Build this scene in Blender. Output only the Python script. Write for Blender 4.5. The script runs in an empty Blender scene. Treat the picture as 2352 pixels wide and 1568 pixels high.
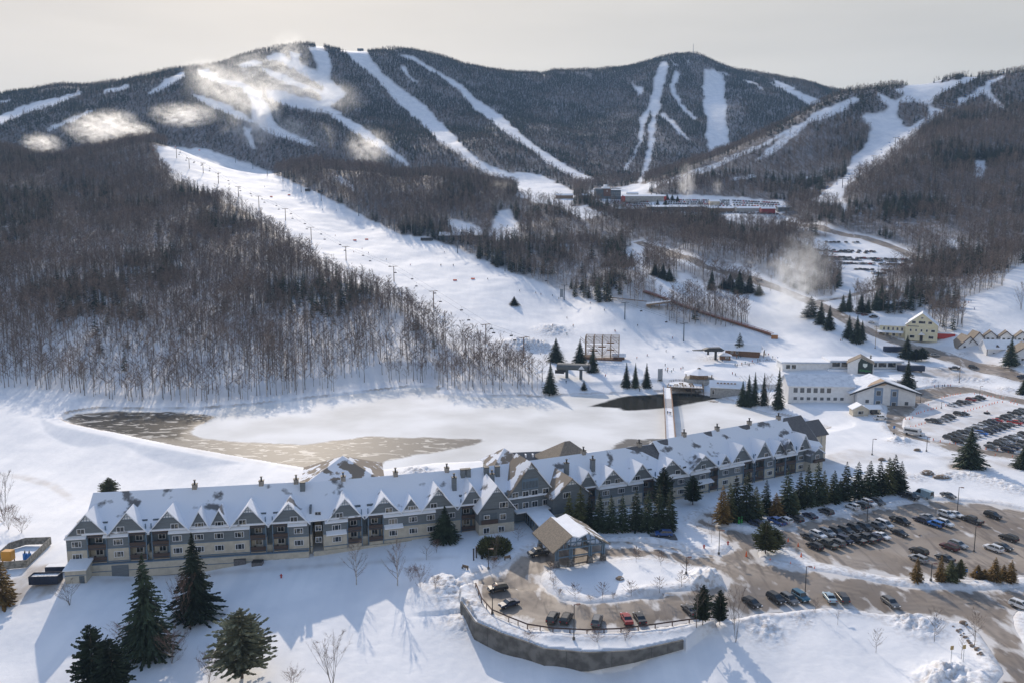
import bpy, bmesh, math, random
import numpy as np
from mathutils import Vector, Matrix
from mathutils.geometry import delaunay_2d_cdt
SC = bpy.context.scene
COL = SC.collection
# ------------------------------------------------------------------ camera, sky, sun, exposure
CAMZ = 82.0; FPX = 1829.0; PITCH = math.radians(8.0)
SP, CP = math.sin(PITCH), math.cos(PITCH)
cam = bpy.data.cameras.new("camera"); camo = bpy.data.objects.new("camera", cam); COL.objects.link(camo)
cam.sensor_width = 36.0; cam.lens = 36.0 * FPX / 2352.0
cam.clip_start = 1.0; cam.clip_end = 20000.0
camo.location = (0, 0, CAMZ); camo.rotation_euler = (math.pi / 2 - PITCH, 0, 0)
SC.camera = camo
SUN_EL = math.radians(26.0); SUN_AZ = math.radians(-15.5)      # azimuth from +Y, negative = towards -X
world = bpy.data.worlds.new("World"); SC.world = world; world.use_nodes = True
wn = world.node_tree.nodes; wl = world.node_tree.links; wn.clear()
wo = wn.new("ShaderNodeOutputWorld"); wb = wn.new("ShaderNodeBackground"); wb.inputs[1].default_value = 0.145
sky = wn.new("ShaderNodeTexSky"); sky.sky_type = 'NISHITA'; sky.sun_disc = False
sky.sun_elevation = SUN_EL; sky.sun_rotation = SUN_AZ; sky.altitude = 700; sky.air_density = 1.0; sky.dust_density = 1.5
tc = wn.new("ShaderNodeTexCoord"); sx = wn.new("ShaderNodeSeparateXYZ"); wl.new(tc.outputs['Generated'], sx.inputs[0])
# thin high cloud: streaky veil that is thickest low in the sky
mp = wn.new("ShaderNodeMapping"); mp.inputs['Scale'].default_value = (1.2, 1.2, 9.0); wl.new(tc.outputs['Generated'], mp.inputs[0])
nz = wn.new("ShaderNodeTexNoise"); nz.inputs['Scale'].default_value = 1.6; nz.inputs['Detail'].default_value = 5; wl.new(mp.outputs[0], nz.inputs['Vector'])
vr = wn.new("ShaderNodeMapRange"); vr.inputs[1].default_value = 0.28; vr.inputs[2].default_value = 0.52; vr.inputs[3].default_value = 0.95; vr.inputs[4].default_value = 0.0
wl.new(sx.outputs['Z'], vr.inputs[0])
cr = wn.new("ShaderNodeMapRange"); cr.inputs[1].default_value = 0.3; cr.inputs[2].default_value = 0.7; cr.inputs[3].default_value = 0.87; cr.inputs[4].default_value = 1.05
wl.new(nz.outputs[0], cr.inputs[0])
vx = wn.new("ShaderNodeMapRange"); vx.inputs[1].default_value = -0.7; vx.inputs[2].default_value = 0.7
wl.new(sx.outputs['X'], vx.inputs[0])
vc = wn.new("ShaderNodeMix"); vc.data_type = 'RGBA'; wl.new(vx.outputs[0], vc.inputs[0])
vc.inputs[6].default_value = (3.62, 3.24, 2.78, 1); vc.inputs[7].default_value = (2.95, 2.8, 2.5, 1)
vm = wn.new("ShaderNodeMix"); vm.data_type = 'RGBA'; vm.blend_type = 'MULTIPLY'; vm.inputs[0].default_value = 1
wl.new(vc.outputs[2], vm.inputs[6]); wl.new(cr.outputs[0], vm.inputs[7])
mx = wn.new("ShaderNodeMix"); mx.data_type = 'RGBA'
wl.new(vr.outputs[0], mx.inputs[0]); wl.new(sky.outputs[0], mx.inputs[6]); wl.new(vm.outputs[2], mx.inputs[7])
wl.new(mx.outputs[2], wb.inputs[0]); wl.new(wb.outputs[0], wo.inputs[0])
sun = bpy.data.lights.new("sun", 'SUN'); sun.energy = 2.5; sun.angle = math.radians(0.5); sun.color = (1.0, 0.86, 0.70)
suno = bpy.data.objects.new("sun", sun); COL.objects.link(suno)
SUND = Vector((math.sin(SUN_AZ) * math.cos(SUN_EL), math.cos(SUN_AZ) * math.cos(SUN_EL), math.sin(SUN_EL)))
suno.rotation_euler = SUND.to_track_quat('Z', 'Y').to_euler(); suno.location = (0, 0, 400)
SC.view_settings.view_transform = 'Standard'; SC.view_settings.look = 'None'; SC.view_settings.gamma = 1.0
SC.view_settings.exposure = 0.70
SC.render.engine = 'CYCLES'
SC.cycles.max_bounces = 5; SC.cycles.diffuse_bounces = 3; SC.cycles.glossy_bounces = 2; SC.cycles.transmission_bounces = 2
SC.cycles.transparent_max_bounces = 8; SC.cycles.volume_bounces = 2; SC.cycles.use_denoising = True
SC.cycles.volume_step_rate = 1.0; SC.cycles.volume_max_steps = 128
random.seed(7); RNG = np.random.default_rng(7)
R = math.radians

# ------------------------------------------------------------------ materials
MATS = {}
def mat(name, col, rough=0.8, metal=0.0, noise=0.0, nscale=2.0, spec=0.5, emit=None, bump=0.0, col2=None, lo=0.4, hi=0.6, stretch=None, trans=0.0, detail=4, vary=0.0):
    if name in MATS: return MATS[name]
    m = bpy.data.materials.new(name); m.use_nodes = True; nt = m.node_tree; b = nt.nodes["Principled BSDF"]
    b.inputs['Base Color'].default_value = (*col, 1); b.inputs['Roughness'].default_value = rough; b.inputs['Metallic'].default_value = metal
    b.inputs['Specular IOR Level'].default_value = spec
    if noise or col2 or bump:
        tc = nt.nodes.new("ShaderNodeTexCoord"); n = nt.nodes.new("ShaderNodeTexNoise"); n.inputs['Scale'].default_value = nscale; n.inputs['Detail'].default_value = detail
        v = tc.outputs['Object']
        if stretch:
            mp = nt.nodes.new("ShaderNodeMapping"); mp.inputs['Scale'].default_value = stretch; nt.links.new(v, mp.inputs[0]); v = mp.outputs[0]
        nt.links.new(v, n.inputs['Vector'])
        c2 = col2 or tuple(min(1, c * (1 + noise)) for c in col); c1 = col if col2 else tuple(c * (1 - noise) for c in col)
        mr = nt.nodes.new("ShaderNodeMapRange"); mr.inputs[1].default_value = lo; mr.inputs[2].default_value = hi; nt.links.new(n.outputs[0], mr.inputs[0])
        mi = nt.nodes.new("ShaderNodeMix"); mi.data_type = 'RGBA'; mi.inputs[6].default_value = (*c1, 1); mi.inputs[7].default_value = (*c2, 1)
        nt.links.new(mr.outputs[0], mi.inputs[0]); nt.links.new(mi.outputs[2], b.inputs['Base Color'])
        if bump:
            bp = nt.nodes.new("ShaderNodeBump"); bp.inputs['Strength'].default_value = 1.0; bp.inputs['Distance'].default_value = bump
            nt.links.new(n.outputs[0], bp.inputs['Height']); nt.links.new(bp.outputs[0], b.inputs['Normal'])
    if emit: b.inputs['Emission Color'].default_value = (*emit[0], 1); b.inputs['Emission Strength'].default_value = emit[1]
    if vary:
        oi = nt.nodes.new("ShaderNodeObjectInfo"); vr_ = nt.nodes.new("ShaderNodeMapRange"); vr_.inputs[3].default_value = 1 - vary; vr_.inputs[4].default_value = 1 + vary; nt.links.new(oi.outputs['Random'], vr_.inputs[0])
        hs = nt.nodes.new("ShaderNodeHueSaturation"); nt.links.new(vr_.outputs[0], hs.inputs['Value']); ln = b.inputs['Base Color'].links[0]; src = ln.from_socket; nt.links.new(src, hs.inputs['Color']); nt.links.new(hs.outputs[0], b.inputs['Base Color'])
    MATS[name] = m; return m
# ------------------------------------------------------------------ object helpers
def tag(o, label=None, cat=None, group=None, kind=None):
    if label: o['label'] = label
    if cat: o['category'] = cat
    if group: o['group'] = group
    if kind: o['kind'] = kind
    return o
def empty(name, loc=(0, 0, 0), rz=0.0, label=None, cat=None, group=None):
    o = bpy.data.objects.new(name, None); o.empty_display_size = 0.5; COL.objects.link(o)
    o.location = loc; o.rotation_euler = (0, 0, rz); return tag(o, label, cat, group)
def link(name, me, parent=None):
    o = bpy.data.objects.new(name, me); COL.objects.link(o)
    if parent: o.parent = parent
    return o
class MB:
    """collects shapes for ONE mesh"""
    def __init__(s): s.v = []; s.f = []; s.m = []; s.k = 0
    def add(s, vs, fs, k=None):
        n = len(s.v); s.v += [tuple(v) for v in vs]; s.f += [tuple(i + n for i in f) for f in fs]; s.m += [s.k if k is None else k] * len(fs); return s
    def hexa(s, p, k=None):     # p: 4 bottom ccw, 4 top ccw
        return s.add(p, [(3, 2, 1, 0), (4, 5, 6, 7), (0, 1, 5, 4), (1, 2, 6, 5), (2, 3, 7, 6), (3, 0, 4, 7)], k)
    def box(s, c, d, rz=0.0, k=None):
        cx, cy, cz = c; a, b, h = d[0] / 2, d[1] / 2, d[2] / 2; co, si = math.cos(rz), math.sin(rz)
        q = [(cx + x * co - y * si, cy + x * si + y * co) for x, y in ((-a, -b), (a, -b), (a, b), (-a, b))]
        return s.hexa([(x, y, cz - h) for x, y in q] + [(x, y, cz + h) for x, y in q], k)
    def b2(s, lo, hi, k=None): return s.box([(a + b) / 2 for a, b in zip(lo, hi)], [abs(b - a) for a, b in zip(lo, hi)], 0, k)
    def prism(s, poly, z0, z1, k=None):
        n = len(poly); return s.add([(x, y, z0) for x, y in poly] + [(x, y, z1) for x, y in poly],
            [tuple(range(n - 1, -1, -1)), tuple(range(n, 2 * n))] + [(i, (i + 1) % n, n + (i + 1) % n, n + i) for i in range(n)], k)
    def tube(s, a, b, r0, r1=None, n=6, k=None, cap=True):
        a = Vector(a); b = Vector(b); r1 = r0 if r1 is None else r1; d = b - a
        if d.length < 1e-6: return s
        q = d.to_track_quat('Z', 'Y'); vs = []
        for p, r in ((a, r0), (b, r1)):
            for i in range(n):
                t = 2 * math.pi * i / n; vs.append(p + q @ Vector((r * math.cos(t), r * math.sin(t), 0)))
        fs = [(i, (i + 1) % n, n + (i + 1) % n, n + i) for i in range(n)]
        if cap: fs += [tuple(range(n - 1, -1, -1)), tuple(range(n, 2 * n))]
        return s.add(vs, fs, k)
    def cyl(s, c, r, h, n=12, r1=None, k=None): return s.tube(c, (c[0], c[1], c[2] + h), r, r1, n, k)
    def extr(s, prof, axis, a0, a1, k=None):
        """profile of (p,q) extruded: axis 'x' -> profile in (y,z); axis 'y' -> profile in (x,z)"""
        n = len(prof); P = (lambda t, p: (t, p[0], p[1])) if axis == 'x' else (lambda t, p: (p[0], t, p[1]))
        return s.add([P(a0, p) for p in prof] + [P(a1, p) for p in prof], [tuple(range(n - 1, -1, -1)), tuple(range(n, 2 * n))] + [(i, (i + 1) % n, n + (i + 1) % n, n + i) for i in range(n)], k)
    def build(s, name, mats, parent=None, smooth=False, bevel=0.0, fixn=True):
        me = bpy.data.meshes.new(name); me.from_pydata(s.v, [], s.f)
        if not isinstance(mats, (list, tuple)): mats = [mats]
        for m in mats: me.materials.append(m)
        if len(mats) > 1: me.polygons.foreach_set('material_index', s.m)
        if fixn:
            bm = bmesh.new(); bm.from_mesh(me); bmesh.ops.recalc_face_normals(bm, faces=bm.faces)
            if bevel: bmesh.ops.bevel(bm, geom=[e for e in bm.edges if e.is_manifold and e.calc_face_angle(0) > 0.4], offset=bevel, segments=1, affect='EDGES')
            bm.to_mesh(me); bm.free()
        if smooth: me.polygons.foreach_set('use_smooth', [True] * len(me.polygons))
        me.update(); return link(name, me, parent)
def copy_tree(o, loc, rz, scale=None, label=None, group=None):
    c = o.copy(); COL.objects.link(c); c.location = loc; c.rotation_euler = (0, 0, rz)
    if scale: c.scale = (scale,) * 3 if not isinstance(scale, tuple) else scale
    if label: c['label'] = label
    if group: c['group'] = group
    for ch in o.children:
        d = ch.copy(); COL.objects.link(d); d.parent = c
        for g in ch.children:
            e = g.copy(); COL.objects.link(e); e.parent = d
    return c
def np_mesh(name, V, F, mats, parent=None, smooth=False):
    """F: (n,3) or (n,4) int array"""
    me = bpy.data.meshes.new(name); n = len(F); k = F.shape[1]
    me.vertices.add(len(V)); me.vertices.foreach_set('co', np.asarray(V, np.float32).ravel())
    me.loops.add(n * k); me.loops.foreach_set('vertex_index', np.asarray(F, np.int32).ravel())
    me.polygons.add(n); me.polygons.foreach_set('loop_start', np.arange(0, n * k, k, dtype=np.int32))
    me.polygons.foreach_set('use_smooth', np.full(n, smooth))
    for m in (mats if isinstance(mats, (list, tuple)) else [mats]): me.materials.append(m)
    me.update(); me.validate(); return link(name, me, parent)
def set_attr(me, name, arr):
    a = me.attributes.new(name, 'FLOAT', 'POINT'); a.data.foreach_set('value', np.asarray(arr, np.float32))
# ------------------------------------------------------------------ lens geometry: picture point <-> place
def ray(px, py):
    u = (px - 1176.0) / FPX; v = (784.0 - py) / FPX
    return u, CP + v * SP, -SP + v * CP          # dx, dy, dz per unit t
def atY(px, py, Y):
    dx, dy, dz = ray(px, py); t = Y / dy; return dx * t, Y, CAMZ + dz * t
def atZ(px, py, z=0.0):
    dx, dy, dz = ray(px, py); t = (z - CAMZ) / dz; return dx * t, dy * t, z
def proj(x, y, z):
    d = y * CP - (z - CAMZ) * SP; v = (y * SP + (z - CAMZ) * CP) / d
    return 1176 + FPX * x / d, 784 - FPX * v
def inpoly(px, py, poly):
    poly = np.asarray(poly, float); x0, y0 = poly[:, 0], poly[:, 1]; x1, y1 = np.roll(x0, -1), np.roll(y0, -1)
    r = np.zeros(np.shape(px), bool)
    bb = (px >= x0.min()) & (px <= x0.max()) & (py >= y0.min()) & (py <= y0.max())
    if not np.any(bb): return r
    qx = px[bb]; qy = py[bb]; c = np.zeros(len(qx), bool)
    for a, b, e, f in zip(x0, y0, x1, y1):
        if b == f: continue
        c ^= ((b > qy) != (f > qy)) & (qx < (e - a) * (qy - b) / (f - b) + a)
    r[bb] = c; return r
def sdist(x, y, poly, closed=True):
    """distance to a polyline"""
    poly = np.asarray(poly, float); n = len(poly); d = np.full(np.shape(x), 1e9)
    for i in range(n if closed else n - 1):
        a = poly[i]; b = poly[(i + 1) % n]; e = b - a; L = e @ e
        if L < 1e-9: continue
        t = np.clip(((x - a[0]) * e[0] + (y - a[1]) * e[1]) / L, 0, 1)
        d = np.minimum(d, (x - a[0] - t * e[0]) ** 2 + (y - a[1] - t * e[1]) ** 2)
    return np.sqrt(d)
def vnoise(x, y, seed=0):
    """smooth value noise in [-1,1]"""
    xi = np.floor(x).astype(np.int64); yi = np.floor(y).astype(np.int64); fx = x - xi; fy = y - yi
    fx = fx * fx * fx * (fx * (fx * 6 - 15) + 10); fy = fy * fy * fy * (fy * (fy * 6 - 15) + 10)
    def h(a, b):
        n = (a * 374761393 + b * 668265263 + seed * 974634777) & 0xffffffff
        n = ((n ^ (n >> 13)) * 1274126177) & 0xffffffff; n = (n ^ (n >> 16)) & 0xffffffff
        return n / 2147483647.5 - 1.0
    return (h(xi, yi) * (1 - fx) + h(xi + 1, yi) * fx) * (1 - fy) + (h(xi, yi + 1) * (1 - fx) + h(xi + 1, yi + 1) * fx) * fy
def fbm(x, y, s, o=4, seed=0):
    r = 0; a = 1.0; t = 0
    for i in range(o): r = r + a * vnoise(x / s, y / s, seed + i * 17); t += a; a *= 0.5; s *= 0.5
    return r / t
# control points: (px, py, Y) on a sight line at distance Y, or ('z', px, py, z) on a sight line at height z, or ('w', px, Y, z)
CT = [('z',50,1560,-8),('z',350,1540,-8),('z',600,1560,-7.5),('z',900,1560,-7),('z',1150,1560,-6),('z',1400,1560,-5.6),('z',1600,1540,-4.5),('z',1800,1545,-3.6),
 ('z',2000,1560,-2.6),('z',2150,1500,-1.6),('z',2250,1560,-.6),('z',100,1430,-5.5),('z',300,1430,-5.5),('z',600,1420,-5.6),('z',900,1420,-4.6),('z',600,1330,-3.2),('z',900,1290,-2),
 ('z',1050,1275,-1),('z',1000,1350,-2.2),('z',1180,1270,0),('z',1300,1300,0),('z',1300,1400,0),('z',1500,1420,0),('z',1400,1260,0),('z',1650,1400,0),('z',1600,1300,0),('z',1900,1390,0),('z',2150,1390,0),
 ('z',2300,1400,0),('z',2400,1480,0),('z',2500,1300,0),('z',1800,1300,0),('z',2100,1290,0),('z',2300,1250,0),('z',2000,1200,0),('z',2250,1160,0),('z',1750,1220,0),('z',1620,1200,-.4),
 ('z',1900,1120,0),('z',2200,1080,.5),('z',2350,1100,.5),('z',2000,1040,0),('z',1900,1010,-1),('z',1700,1120,-.8),('z',1500,1180,-.8),
 ('z',10,1300,-3.5),('z',150,1330,-3.2),('z',-150,1300,-4),('z',100,1240,-4.2),('z',60,1180,-5),('z',100,1110,-6.5),('z',-100,1100,-7),('z',300,1105,-6.5),('z',450,1090,-5.5),
 ('z',150,955,-2.4),('z',280,992,-2.2),('z',450,1030,-2.2),('z',600,1062,-2.2),('z',50,960,-2.5),('z',-150,960,-2.5),('z',0,1010,-5.2),('z',180,1020,-5.2),('z',400,1060,-4.6),
 ('z',750,1090,-2),('z',1000,1070,-2),('z',1200,1060,-2),('z',1400,1030,-2),('z',1600,990,-2),('z',1000,985,-3.4),('z',1400,970,-3.4),('z',600,970,-3.4),('z',300,950,-3.4),
 ('z',0,900,-1),('z',-250,900,0),('z',250,925,-1),('z',600,918,-.5),('z',800,890,0),('z',1010,890,0),('z',1250,895,0),('z',1400,885,0),('z',1600,890,-.5),('z',1750,930,-1.5),
 ('z',1400,850,2.5),('z',1250,840,4),('z',1500,850,2.5),('z',1650,850,3),('z',1850,940,0),('z',1900,860,3),('z',1780,860,2),('z',2010,950,0),('z',2100,930,0),('z',2200,960,0),('z',2350,1000,0),('z',2350,930,.5),('z',2500,950,.5),
 ('z',2240,890,1),('z',2060,890,1.5),('z',2250,845,5),('z',2347,866,5),('z',2500,880,5),('z',2124,803,9),('z',2080,850,4.5),('z',1986,756,18),('z',1900,790,12),('z',1960,785,12.5),('z',2000,820,7),('z',2200,800,11.5),('z',2192,826,7.2),('z',2225,836,6),('z',2350,790,17),('z',2500,780,20),
 ('z',1500,830,4),('z',1650,800,7),('z',1800,770,13),('z',1100,760,15),('z',1300,720,20),('z',1100,700,26),('z',1850,710,26),('z',1500,760,13),
 (1000,610,720),(1000,660,640),(900,560,800),(750,480,930),(650,440,1010),(550,400,1090),(450,360,1180),(390,338,1230),(1200,650,660),(850,512,900),
 (1300,672,640),(1450,650,610),(1200,600,730),(1600,640,650),(1700,640,660),(1560,690,585),(1750,690,590),(1650,720,560),
 (200,800,445),(500,800,450),(-200,800,440),(200,700,520),(600,720,520),(800,720,530),(-200,700,520),(900,690,590),(200,600,640),(-200,600,640),(500,600,650),(700,570,740),(100,500,790),(400,480,840),(-200,490,790),(100,420,960),(300,400,1020),
 (200,355,1190),(0,350,1200),(-200,350,1200),(330,330,1250),(-400,350,1200),
 ('w',-200,1400,160),('w',100,1400,165),('w',350,1400,175),('w',600,1370,160),('w',850,1330,145),('w',1050,1290,135),
 (600,402,1150),(700,385,1190),(850,395,1160),(1000,405,1120),(1100,425,1060),(1150,440,1030),(900,450,1010),(1050,470,950),(1200,478,950),(1120,520,860),
 (0,290,1560),(200,290,1540),(400,300,1520),(-300,280,1600),(0,250,1720),(200,240,1720),(-300,240,1750),(0,214,1850),(-300,224,1850),(150,190,1920),(280,189,1930),(400,164,2000),(560,130,2080),(640,112,2130),(700,106,2150),(760,111,2150),('w',400,2300,400),('w',640,2450,450),('w',840,2550,450),('w',0,2200,330),('w',-300,2200,330),
 (840,119,2150),(880,109,2250),(940,110,2320),(1020,130,2380),(1100,152,2450),(1180,166,2500),(1280,164,2550),(1400,160,2600),(1460,150,2600),(1500,138,2580),(1560,122,2600),(1600,123,2600),(1640,142,2600),(1720,168,2600),(1850,195,2600),(1980,215,2600),
 (2200,240,2700),(2500,240,2700),
 (500,250,1680),(600,300,1560),(700,300,1640),(600,210,1830),(750,200,1900),(800,280,1700),(900,280,1780),(1000,300,1720),(900,200,2020),(1000,200,2100),(850,350,1480),(1000,370,1440),(1100,390,1390),(1150,300,1800),(1200,240,2150),
 (1250,380,1480),(1350,410,1360),(1230,430,1260),(1300,440,1180),(1350,445,1130),(1450,400,1500),(1500,400,1500),(1400,330,1780),(1500,300,1900),(1600,220,2220),(1400,230,2250),(1600,350,1700),(1700,300,1900),(1750,250,2080),(1850,250,2100),(1650,180,2430),
 ('w',1600,1500,175),('w',1750,1600,195),('w',1900,1700,215),('w',2100,1800,260),('w',2350,1800,280),('w',2600,1800,290),
 (1390,447,1090),(1440,438,1160),(1520,408,1200),(1600,377,1230),(1680,343,1280),(1750,308,1330),(1850,255,1400),(1930,216,1450),(2050,196,1500),(2200,172,1500),(2352,158,1480),(2600,155,1450),
 (1500,440,1080),(1580,480,980),(1450,470,1010),(1700,480,960),(1800,470,960),(1700,440,1060),(1800,400,1100),(1900,350,1180),(2000,300,1250),(2100,260,1300),(2250,220,1350),(2400,220,1330),(2150,330,1080),(2300,300,1120),(2550,300,1100),
 (2000,400,1000),(2200,400,950),(2400,400,920),(1900,460,920),(2100,480,840),(2300,500,780),(2550,500,760),(1850,510,870),(1900,530,800),(2100,585,700),(2000,575,730),(1900,560,775),(2000,600,690),(1960,650,630),(2050,640,635),(2200,600,650),(2300,600,630),(2500,600,620),
 (2352,650,545),(2150,690,550),(2250,720,505),(2400,720,500),(1450,540,810),(1300,520,850),(1400,490,930),(1550,520,850),(1700,540,800),(1600,590,700),(1750,600,680),(1850,640,660),(1350,570,770),(1500,610,700),
 ('w',-600,4500,100),('w',1200,4500,100),('w',3000,4500,100),('w',-600,3300,250),('w',400,3000,380),('w',1200,3300,350),('w',1700,3300,380),('w',2400,3300,250),('w',500,110,-8),('w',1200,110,-6),('w',2000,100,-3),('w',3000,110,0),('w',-800,110,-8)]
def ctw():
    o = []
    for c in CT:
        if c[0] == 'z': o.append(atZ(*c[1:]))
        elif c[0] == 'w': o.append(((c[1] - 1176) / FPX * c[2], c[2], c[3]))
        else: o.append(atY(*c))
    return np.array(o)
def ufun(x, y): return np.stack([x / y * 2.2, np.log(y)], -1)
CW = ctw(); CU = ufun(CW[:, 0], CW[:, 1])
# residual from a simple linear-in-Y trend helps; interpolate the sight-line angle z/Y which is what varies smoothly
CVAL = CW[:, 2] / CW[:, 1]
def tps_k(r2): return np.where(r2 > 1e-14, 0.5 * r2 * np.log(r2 + 1e-30), 0.0)
def tps_fit(U, V, lam):
    n = len(U); d = ((U[:, None] - U[None]) ** 2).sum(-1); A = np.zeros((n + 3, n + 3)); A[:n, :n] = tps_k(d) + lam * np.eye(n)
    P = np.c_[np.ones(n), U]; A[:n, n:] = P; A[n:, :n] = P.T; return np.linalg.solve(A, np.r_[V, 0, 0, 0])
TW = tps_fit(CU, CVAL, 1e-5)
def tps(U):
    out = np.empty(len(U))
    for i in range(0, len(U), 20000):
        q = U[i:i + 20000]; d = ((q[:, None] - CU[None]) ** 2).sum(-1); out[i:i + 20000] = tps_k(d) @ TW[:-3] + TW[-3] + q @ TW[-2:]
    return out
# fan-shaped grid: u = X/Y, w = ln Y
NU, NW = 1000, 1000; U0, U1 = -0.95, 0.95; W0, W1 = math.log(105), math.log(4400)
# TPS on a coarse grid, then bicubic-ish upsample
nu, nw = 260, 260
gu = np.linspace(U0, U1, nu); gw = np.linspace(W0, W1, nw); GU, GW = np.meshgrid(gu, gw)
CO = tps(np.stack([GU.ravel() * 2.2, GW.ravel()], -1)).reshape(nw, nu)
def bilin(G, u, w):
    a = np.clip((u - U0) / (U1 - U0), 0, 1) * (G.shape[1] - 1); b = np.clip((w - W0) / (W1 - W0), 0, 1) * (G.shape[0] - 1)
    i = np.minimum(a.astype(int), G.shape[1] - 2); j = np.minimum(b.astype(int), G.shape[0] - 2); fa = a - i; fb = b - j
    return (G[j, i] * (1 - fa) + G[j, i + 1] * fa) * (1 - fb) + (G[j + 1, i] * (1 - fa) + G[j + 1, i + 1] * fa) * fb
UU, WW = np.meshgrid(np.linspace(U0, U1, NU), np.linspace(W0, W1, NW)); YY = np.exp(WW); XX = UU * YY
H = bilin(CO, UU, WW) * YY
far = np.clip((YY - 1250) / 500, 0, 1); mid = np.clip((YY - 480) / 300, 0, 1) * (1 - far * .5)
H = H + far * 9 * fbm(XX, YY, 260, 5, 3) + mid * 2.0 * fbm(XX, YY, 60, 4, 9) - far * 7 * (1 - np.abs(vnoise(XX / 210 + .3 * vnoise(XX / 300, YY / 300, 4), YY / 900, 21))) ** 3
def hgt(x, y):
    x = np.asarray(x, float); y = np.asarray(y, float); return bilin(H, x / y, np.log(np.maximum(y, 1)))
TS = np.exp(np.linspace(math.log(110), math.log(3300), 2600))
def G(px, py, Ymin=0):
    """where the sight line through a picture point meets the ground"""
    dx, dy, dz = ray(px, py); t = TS / dy; d = CAMZ + dz * t - hgt(dx * t, TS)
    k = np.where((d < 0) & (TS > Ymin))[0]
    if len(k) == 0: return atY(px, py, 2500)
    k = max(k[0], 1); f = d[k - 1] / (d[k - 1] - d[k]); Y = TS[k - 1] + f * (TS[k] - TS[k - 1]); t = Y / dy
    return dx * t, Y, CAMZ + dz * t
def GP(poly): return np.array([G(a, b)[:2] for a, b in poly])
# ---- the retaining wall and its terrace
WT = [(1059,1383),(1090.6,1429.6),(1153,1457),(1200,1472.5),(1250.7,1492),(1352,1501),(1457.7,1496),(1569,1471.8)]
WBT = [(1065,1418),(1098,1470.6),(1172.6,1501.8),(1250.7,1531),(1360,1531),(1434,1517.5),(1496.7,1499.9),(1569,1480)]
WALL = []
for a, b in WT:
    x, y, z = atZ(a, b, -.6); yb = np.interp(a, [p[0] for p in WBT], [p[1] for p in WBT]); WALL.append((x, y, -.6, min(-1.4, atY(a, yb, y)[2])))
wx = np.array([[w[0], w[1]] for w in WALL])
terr = np.vstack([wx, [atZ(1640, 1430)[:2]], [atZ(1640, 1380)[:2]], [atZ(1200, 1350)[:2]], [atZ(1095, 1335)[:2]], [atZ(1055, 1355, -.6)[:2]]])
near = YY < 260
m = np.zeros_like(H, bool); m[near] = inpoly(XX[near], YY[near], terr)
dw = np.full(H.shape, 99.); dw[near] = sdist(XX[near], YY[near], wx, False)
m &= dw > .75
H[m] = np.maximum(H[m], -.75) * .3 + .7 * np.interp(dw[m], [0, 6, 9], [-.75, -.2, 0])
low = near & ~m & (dw < 30)
ks = np.argmin([(XX[low] - w[0]) ** 2 + (YY[low] - w[1]) ** 2 for w in WALL], 0) if low.any() else []
zb = np.interp(XX[low], [w[0] for w in WALL], [w[3] for w in WALL])
front = YY[low] < np.interp(XX[low], wx[:, 0], wx[:, 1]) + .9
tgt = np.where(front & (XX[low] > WALL[0][0] - 12) & (XX[low] < WALL[-1][0] + 2), np.minimum(H[low], zb + .25 - .02 * dw[low]), H[low])
H[low] = tgt * np.clip((30 - dw[low]) / 20, 0, 1) + H[low] * (1 - np.clip((30 - dw[low]) / 20, 0, 1))
# ---- pond
PONDZ = -3.4
POND_PX = [(140,962),(160,948),(230,938),(330,941),(460,940),(600,928),(800,905),(930,890),(1000,888),(1008,902),(1100,911),(1250,912),(1300,908),(1400,905),(1530,899),(1590,900),(1650,912),(1700,928),(1770,948),(1850,968),(1900,985),(1840,1000),
 (1700,1010),(1560,1016),(1450,1030),(1300,1045),(1120,1060),(1000,1066),(870,1082),(740,1082),(640,1066),(560,1052),(400,1024),(250,992),(170,975)]
POND = np.array([atZ(a, b, PONDZ)[:2] for a, b in POND_PX])
md = (YY > 230) & (YY < 520)
inp = np.zeros_like(H, bool); inp[md] = inpoly(XX[md], YY[md], POND); pd = np.full(H.shape, 99.); pd[md] = sdist(XX[md], YY[md], POND)
H = np.where(inp, PONDZ - .25 - np.minimum(pd, 4) * .2, H)
out = (~inp) & (pd < 40)
H = np.where(out, np.clip(H, PONDZ + .12 + np.minimum(pd, 3) * .25 - np.maximum(pd - 7, 0) * .3, PONDZ + .3 + pd * .22 + np.maximum(pd - 10, 0) * .2), H)
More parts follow.
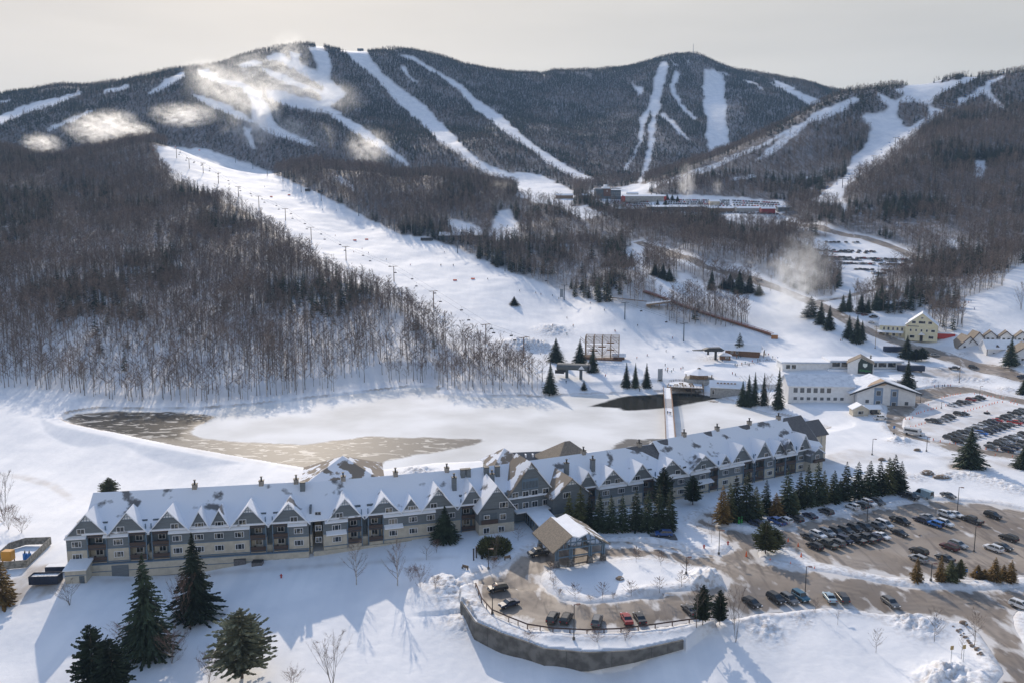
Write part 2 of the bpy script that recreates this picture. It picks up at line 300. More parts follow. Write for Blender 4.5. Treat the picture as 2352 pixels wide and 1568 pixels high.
# ---- roads and car parks, as one sheet lying in the snow
RP = {}
RP['add'] = [
 [(1087,1318),(1092.5,1345),(1106,1379),(1129.6,1406),(1168.6,1421.8),(1211.6,1437.4),(1270,1447),(1348,1451),(1426,1447),(1504.5,1437.4),(1582.6,1426.4),(1645,1420),(1709,1408),(1750,1398),(1852,1394),(1954,1394),(2026,1403),(2074,1408),(2142,1411),(2176,1418),(2217,1425),(2251,1452),(2278,1493),(2302,1531),(2305.5,1544),(2288,1565),(2280,1640),(2480,1640),(2430,1560),(2370,1500),(2351,1480),(2329,1439),(2326,1415),(2335,1403),(2420,1380),(2560,1370),(2560,1330),(2352,1348),(2261,1357),(2142,1355),(2056.6,1345),(1971,1331),(1883,1316),(1818,1306),(1767,1295.5),(1743,1282),(1739.6,1268),(1753,1260),(1780,1255),(1818,1265),(1869,1292),(1954,1311),(2040,1324.5),(2142,1330),(2244,1333),(2333,1326),(2420,1315),(2560,1300),(2560,1220),(2351,1173),(2278,1156),(2142,1149),(2080,1158),(2005.5,1170),(1937,1182),(1869,1194),(1801,1213),(1777,1218),(1735,1222),(1680,1212),(1645,1203),(1634,1192),(1655,1178),(1650,1168),(1612,1173),(1595,1190),(1600,1206),(1653,1232),(1684,1255),(1669,1272),(1650,1276),(1591,1264.6),(1513,1249),(1435,1241),(1389.5,1240),(1300,1245),(1236,1259),(1184.5,1276),(1147,1305)],
 [(2012.5,898),(2039,905),(2061,908),(2112,899),(2156,892),(2215,890),(2244,896),(2288,908),(2352,921),(2440,935),(2440,947),(2352,932),(2295,918),(2259,908),(2229,903),(2200,906),(2156,914),(2112,927),(2092,949),(2074,961),(2071,978),(2080,993),(2112,1005),(2141.5,1013.5),(2200,1022),(2259,1034),(2332,1041),(2440,1052),(2440,1064),(2300,1053),(2259,1046),(2185,1038),(2171,1031),(2127,1016),(2097.5,1010.5),(2068,1002),(2046,990),(2037.5,975),(2034.5,961),(2039,939),(2036,930),(2024,917)]]
RP['hole'] = [
 [(1244.8,1316),(1241,1336),(1258.5,1359),(1293.6,1379),(1348,1386),(1426,1381),(1543.5,1367),(1621.6,1357),(1664,1347),(1657,1324),(1621.6,1308.5),(1563,1295),(1485,1283),(1387,1285),(1328.7,1298.7),(1270,1304.6)],
 [(1389,1250),(1450,1251),(1520,1259),(1600,1271),(1650,1281),(1600,1275.5),(1520,1264),(1450,1256),(1389,1255)]]
def strip_world(pts, w):
    P = [Vector(G(a, b)[:2]) for a, b in pts]; L = []; Rr = []
    for i, p in enumerate(P):
        d = (P[min(i + 1, len(P) - 1)] - P[max(i - 1, 0)]).normalized(); n = Vector((-d.y, d.x)); L.append(p + n * w / 2); Rr.append(p - n * w / 2)
    return [tuple(v) for v in L] + [tuple(v) for v in reversed(Rr)]
ROADC = {'main': ([(1464,556),(1512,571),(1557,590),(1615,612),(1686,631),(1749,650),(1816,674),(1872,697),(1909,715),(1963,745),(1986,757),(2055,784),(2124,804),(2192,826),(2261,846),(2347,868),(2440,890)], 11.0),
 'branch': ([(1876,694),(1905,688),(1930,686),(1975,674),(2024,662)], 7.0),
 'upper': ([(1800,509),(1850,519),(1900,529),(1985,546),(2030,561),(2080,581),(2125,604)], 9.0)}
ADDW = [np.array([atZ(a, b, .0)[:2] for a, b in p]) for p in RP['add']] + [np.array(strip_world(*v)) for v in ROADC.values()]
HOLEW = [np.array([atZ(a, b, 0)[:2] for a, b in p]) for p in RP['hole']]
def road_inside(x, y):
    r = np.zeros(np.shape(x), bool)
    for p in ADDW: r |= inpoly(x, y, p)
    for p in HOLEW: r &= ~inpoly(x, y, p)
    return r
nr = YY < 1050
rx, ry = XX[nr], YY[nr]
RI = road_inside(rx, ry); RD = np.full(rx.shape, 99.)
for p in ADDW + HOLEW:
    bb = (rx > p[:, 0].min() - 16) & (rx < p[:, 0].max() + 16) & (ry > p[:, 1].min() - 16) & (ry < p[:, 1].max() + 16)
    RD[bb] = np.minimum(RD[bb], sdist(rx[bb], ry[bb], p))
H0 = H.copy()
ROADDIST = np.full(H.shape, 99.); ROADDIST[nr] = np.where(RI, -RD, RD)
A = np.clip(.3 + .65 * fbm(XX, YY, 9, 3, 31), 0.04, .8); A = np.where(YY > 420, A * .6, A)
lump = fbm(XX, YY, 1.5, 4, 77); med = np.full(H.shape, 99.); med[near] = sdist(XX[near], YY[near], HOLEW[1]); A = A * np.clip((med - 1) / 4, 0, 1)
d = ROADDIST; t = np.clip(d / .9, 0, 1)
H = H + np.where(d > 0, .28 * t + A * .8 * np.exp(-((d - 2.3) / 1.3) ** 2) * (1 + .35 * lump), -.12)
# named snow heaps (px, py, radius m, height m)
HEAPS = [(1628,1326,4.2,1.9),(1606,1334,3,.8),(1757,1440,4,.9),(1840,1415,3,.4),(2080,1420,4,.6),(2120,1436,4,.8),(1040,1350,5,.8),(1020,1335,4,.7),(1075,1400,5,.9),(2180,1545,4,1.6),(2150,1552,3,1.2),
 (1985,948,4,1.3),(2075,1013,4,1.6),(2055,1008,3,.8),(2240,1090,5,.7),(2180,1090,5,.7),(2290,1105,5,.7),(2330,1120,4,.6),(2100,1095,4,.5),(2200,868,7,1.1),(2250,872,6,1.0),(2140,874,6,1.0),(2310,893,5,.9),(2018,925,3,.9),
 (2160,848,4,.9),(2148,812,4,1),(2210,812,4,.9),(2060,795,4,.7),(1250,800,9,3),(1225,790,8,2.5),(1270,760,12,3),(1200,800,8,2),(1180,790,9,3),(760,1090,8,1.2),(960,1083,6,1.6),(1640,820,8,1)]
for a, b, r_, h_ in HEAPS:
    if not h_: continue
    x, y, z = G(a, b); q = ((XX - x) ** 2 + (YY - y) ** 2) / (r_ * r_)
    k = (q < 9) & (ROADDIST > -.2); H[k] += h_ * np.exp(-q[k]) * (1 + .6 * lump[k] + .4 * fbm(XX[k], YY[k], .9, 2, 78)) * np.clip(ROADDIST[k] / 1.2, 0, 1)
# gentle drifts near, groomed rolls on the slopes
H = H + np.where((ROADDIST > .8) & ~inp, np.clip((ROADDIST - .8) / 3, 0, 1) * (.16 * fbm(XX, YY, 14, 4, 5) + .035 * fbm(XX, YY, 1.6, 2, 6)), 0)
H = H + np.where(YY > 440, 1, 0) * np.clip((YY - 440) / 100, 0, 1) * .9 * fbm(XX, YY, 34, 3, 55) * np.clip((ROADDIST - 1) / 12, 0, 1)
# ------------------------------------------------------------------ where the snow is open (picture outlines of trails, laid on the ground)
def L(s, ox=0.0, oy=57.4, k=0.5): return [(ox + float(a) * k, oy + float(b) * k) for a, b in (p.split(',') for p in s.split())]
def D(s): return [(float(a), float(b)) for a, b in (p.split(',') for p in s.split())]
OPEN = [D(s) for s in (
 "-200,310 0,265 60,240 130,225 185,208 190,218 130,240 60,262 0,290 -200,340", "235,208 300,192 300,202 240,218", "100,298 160,272 215,250 215,258 160,285 110,303",
 "335,218 375,185 425,163 425,175 390,200 345,222", "448,160 480,158 505,180 565,190 600,215 620,250 640,290 690,315 735,337 700,335 650,318 600,300 580,280 575,230 550,205 500,190 460,178",
 "555,290 575,295 590,340 575,345 560,310", "608,130 640,118 660,132 700,150 735,165 760,190 795,215 790,225 760,245 730,250 690,245 640,220 615,210 640,205 690,222 735,232 742,200 700,180 670,160 640,142 605,138",
 "540,150 580,138 610,143 600,149 560,158", "710,107 745,104 760,140 765,160 758,180 797,215 770,242 745,250 730,215 745,200 725,150", "742,248 780,262 830,290 880,325 942,377 935,385 880,350 820,310 770,275",
 "610,205 660,212 720,240 760,245 790,262 760,262 700,255 640,240 615,225", "780,113 838,112 850,130 880,170 920,200 985,250 1040,310 1080,350 1120,380 1200,405 1265,425 1310,440 1300,452 1230,462 1170,432 1120,402 1060,362 1000,320 950,270 920,245 880,200 840,160 800,130",
 "1176,395 1240,400 1320,440 1320,470 1250,470 1190,455", "905,125 950,130 1000,160 1050,185 1100,230 1150,265 1200,310 1260,355 1310,385 1365,410 1362,420 1320,414 1250,370 1190,327 1140,292 1090,253 1060,217 1020,182 960,147",
 "915,152 930,152 945,175 970,192 955,190 930,175", "750,395 785,408 815,428 820,440 795,432 765,412",
 "1025,500 1060,505 1110,525 1105,550 1040,550", "1140,488 1175,480 1198,540 1165,552 1122,545", "1330,440 1420,430 1530,448 1600,448 1700,452 1800,462 1820,475 1800,492 1700,502 1500,492 1380,474", "1640,495 1780,492 1830,500 1830,520 1700,515",
 "1818,545 1950,546 2030,562 2100,590 2125,606 2060,625 2015,650 1995,672 1950,695 1905,690 1930,655 1935,630 1900,600 1870,570", "2170,548 2200,555 2205,575 2180,572", "1780,590 1830,600 1850,625 1800,612", "1400,490 1360,480 1345,470 1320,475 1250,445 1240,455 1330,500 1345,505")]
X2 = 1176.0
OPEN += [L(s, X2) for s in (
 "695,155 720,180 705,250 690,330 680,390 670,400 665,440 655,560 640,620 620,690 595,690 615,600 625,520 640,430 638,395 620,440 600,540 560,620 525,670 515,665 560,590 580,540 585,430 625,380 640,310 650,260 665,200",
 "775,215 770,240 750,270 760,320 790,370 855,435 840,440 780,395 735,330 720,290 735,240 740,215", "700,400 740,440 780,490 830,530 800,530 760,500 715,450 680,415", "885,200 935,205 975,240 980,300 985,400 1000,550 905,595 890,520 895,450 880,380 875,290",
 "535,240 570,280 605,290 605,315 580,330 565,305 545,270", "715,155 770,185 765,192 725,172", "810,145 822,165 815,190 808,170", "945,205 1000,235 990,240 950,215", "1055,252 1100,255 1165,295 1155,300 1100,270 1060,262", "1155,255 1240,285 1330,310 1425,345 1400,370 1350,372 1340,350 1280,320 1220,290",
 "1600,330 1600,345 1520,400 1440,430 1370,450 1320,500 1200,590 1150,620 1100,640 1150,590 1250,510 1310,460 1360,430 1380,405 1480,365 1560,335",
 "480,765 480,745 620,725 760,695 900,645 1000,600 1130,555 1300,460 1310,470 1180,550 1050,607 920,667 800,712 640,752 600,790",
 "1680,310 1720,330 1760,350 1790,325 1800,300 1850,285 1950,265 2060,250 2150,228 2140,245 2040,285 1950,330 1920,370 1990,395 1980,410 1900,460 1800,560 1700,640 1600,700 1540,740 1520,790 1540,850 1520,870 1500,820 1370,810 1440,760 1530,690 1560,610 1620,560 1650,480 1600,420 1640,400 1720,400 1730,380 1690,350",
 "2040,345 2100,320 2150,290 2200,255 2270,225 2270,235 2210,270 2190,300 2220,330 2260,370 2290,400 2352,425 2500,470 2500,485 2352,435 2290,410 2230,390 2200,350 2160,320 2100,350 2050,385", "2125,620 2170,625 2170,705 2125,700", "2300,215 2320,210 2315,218")]
OPEN += [L(s, X2) for s in ("640,620 622,690 600,725 575,745 580,715 597,690", "620,480 640,440 650,480 640,560", "1300,700 1400,690 1480,660 1440,690 1350,712", "1000,700 1100,690 1150,695 1080,712 990,715", "1185,240 1230,262 1300,290 1290,300 1220,275", "1480,370 1540,350 1600,345 1540,375", "1760,300 1850,265 1980,235 2100,215 2080,228 1950,262 1840,290 1770,318", "2150,425 2190,430 2200,450 2160,445")]
OPEN += [D(s) for s in ("430,215 470,222 520,240 560,262 590,285 570,285 520,262 470,240", "660,118 690,125 690,150 672,140", "0,232 25,230 25,236 0,240", "590,150 640,165 690,190 735,205 735,215 680,200 620,178", "95,188 112,183 115,190 98,194")]
GLADE = [L(s, X2) for s in ("985,290 1050,300 1065,400 1035,500 1005,545 990,400", "660,450 700,520 780,560 860,560 880,590 760,600 670,580", "900,640 1100,560 1300,470 1350,470 1560,560 1540,690 1400,790 1300,760 900,745", "1600,860 1900,900 2100,960 2100,1040 1700,960 1560,900", "0,830 300,860 500,900 500,1000 200,960 0,900")]
ISLE = [L("1780,365 1840,355 1915,370 1910,420 1860,450 1810,470 1770,410", X2)]
WOODS = [D("-1500,-400 3900,-400 3900,610 2352,605 2320,622 2300,657 2200,692 2130,706 2050,727 1985,706 1945,692 1905,682 1893,692 1850,680 1800,652 1740,625 1690,606 1615,604 1557,583 1512,564 1464,550 1425,585 1440,612 1500,640 1525,715 1430,706 1330,683 1240,648 1150,616 1080,583 1030,562 985,545 920,538 850,503 780,466 700,430 600,386 480,343 350,333 -1500,340"),
 D("-1500,335 350,333 370,385 395,410 440,432 500,455 560,485 620,522 680,570 740,612 800,645 860,665 905,690 948,715 975,745 1040,790 1100,805 1170,830 1215,850 1250,880 1235,903 1100,902 1010,893 1000,880 930,880 800,893 600,916 450,926 330,928 250,922 150,900 0,888 -400,880 -1500,880"),
 D("1525,688 1600,686 1700,722 1725,748 1640,752 1535,742"), D("1478,572 1530,582 1556,600 1556,640 1500,636 1476,606"), D("1560,604 1640,625 1740,660 1745,678 1660,668 1600,640 1562,625"), D("2120,700 2200,698 2215,758 2150,768")]
THIN = [D("650,650 760,640 830,670 900,720 990,760 1250,880 1235,903 1010,893 930,880 700,900 650,800"), D("1425,585 1440,612 1500,640 1525,715 1430,706 1330,683 1240,648 1350,600"), D("950,745 1250,855 1245,905 1000,905"), D("-200,780 600,790 640,916 -200,890")]
def woods(px, py):
    px = px + 3.2 * vnoise(px / 9, py / 9, 301) + 2.2 * vnoise(px / 3.5, py / 3.5, 303); py = py + 2.6 * vnoise(px / 9, py / 9, 302)
    r = np.zeros(np.shape(px), bool)
    for p in WOODS: r |= inpoly(px, py, p)
    for p in OPEN: r &= ~inpoly(px, py, p)
    for p in ISLE: r |= inpoly(px, py, p)
    return r
PX, PY = proj(XX, YY, H)
fo = woods(PX.ravel(), PY.ravel()).reshape(H.shape) & (ROADDIST > 4)
FOR = fo.astype(float)
for _ in range(2):
    Fp = np.pad(FOR, 1, mode='edge'); FOR = (Fp[:-2, 1:-1] + Fp[2:, 1:-1] + Fp[1:-1, :-2] + Fp[1:-1, 2:] + FOR * 2) / 6
DIRTPX = [(D("2074,961 2112,927 2200,906 2259,912 2352,935 2500,955 2500,1050 2352,1040 2259,1034 2112,1003 2080,993"), .55), (D("2018,836 2060,834 2130,842 2190,845 2250,852 2260,866 2180,868 2130,866 2090,862 2030,850"), .85),
 (D("-50,1350 60,1300 130,1292 150,1325 160,1345 90,1372 0,1388 -50,1390"), 1.1), (D("1085,1305 1147,1300 1184,1276 1200,1290 1150,1320 1085,1322"), .5), (D("1950,1030 2060,1040 2120,1050 2010,1062 1900,1065 1880,1050"), .45), (D("2135,1050 2190,1046 2352,1062 2352,1080 2200,1062"), .5),
 (D("1960,740 2020,735 2100,765 2110,790 2060,780 1985,752"), .6), (D("2105,792 2352,800 2352,850 2240,838 2150,812"), .35), (D("300,985 500,1040 680,1075 690,1082 480,1046 290,992"), .25), (D("1905,885 2000,890 2010,905 1900,900"), .3), (D("-50,1083 60,1090 130,1110 170,1140 160,1150 110,1118 40,1098 -50,1092"), .5), (D("230,1330 800,1290 1050,1275 1060,1279 800,1297 230,1340"), .55), (D("2175,1063 2240,1063 2243,1078 2180,1078"), 1.2)]
DIRT = np.zeros(H.shape); nrm = (YY < 1200)
for p, a in DIRTPX:
    k = np.zeros(H.shape, bool); k[nrm] = inpoly(PX[nrm], PY[nrm], p); DIRT[k] = np.maximum(DIRT[k], a)
for _ in range(3):
    Fp = np.pad(DIRT, 1, mode='edge'); DIRT = (Fp[:-2, 1:-1] + Fp[2:, 1:-1] + Fp[1:-1, :-2] + Fp[1:-1, 2:] + DIRT * 2) / 6
DIRT = np.maximum(DIRT, np.where(ROADDIST > 0, .38 * np.exp(-ROADDIST / 1.6), .5))
DIRT = np.maximum(DIRT, np.where((~inp) & (pd < 1.6) & (YY > 330), 1.3 * np.clip(.6 + 1.6 * fbm(XX, YY, 9, 3, 45), 0, 1), 0))
# plowed heaps are dirty in streaks
PILE = np.zeros(H.shape)
for a, b, r_, h_ in HEAPS:
    if h_:
        x, y, z = G(a, b); PILE = np.maximum(PILE, np.exp(-(((XX - x) ** 2 + (YY - y) ** 2) / (r_ * r_ * 1.2))))
PILE = np.maximum(PILE, np.where((ROADDIST > 0) & (YY < 420), np.exp(-((ROADDIST - 1.8) / 1.6) ** 2) * .7, 0))

def snow_material():
    m = bpy.data.materials.new("snow_ground"); m.use_nodes = True; nt = m.node_tree; N = nt.nodes; K = nt.links; b = N["Principled BSDF"]
    def at(n): a = N.new("ShaderNodeAttribute"); a.attribute_name = n; return a.outputs['Fac']
    def noise(sc, det=4, st=None):
        tc = N.new("ShaderNodeTexCoord"); n = N.new("ShaderNodeTexNoise"); n.inputs['Scale'].default_value = sc; n.inputs['Detail'].default_value = det
        if st:
            mp = N.new("ShaderNodeMapping"); mp.inputs['Scale'].default_value = st; K.new(tc.outputs['Object'], mp.inputs[0]); K.new(mp.outputs[0], n.inputs['Vector'])
        else: K.new(tc.outputs['Object'], n.inputs['Vector'])
        return n.outputs[0]
    def rng(v, a, c, d=0., e=1.):
        r = N.new("ShaderNodeMapRange"); r.inputs[1].default_value = a; r.inputs[2].default_value = c; r.inputs[3].default_value = d; r.inputs[4].default_value = e; K.new(v, r.inputs[0]); return r.outputs[0]
    def mul(a, c, op='MULTIPLY'):
        r = N.new("ShaderNodeMath"); r.operation = op; r.use_clamp = True
        for i, q in enumerate((a, c)):
            if isinstance(q, (int, float)): r.inputs[i].default_value = q
            else: K.new(q, r.inputs[i])
        return r.outputs[0]
    def mix(f, a, c):
        r = N.new("ShaderNodeMix"); r.data_type = 'RGBA'; K.new(f, r.inputs[0])
        for i, q in ((6, a), (7, c)):
            if isinstance(q, tuple): r.inputs[i].default_value = (*q, 1)
            else: K.new(q, r.inputs[i])
        return r.outputs[2]
    c = mix(rng(noise(.07, 8), .38, .62), (.76, .78, .81), (.87, .875, .885))
    c = mix(mul(at('dirt'), rng(noise(.22, 6, (1, .6, 1)), .30, .62, .15, 1.)), c, (.42, .36, .30))
    c = mix(mul(mul(at('pile'), rng(noise(.9, 7), .46, .62)), .8), c, (.40, .35, .31))
    brush = mul(at('forest'), rng(noise(.11, 6), .28, .50, .55, 1.))
    c = mix(mul(brush, .95), c, (.125, .098, .082))
    K.new(c, b.inputs['Base Color']); b.inputs['Roughness'].default_value = .75; b.inputs['Specular IOR Level'].default_value = .25
    trk = noise(.09, 7, (3.2, .35, 1)); c = mix(rng(trk, .42, .60, 0, .22), c, (.62, .65, .70)); K.new(c, b.inputs['Base Color'])
    bp = N.new("ShaderNodeBump"); bp.inputs['Distance'].default_value = .18; bp.inputs['Strength'].default_value = .55
    h1 = mul(noise(.55, 6), 1.0); hp = mul(at('pile'), noise(1.3, 5)); s = N.new("ShaderNodeMath"); s.operation = 'MULTIPLY_ADD'; K.new(hp, s.inputs[0]); s.inputs[1].default_value = 3.0; K.new(h1, s.inputs[2])
    K.new(s.outputs[0], bp.inputs['Height']); K.new(bp.outputs[0], b.inputs['Normal']); return m
V = np.stack([XX, YY, H], -1).reshape(-1, 3)
ii = np.arange(NU * NW).reshape(NW, NU); F = np.stack([ii[:-1, :-1], ii[:-1, 1:], ii[1:, 1:], ii[1:, :-1]], -1).reshape(-1, 4)
gnd = np_mesh("snow_ground", V, F, snow_material(), smooth=True); tag(gnd, kind='structure')
FORW = FOR * np.clip(.15 + (YY - 450) / 420, .15, 1.5)
set_attr(gnd.data, 'forest', FORW.ravel()); set_attr(gnd.data, 'dirt', DIRT.ravel()); set_attr(gnd.data, 'pile', PILE.ravel())
# ------------------------------------------------------------------ sheets cut to an outline (roads, ice)
def sheet(name, outer, holes, inside, zfun, step, m, z_off, attr=None, stepf=None):
    pts = []; edges = []
    for p in list(outer) + list(holes):
        q = []                                                  # subdivide long sides
        for i in range(len(p)):
            a = np.array(p[i]); c = np.array(p[(i + 1) % len(p)]); n = max(1, int(np.linalg.norm(c - a) / (step * 1.5)))
            q += [a + (c - a) * k / n for k in range(n)]
        n0 = len(pts); pts += q; edges += [(n0 + i, n0 + (i + 1) % len(q)) for i in range(len(q))]
    al = np.array([q for p in outer for q in p]); lo, hi = al.min(0), al.max(0)
    gx, gy = np.meshgrid(np.arange(lo[0], hi[0], step), np.arange(lo[1], hi[1], step)); gx = gx.ravel() + RNG.uniform(-.1, .1, gx.size) * step; gy = gy.ravel() + RNG.uniform(-.1, .1, gy.size) * step
    k = inside(gx, gy); gx, gy = gx[k], gy[k]; e = np.array(pts); bd = np.full(len(gx), 1e9)
    for i in range(0, len(e), 400): bd = np.minimum(bd, (np.hypot(gx[:, None] - e[None, i:i + 400, 0], gy[:, None] - e[None, i:i + 400, 1])).min(1))
    k = bd > step * .4; pts += list(np.stack([gx[k], gy[k]], -1))
    r = delaunay_2d_cdt([Vector(p) for p in pts], edges, [], 0, 1e-4)
    vs = np.array([tuple(v) for v in r[0]]); fs = np.array([f for f in r[2] if len(f) == 3]); c = vs[fs].mean(1); fs = fs[inside(c[:, 0], c[:, 1])]
    z = zfun(vs[:, 0], vs[:, 1]) + z_off
    a, b_, c_ = vs[fs[:, 0]], vs[fs[:, 1]], vs[fs[:, 2]]; fl = np.cross(b_ - a, c_ - a) < 0; fs[fl] = fs[fl][:, ::-1]
    o = np_mesh(name, np.c_[vs, z], fs, m, smooth=True); tag(o, kind='structure'); return o, vs
def asphalt():
    m = bpy.data.materials.new("salted_asphalt"); m.use_nodes = True; nt = m.node_tree; N = nt.nodes; K = nt.links; b = N["Principled BSDF"]
    tc = N.new("ShaderNodeTexCoord")
    def noise(sc, det=5, st=None, dist=0.):
        n = N.new("ShaderNodeTexNoise"); n.inputs['Scale'].default_value = sc; n.inputs['Detail'].default_value = det; n.inputs['Distortion'].default_value = dist; v = tc.outputs['Object']
        if st: mp = N.new("ShaderNodeMapping"); mp.inputs['Scale'].default_value = st; mp.inputs['Rotation'].default_value = (0, 0, R(25)); K.new(v, mp.inputs[0]); v = mp.outputs[0]
        K.new(v, n.inputs['Vector']); return n.outputs[0]
    def rng(v, a, c, d=0., e=1.):
        r = N.new("ShaderNodeMapRange"); r.inputs[1].default_value = a; r.inputs[2].default_value = c; r.inputs[3].default_value = d; r.inputs[4].default_value = e; K.new(v, r.inputs[0]); return r.outputs[0]
    def mix(f, a, c):
        r = N.new("ShaderNodeMix"); r.data_type = 'RGBA'; K.new(f, r.inputs[0])
        for i, q in ((6, a), (7, c)):
            if isinstance(q, tuple): r.inputs[i].default_value = (*q, 1)
            else: K.new(q, r.inputs[i])
        return r.outputs[2]
    c = mix(rng(noise(.05, 6), .38, .62), (.20, .165, .135), (.36, .305, .25))
    c = mix(rng(noise(.35, 5, (1, .18, 1), 1.2), .52, .66, 0, .7), c, (.12, .10, .088))
    at2 = N.new("ShaderNodeAttribute"); at2.attribute_name = 'track'; tm = N.new("ShaderNodeMath"); tm.operation = 'MULTIPLY'; tm.use_clamp = True; K.new(at2.outputs['Fac'], tm.inputs[0]); K.new(rng(noise(.10, 4), .42, .6, 0, .62), tm.inputs[1]); c = mix(tm.outputs[0], c, (.10, .085, .075))
    at = N.new("ShaderNodeAttribute"); at.attribute_name = 'edge'
    s = N.new("ShaderNodeMath"); s.operation = 'MULTIPLY_ADD'; K.new(at.outputs['Fac'], s.inputs[0]); s.inputs[1].default_value = .32; K.new(noise(.28, 6, (1, .45, 1)), s.inputs[2])
    sn = rng(s.outputs[0], .63, .74); c = mix(sn, c, (.62, .60, .58))
    K.new(c, b.inputs['Base Color']); K.new(rng(noise(.12, 4), .4, .6, .5, .8), b.inputs['Roughness']); b.inputs['Specular IOR Level'].default_value = .35
    bp = N.new("ShaderNodeBump"); bp.inputs['Distance'].default_value = .05; bp.inputs['Strength'].default_value = .5; K.new(s.outputs[0], bp.inputs['Height']); K.new(bp.outputs[0], b.inputs['Normal']); return m
H_ = H; 
def h0(x, y): return bilin(H0, x / y, np.log(y))
AM = asphalt()
def inA(P): return lambda x, y: inpoly(x, y, P)
def roadattr(o, vs, polys, amp=1.0):
    d = np.full(len(vs), 99.)
    for p in polys: d = np.minimum(d, sdist(vs[:, 0], vs[:, 1], p))
    set_attr(o.data, 'edge', amp * np.exp(-d / 2.0)); set_attr(o.data, 'track', np.exp(-((d - 2.6) / .55) ** 2) + np.exp(-((d - 4.4) / .55) ** 2) + .8 * np.exp(-((d - 6.6) / .6) ** 2))
def ins0(x, y):
    r = inpoly(x, y, ADDW[0])
    for h in HOLEW: r &= ~inpoly(x, y, h)
    return r
o, vs = sheet("driveway_asphalt", [ADDW[0]], HOLEW, ins0, h0, .9, AM, .03); roadattr(o, vs, [ADDW[0]] + HOLEW)
o, vs = sheet("loop_road", [ADDW[1]], [], inA(ADDW[1]), h0, 1.2, AM, .06); roadattr(o, vs, [ADDW[1]], .5)
o, vs = sheet("mountain_road", [ADDW[2]], [], inA(ADDW[2]), h0, 2.5, AM, .12); roadattr(o, vs, [ADDW[2]], .4)
o, vs = sheet("side_road", [ADDW[3]], [], lambda x, y: inpoly(x, y, ADDW[3]) & ~inpoly(x, y, ADDW[2]), h0, 3., AM, .14); roadattr(o, vs, [ADDW[3]])
o, vs = sheet("upper_road", [ADDW[4]], [], inA(ADDW[4]), h0, 3., AM, .2); roadattr(o, vs, [ADDW[4]], .3)
# ------------------------------------------------------------------ pond ice
THINICE = [[(150,962),(175,950),(260,944),(400,946),(470,950),(492,958),(480,968),(455,976),(440,990),(450,1003),(520,1012),(620,1016),(690,1020),(760,1012),(850,1001),(950,1004),(1060,1006),(1105,1009),(1112,1014),(1080,1024),(1020,1035),(940,1046),(880,1058),(860,1085),(740,1086),(640,1068),(560,1054),(400,1026),(240,992),(165,976)], [(1400,1030),(1440,1008),(1500,1006),(1560,1012),(1560,1030),(1440,1040)]]
WATER = [[(1355,933),(1400,918),(1440,909),(1500,905),(1560,901),(1640,905),(1650,915),(1600,924),(1560,932),(1520,937),(1460,942),(1430,941),(1420,936),(1390,934)]]
WETDARK = [[(155,955),(300,944),(470,948),(490,958),(455,974),(430,992),(420,1015),(300,1000),(190,978)]]
def ice_material():
    m = bpy.data.materials.new("pond_ice"); m.use_nodes = True; nt = m.node_tree; N = nt.nodes; K = nt.links; b = N["Principled BSDF"]; tc = N.new("ShaderNodeTexCoord")
    def noise(sc, det=5, st=None, dist=0.):
        n = N.new("ShaderNodeTexNoise"); n.inputs['Scale'].default_value = sc; n.inputs['Detail'].default_value = det; n.inputs['Distortion'].default_value = dist; v = tc.outputs['Object']
        if st: mp = N.new("ShaderNodeMapping"); mp.inputs['Scale'].default_value = st; K.new(v, mp.inputs[0]); v = mp.outputs[0]
        K.new(v, n.inputs['Vector']); return n.outputs[0]
    def rng(v, a, c, d=0., e=1.):
        r = N.new("ShaderNodeMapRange"); r.inputs[1].default_value = a; r.inputs[2].default_value = c; r.inputs[3].default_value = d; r.inputs[4].default_value = e; K.new(v, r.inputs[0]); return r.outputs[0]
    def mix(f, a, c, t='RGBA'):
        r = N.new("ShaderNodeMix"); r.data_type = t; K.new(f, r.inputs[0])
        for i, q in ((6, a), (7, c)) if t == 'RGBA' else ((2, a), (3, c)):
            if isinstance(q, tuple): r.inputs[i].default_value = (*q, 1)
            elif isinstance(q, float): r.inputs[i].default_value = q
            else: K.new(q, r.inputs[i])
        return r.outputs[2] if t == 'RGBA' else r.outputs[0]
    def at(n): a = N.new("ShaderNodeAttribute"); a.attribute_name = n; return a.outputs['Fac']
    c = mix(rng(noise(.035, 6), .35, .65), (.66, .655, .63), (.86, .86, .85))
    streak = rng(noise(.26, 8, (.5, 1.2, 1), 1.2), .57, .61)
    thin = at('thin'); dark = at('dark')
    ti = mix(dark, (.175, .165, .15), (.022, .022, .021)); ti = mix(streak, ti, (.5, .48, .44))
    c = mix(thin, c, ti); c = mix(at('water'), c, (.035, .035, .03))
    rgh = mix(thin, .65, .5, 'FLOAT'); rgh = mix(dark, rgh, .3, 'FLOAT'); rgh = mix(at('water'), rgh, .06, 'FLOAT')
    K.new(c, b.inputs['Base Color']); K.new(rgh, b.inputs['Roughness']); K.new(mix(thin, .015, .03, 'FLOAT'), b.inputs['Specular IOR Level'])
    bp = N.new("ShaderNodeBump"); bp.inputs['Distance'].default_value = .04; bp.inputs['Strength'].default_value = .35; K.new(noise(.5, 6), bp.inputs['Height']); K.new(bp.outputs[0], b.inputs['Normal']); return m
o, vs = sheet("pond_ice", [POND], [], inA(POND), lambda x, y: np.full(len(x), PONDZ), 1.3, ice_material(), 0)
wz = lambda P: np.array([atZ(a, b, PONDZ)[:2] for a, b in P])
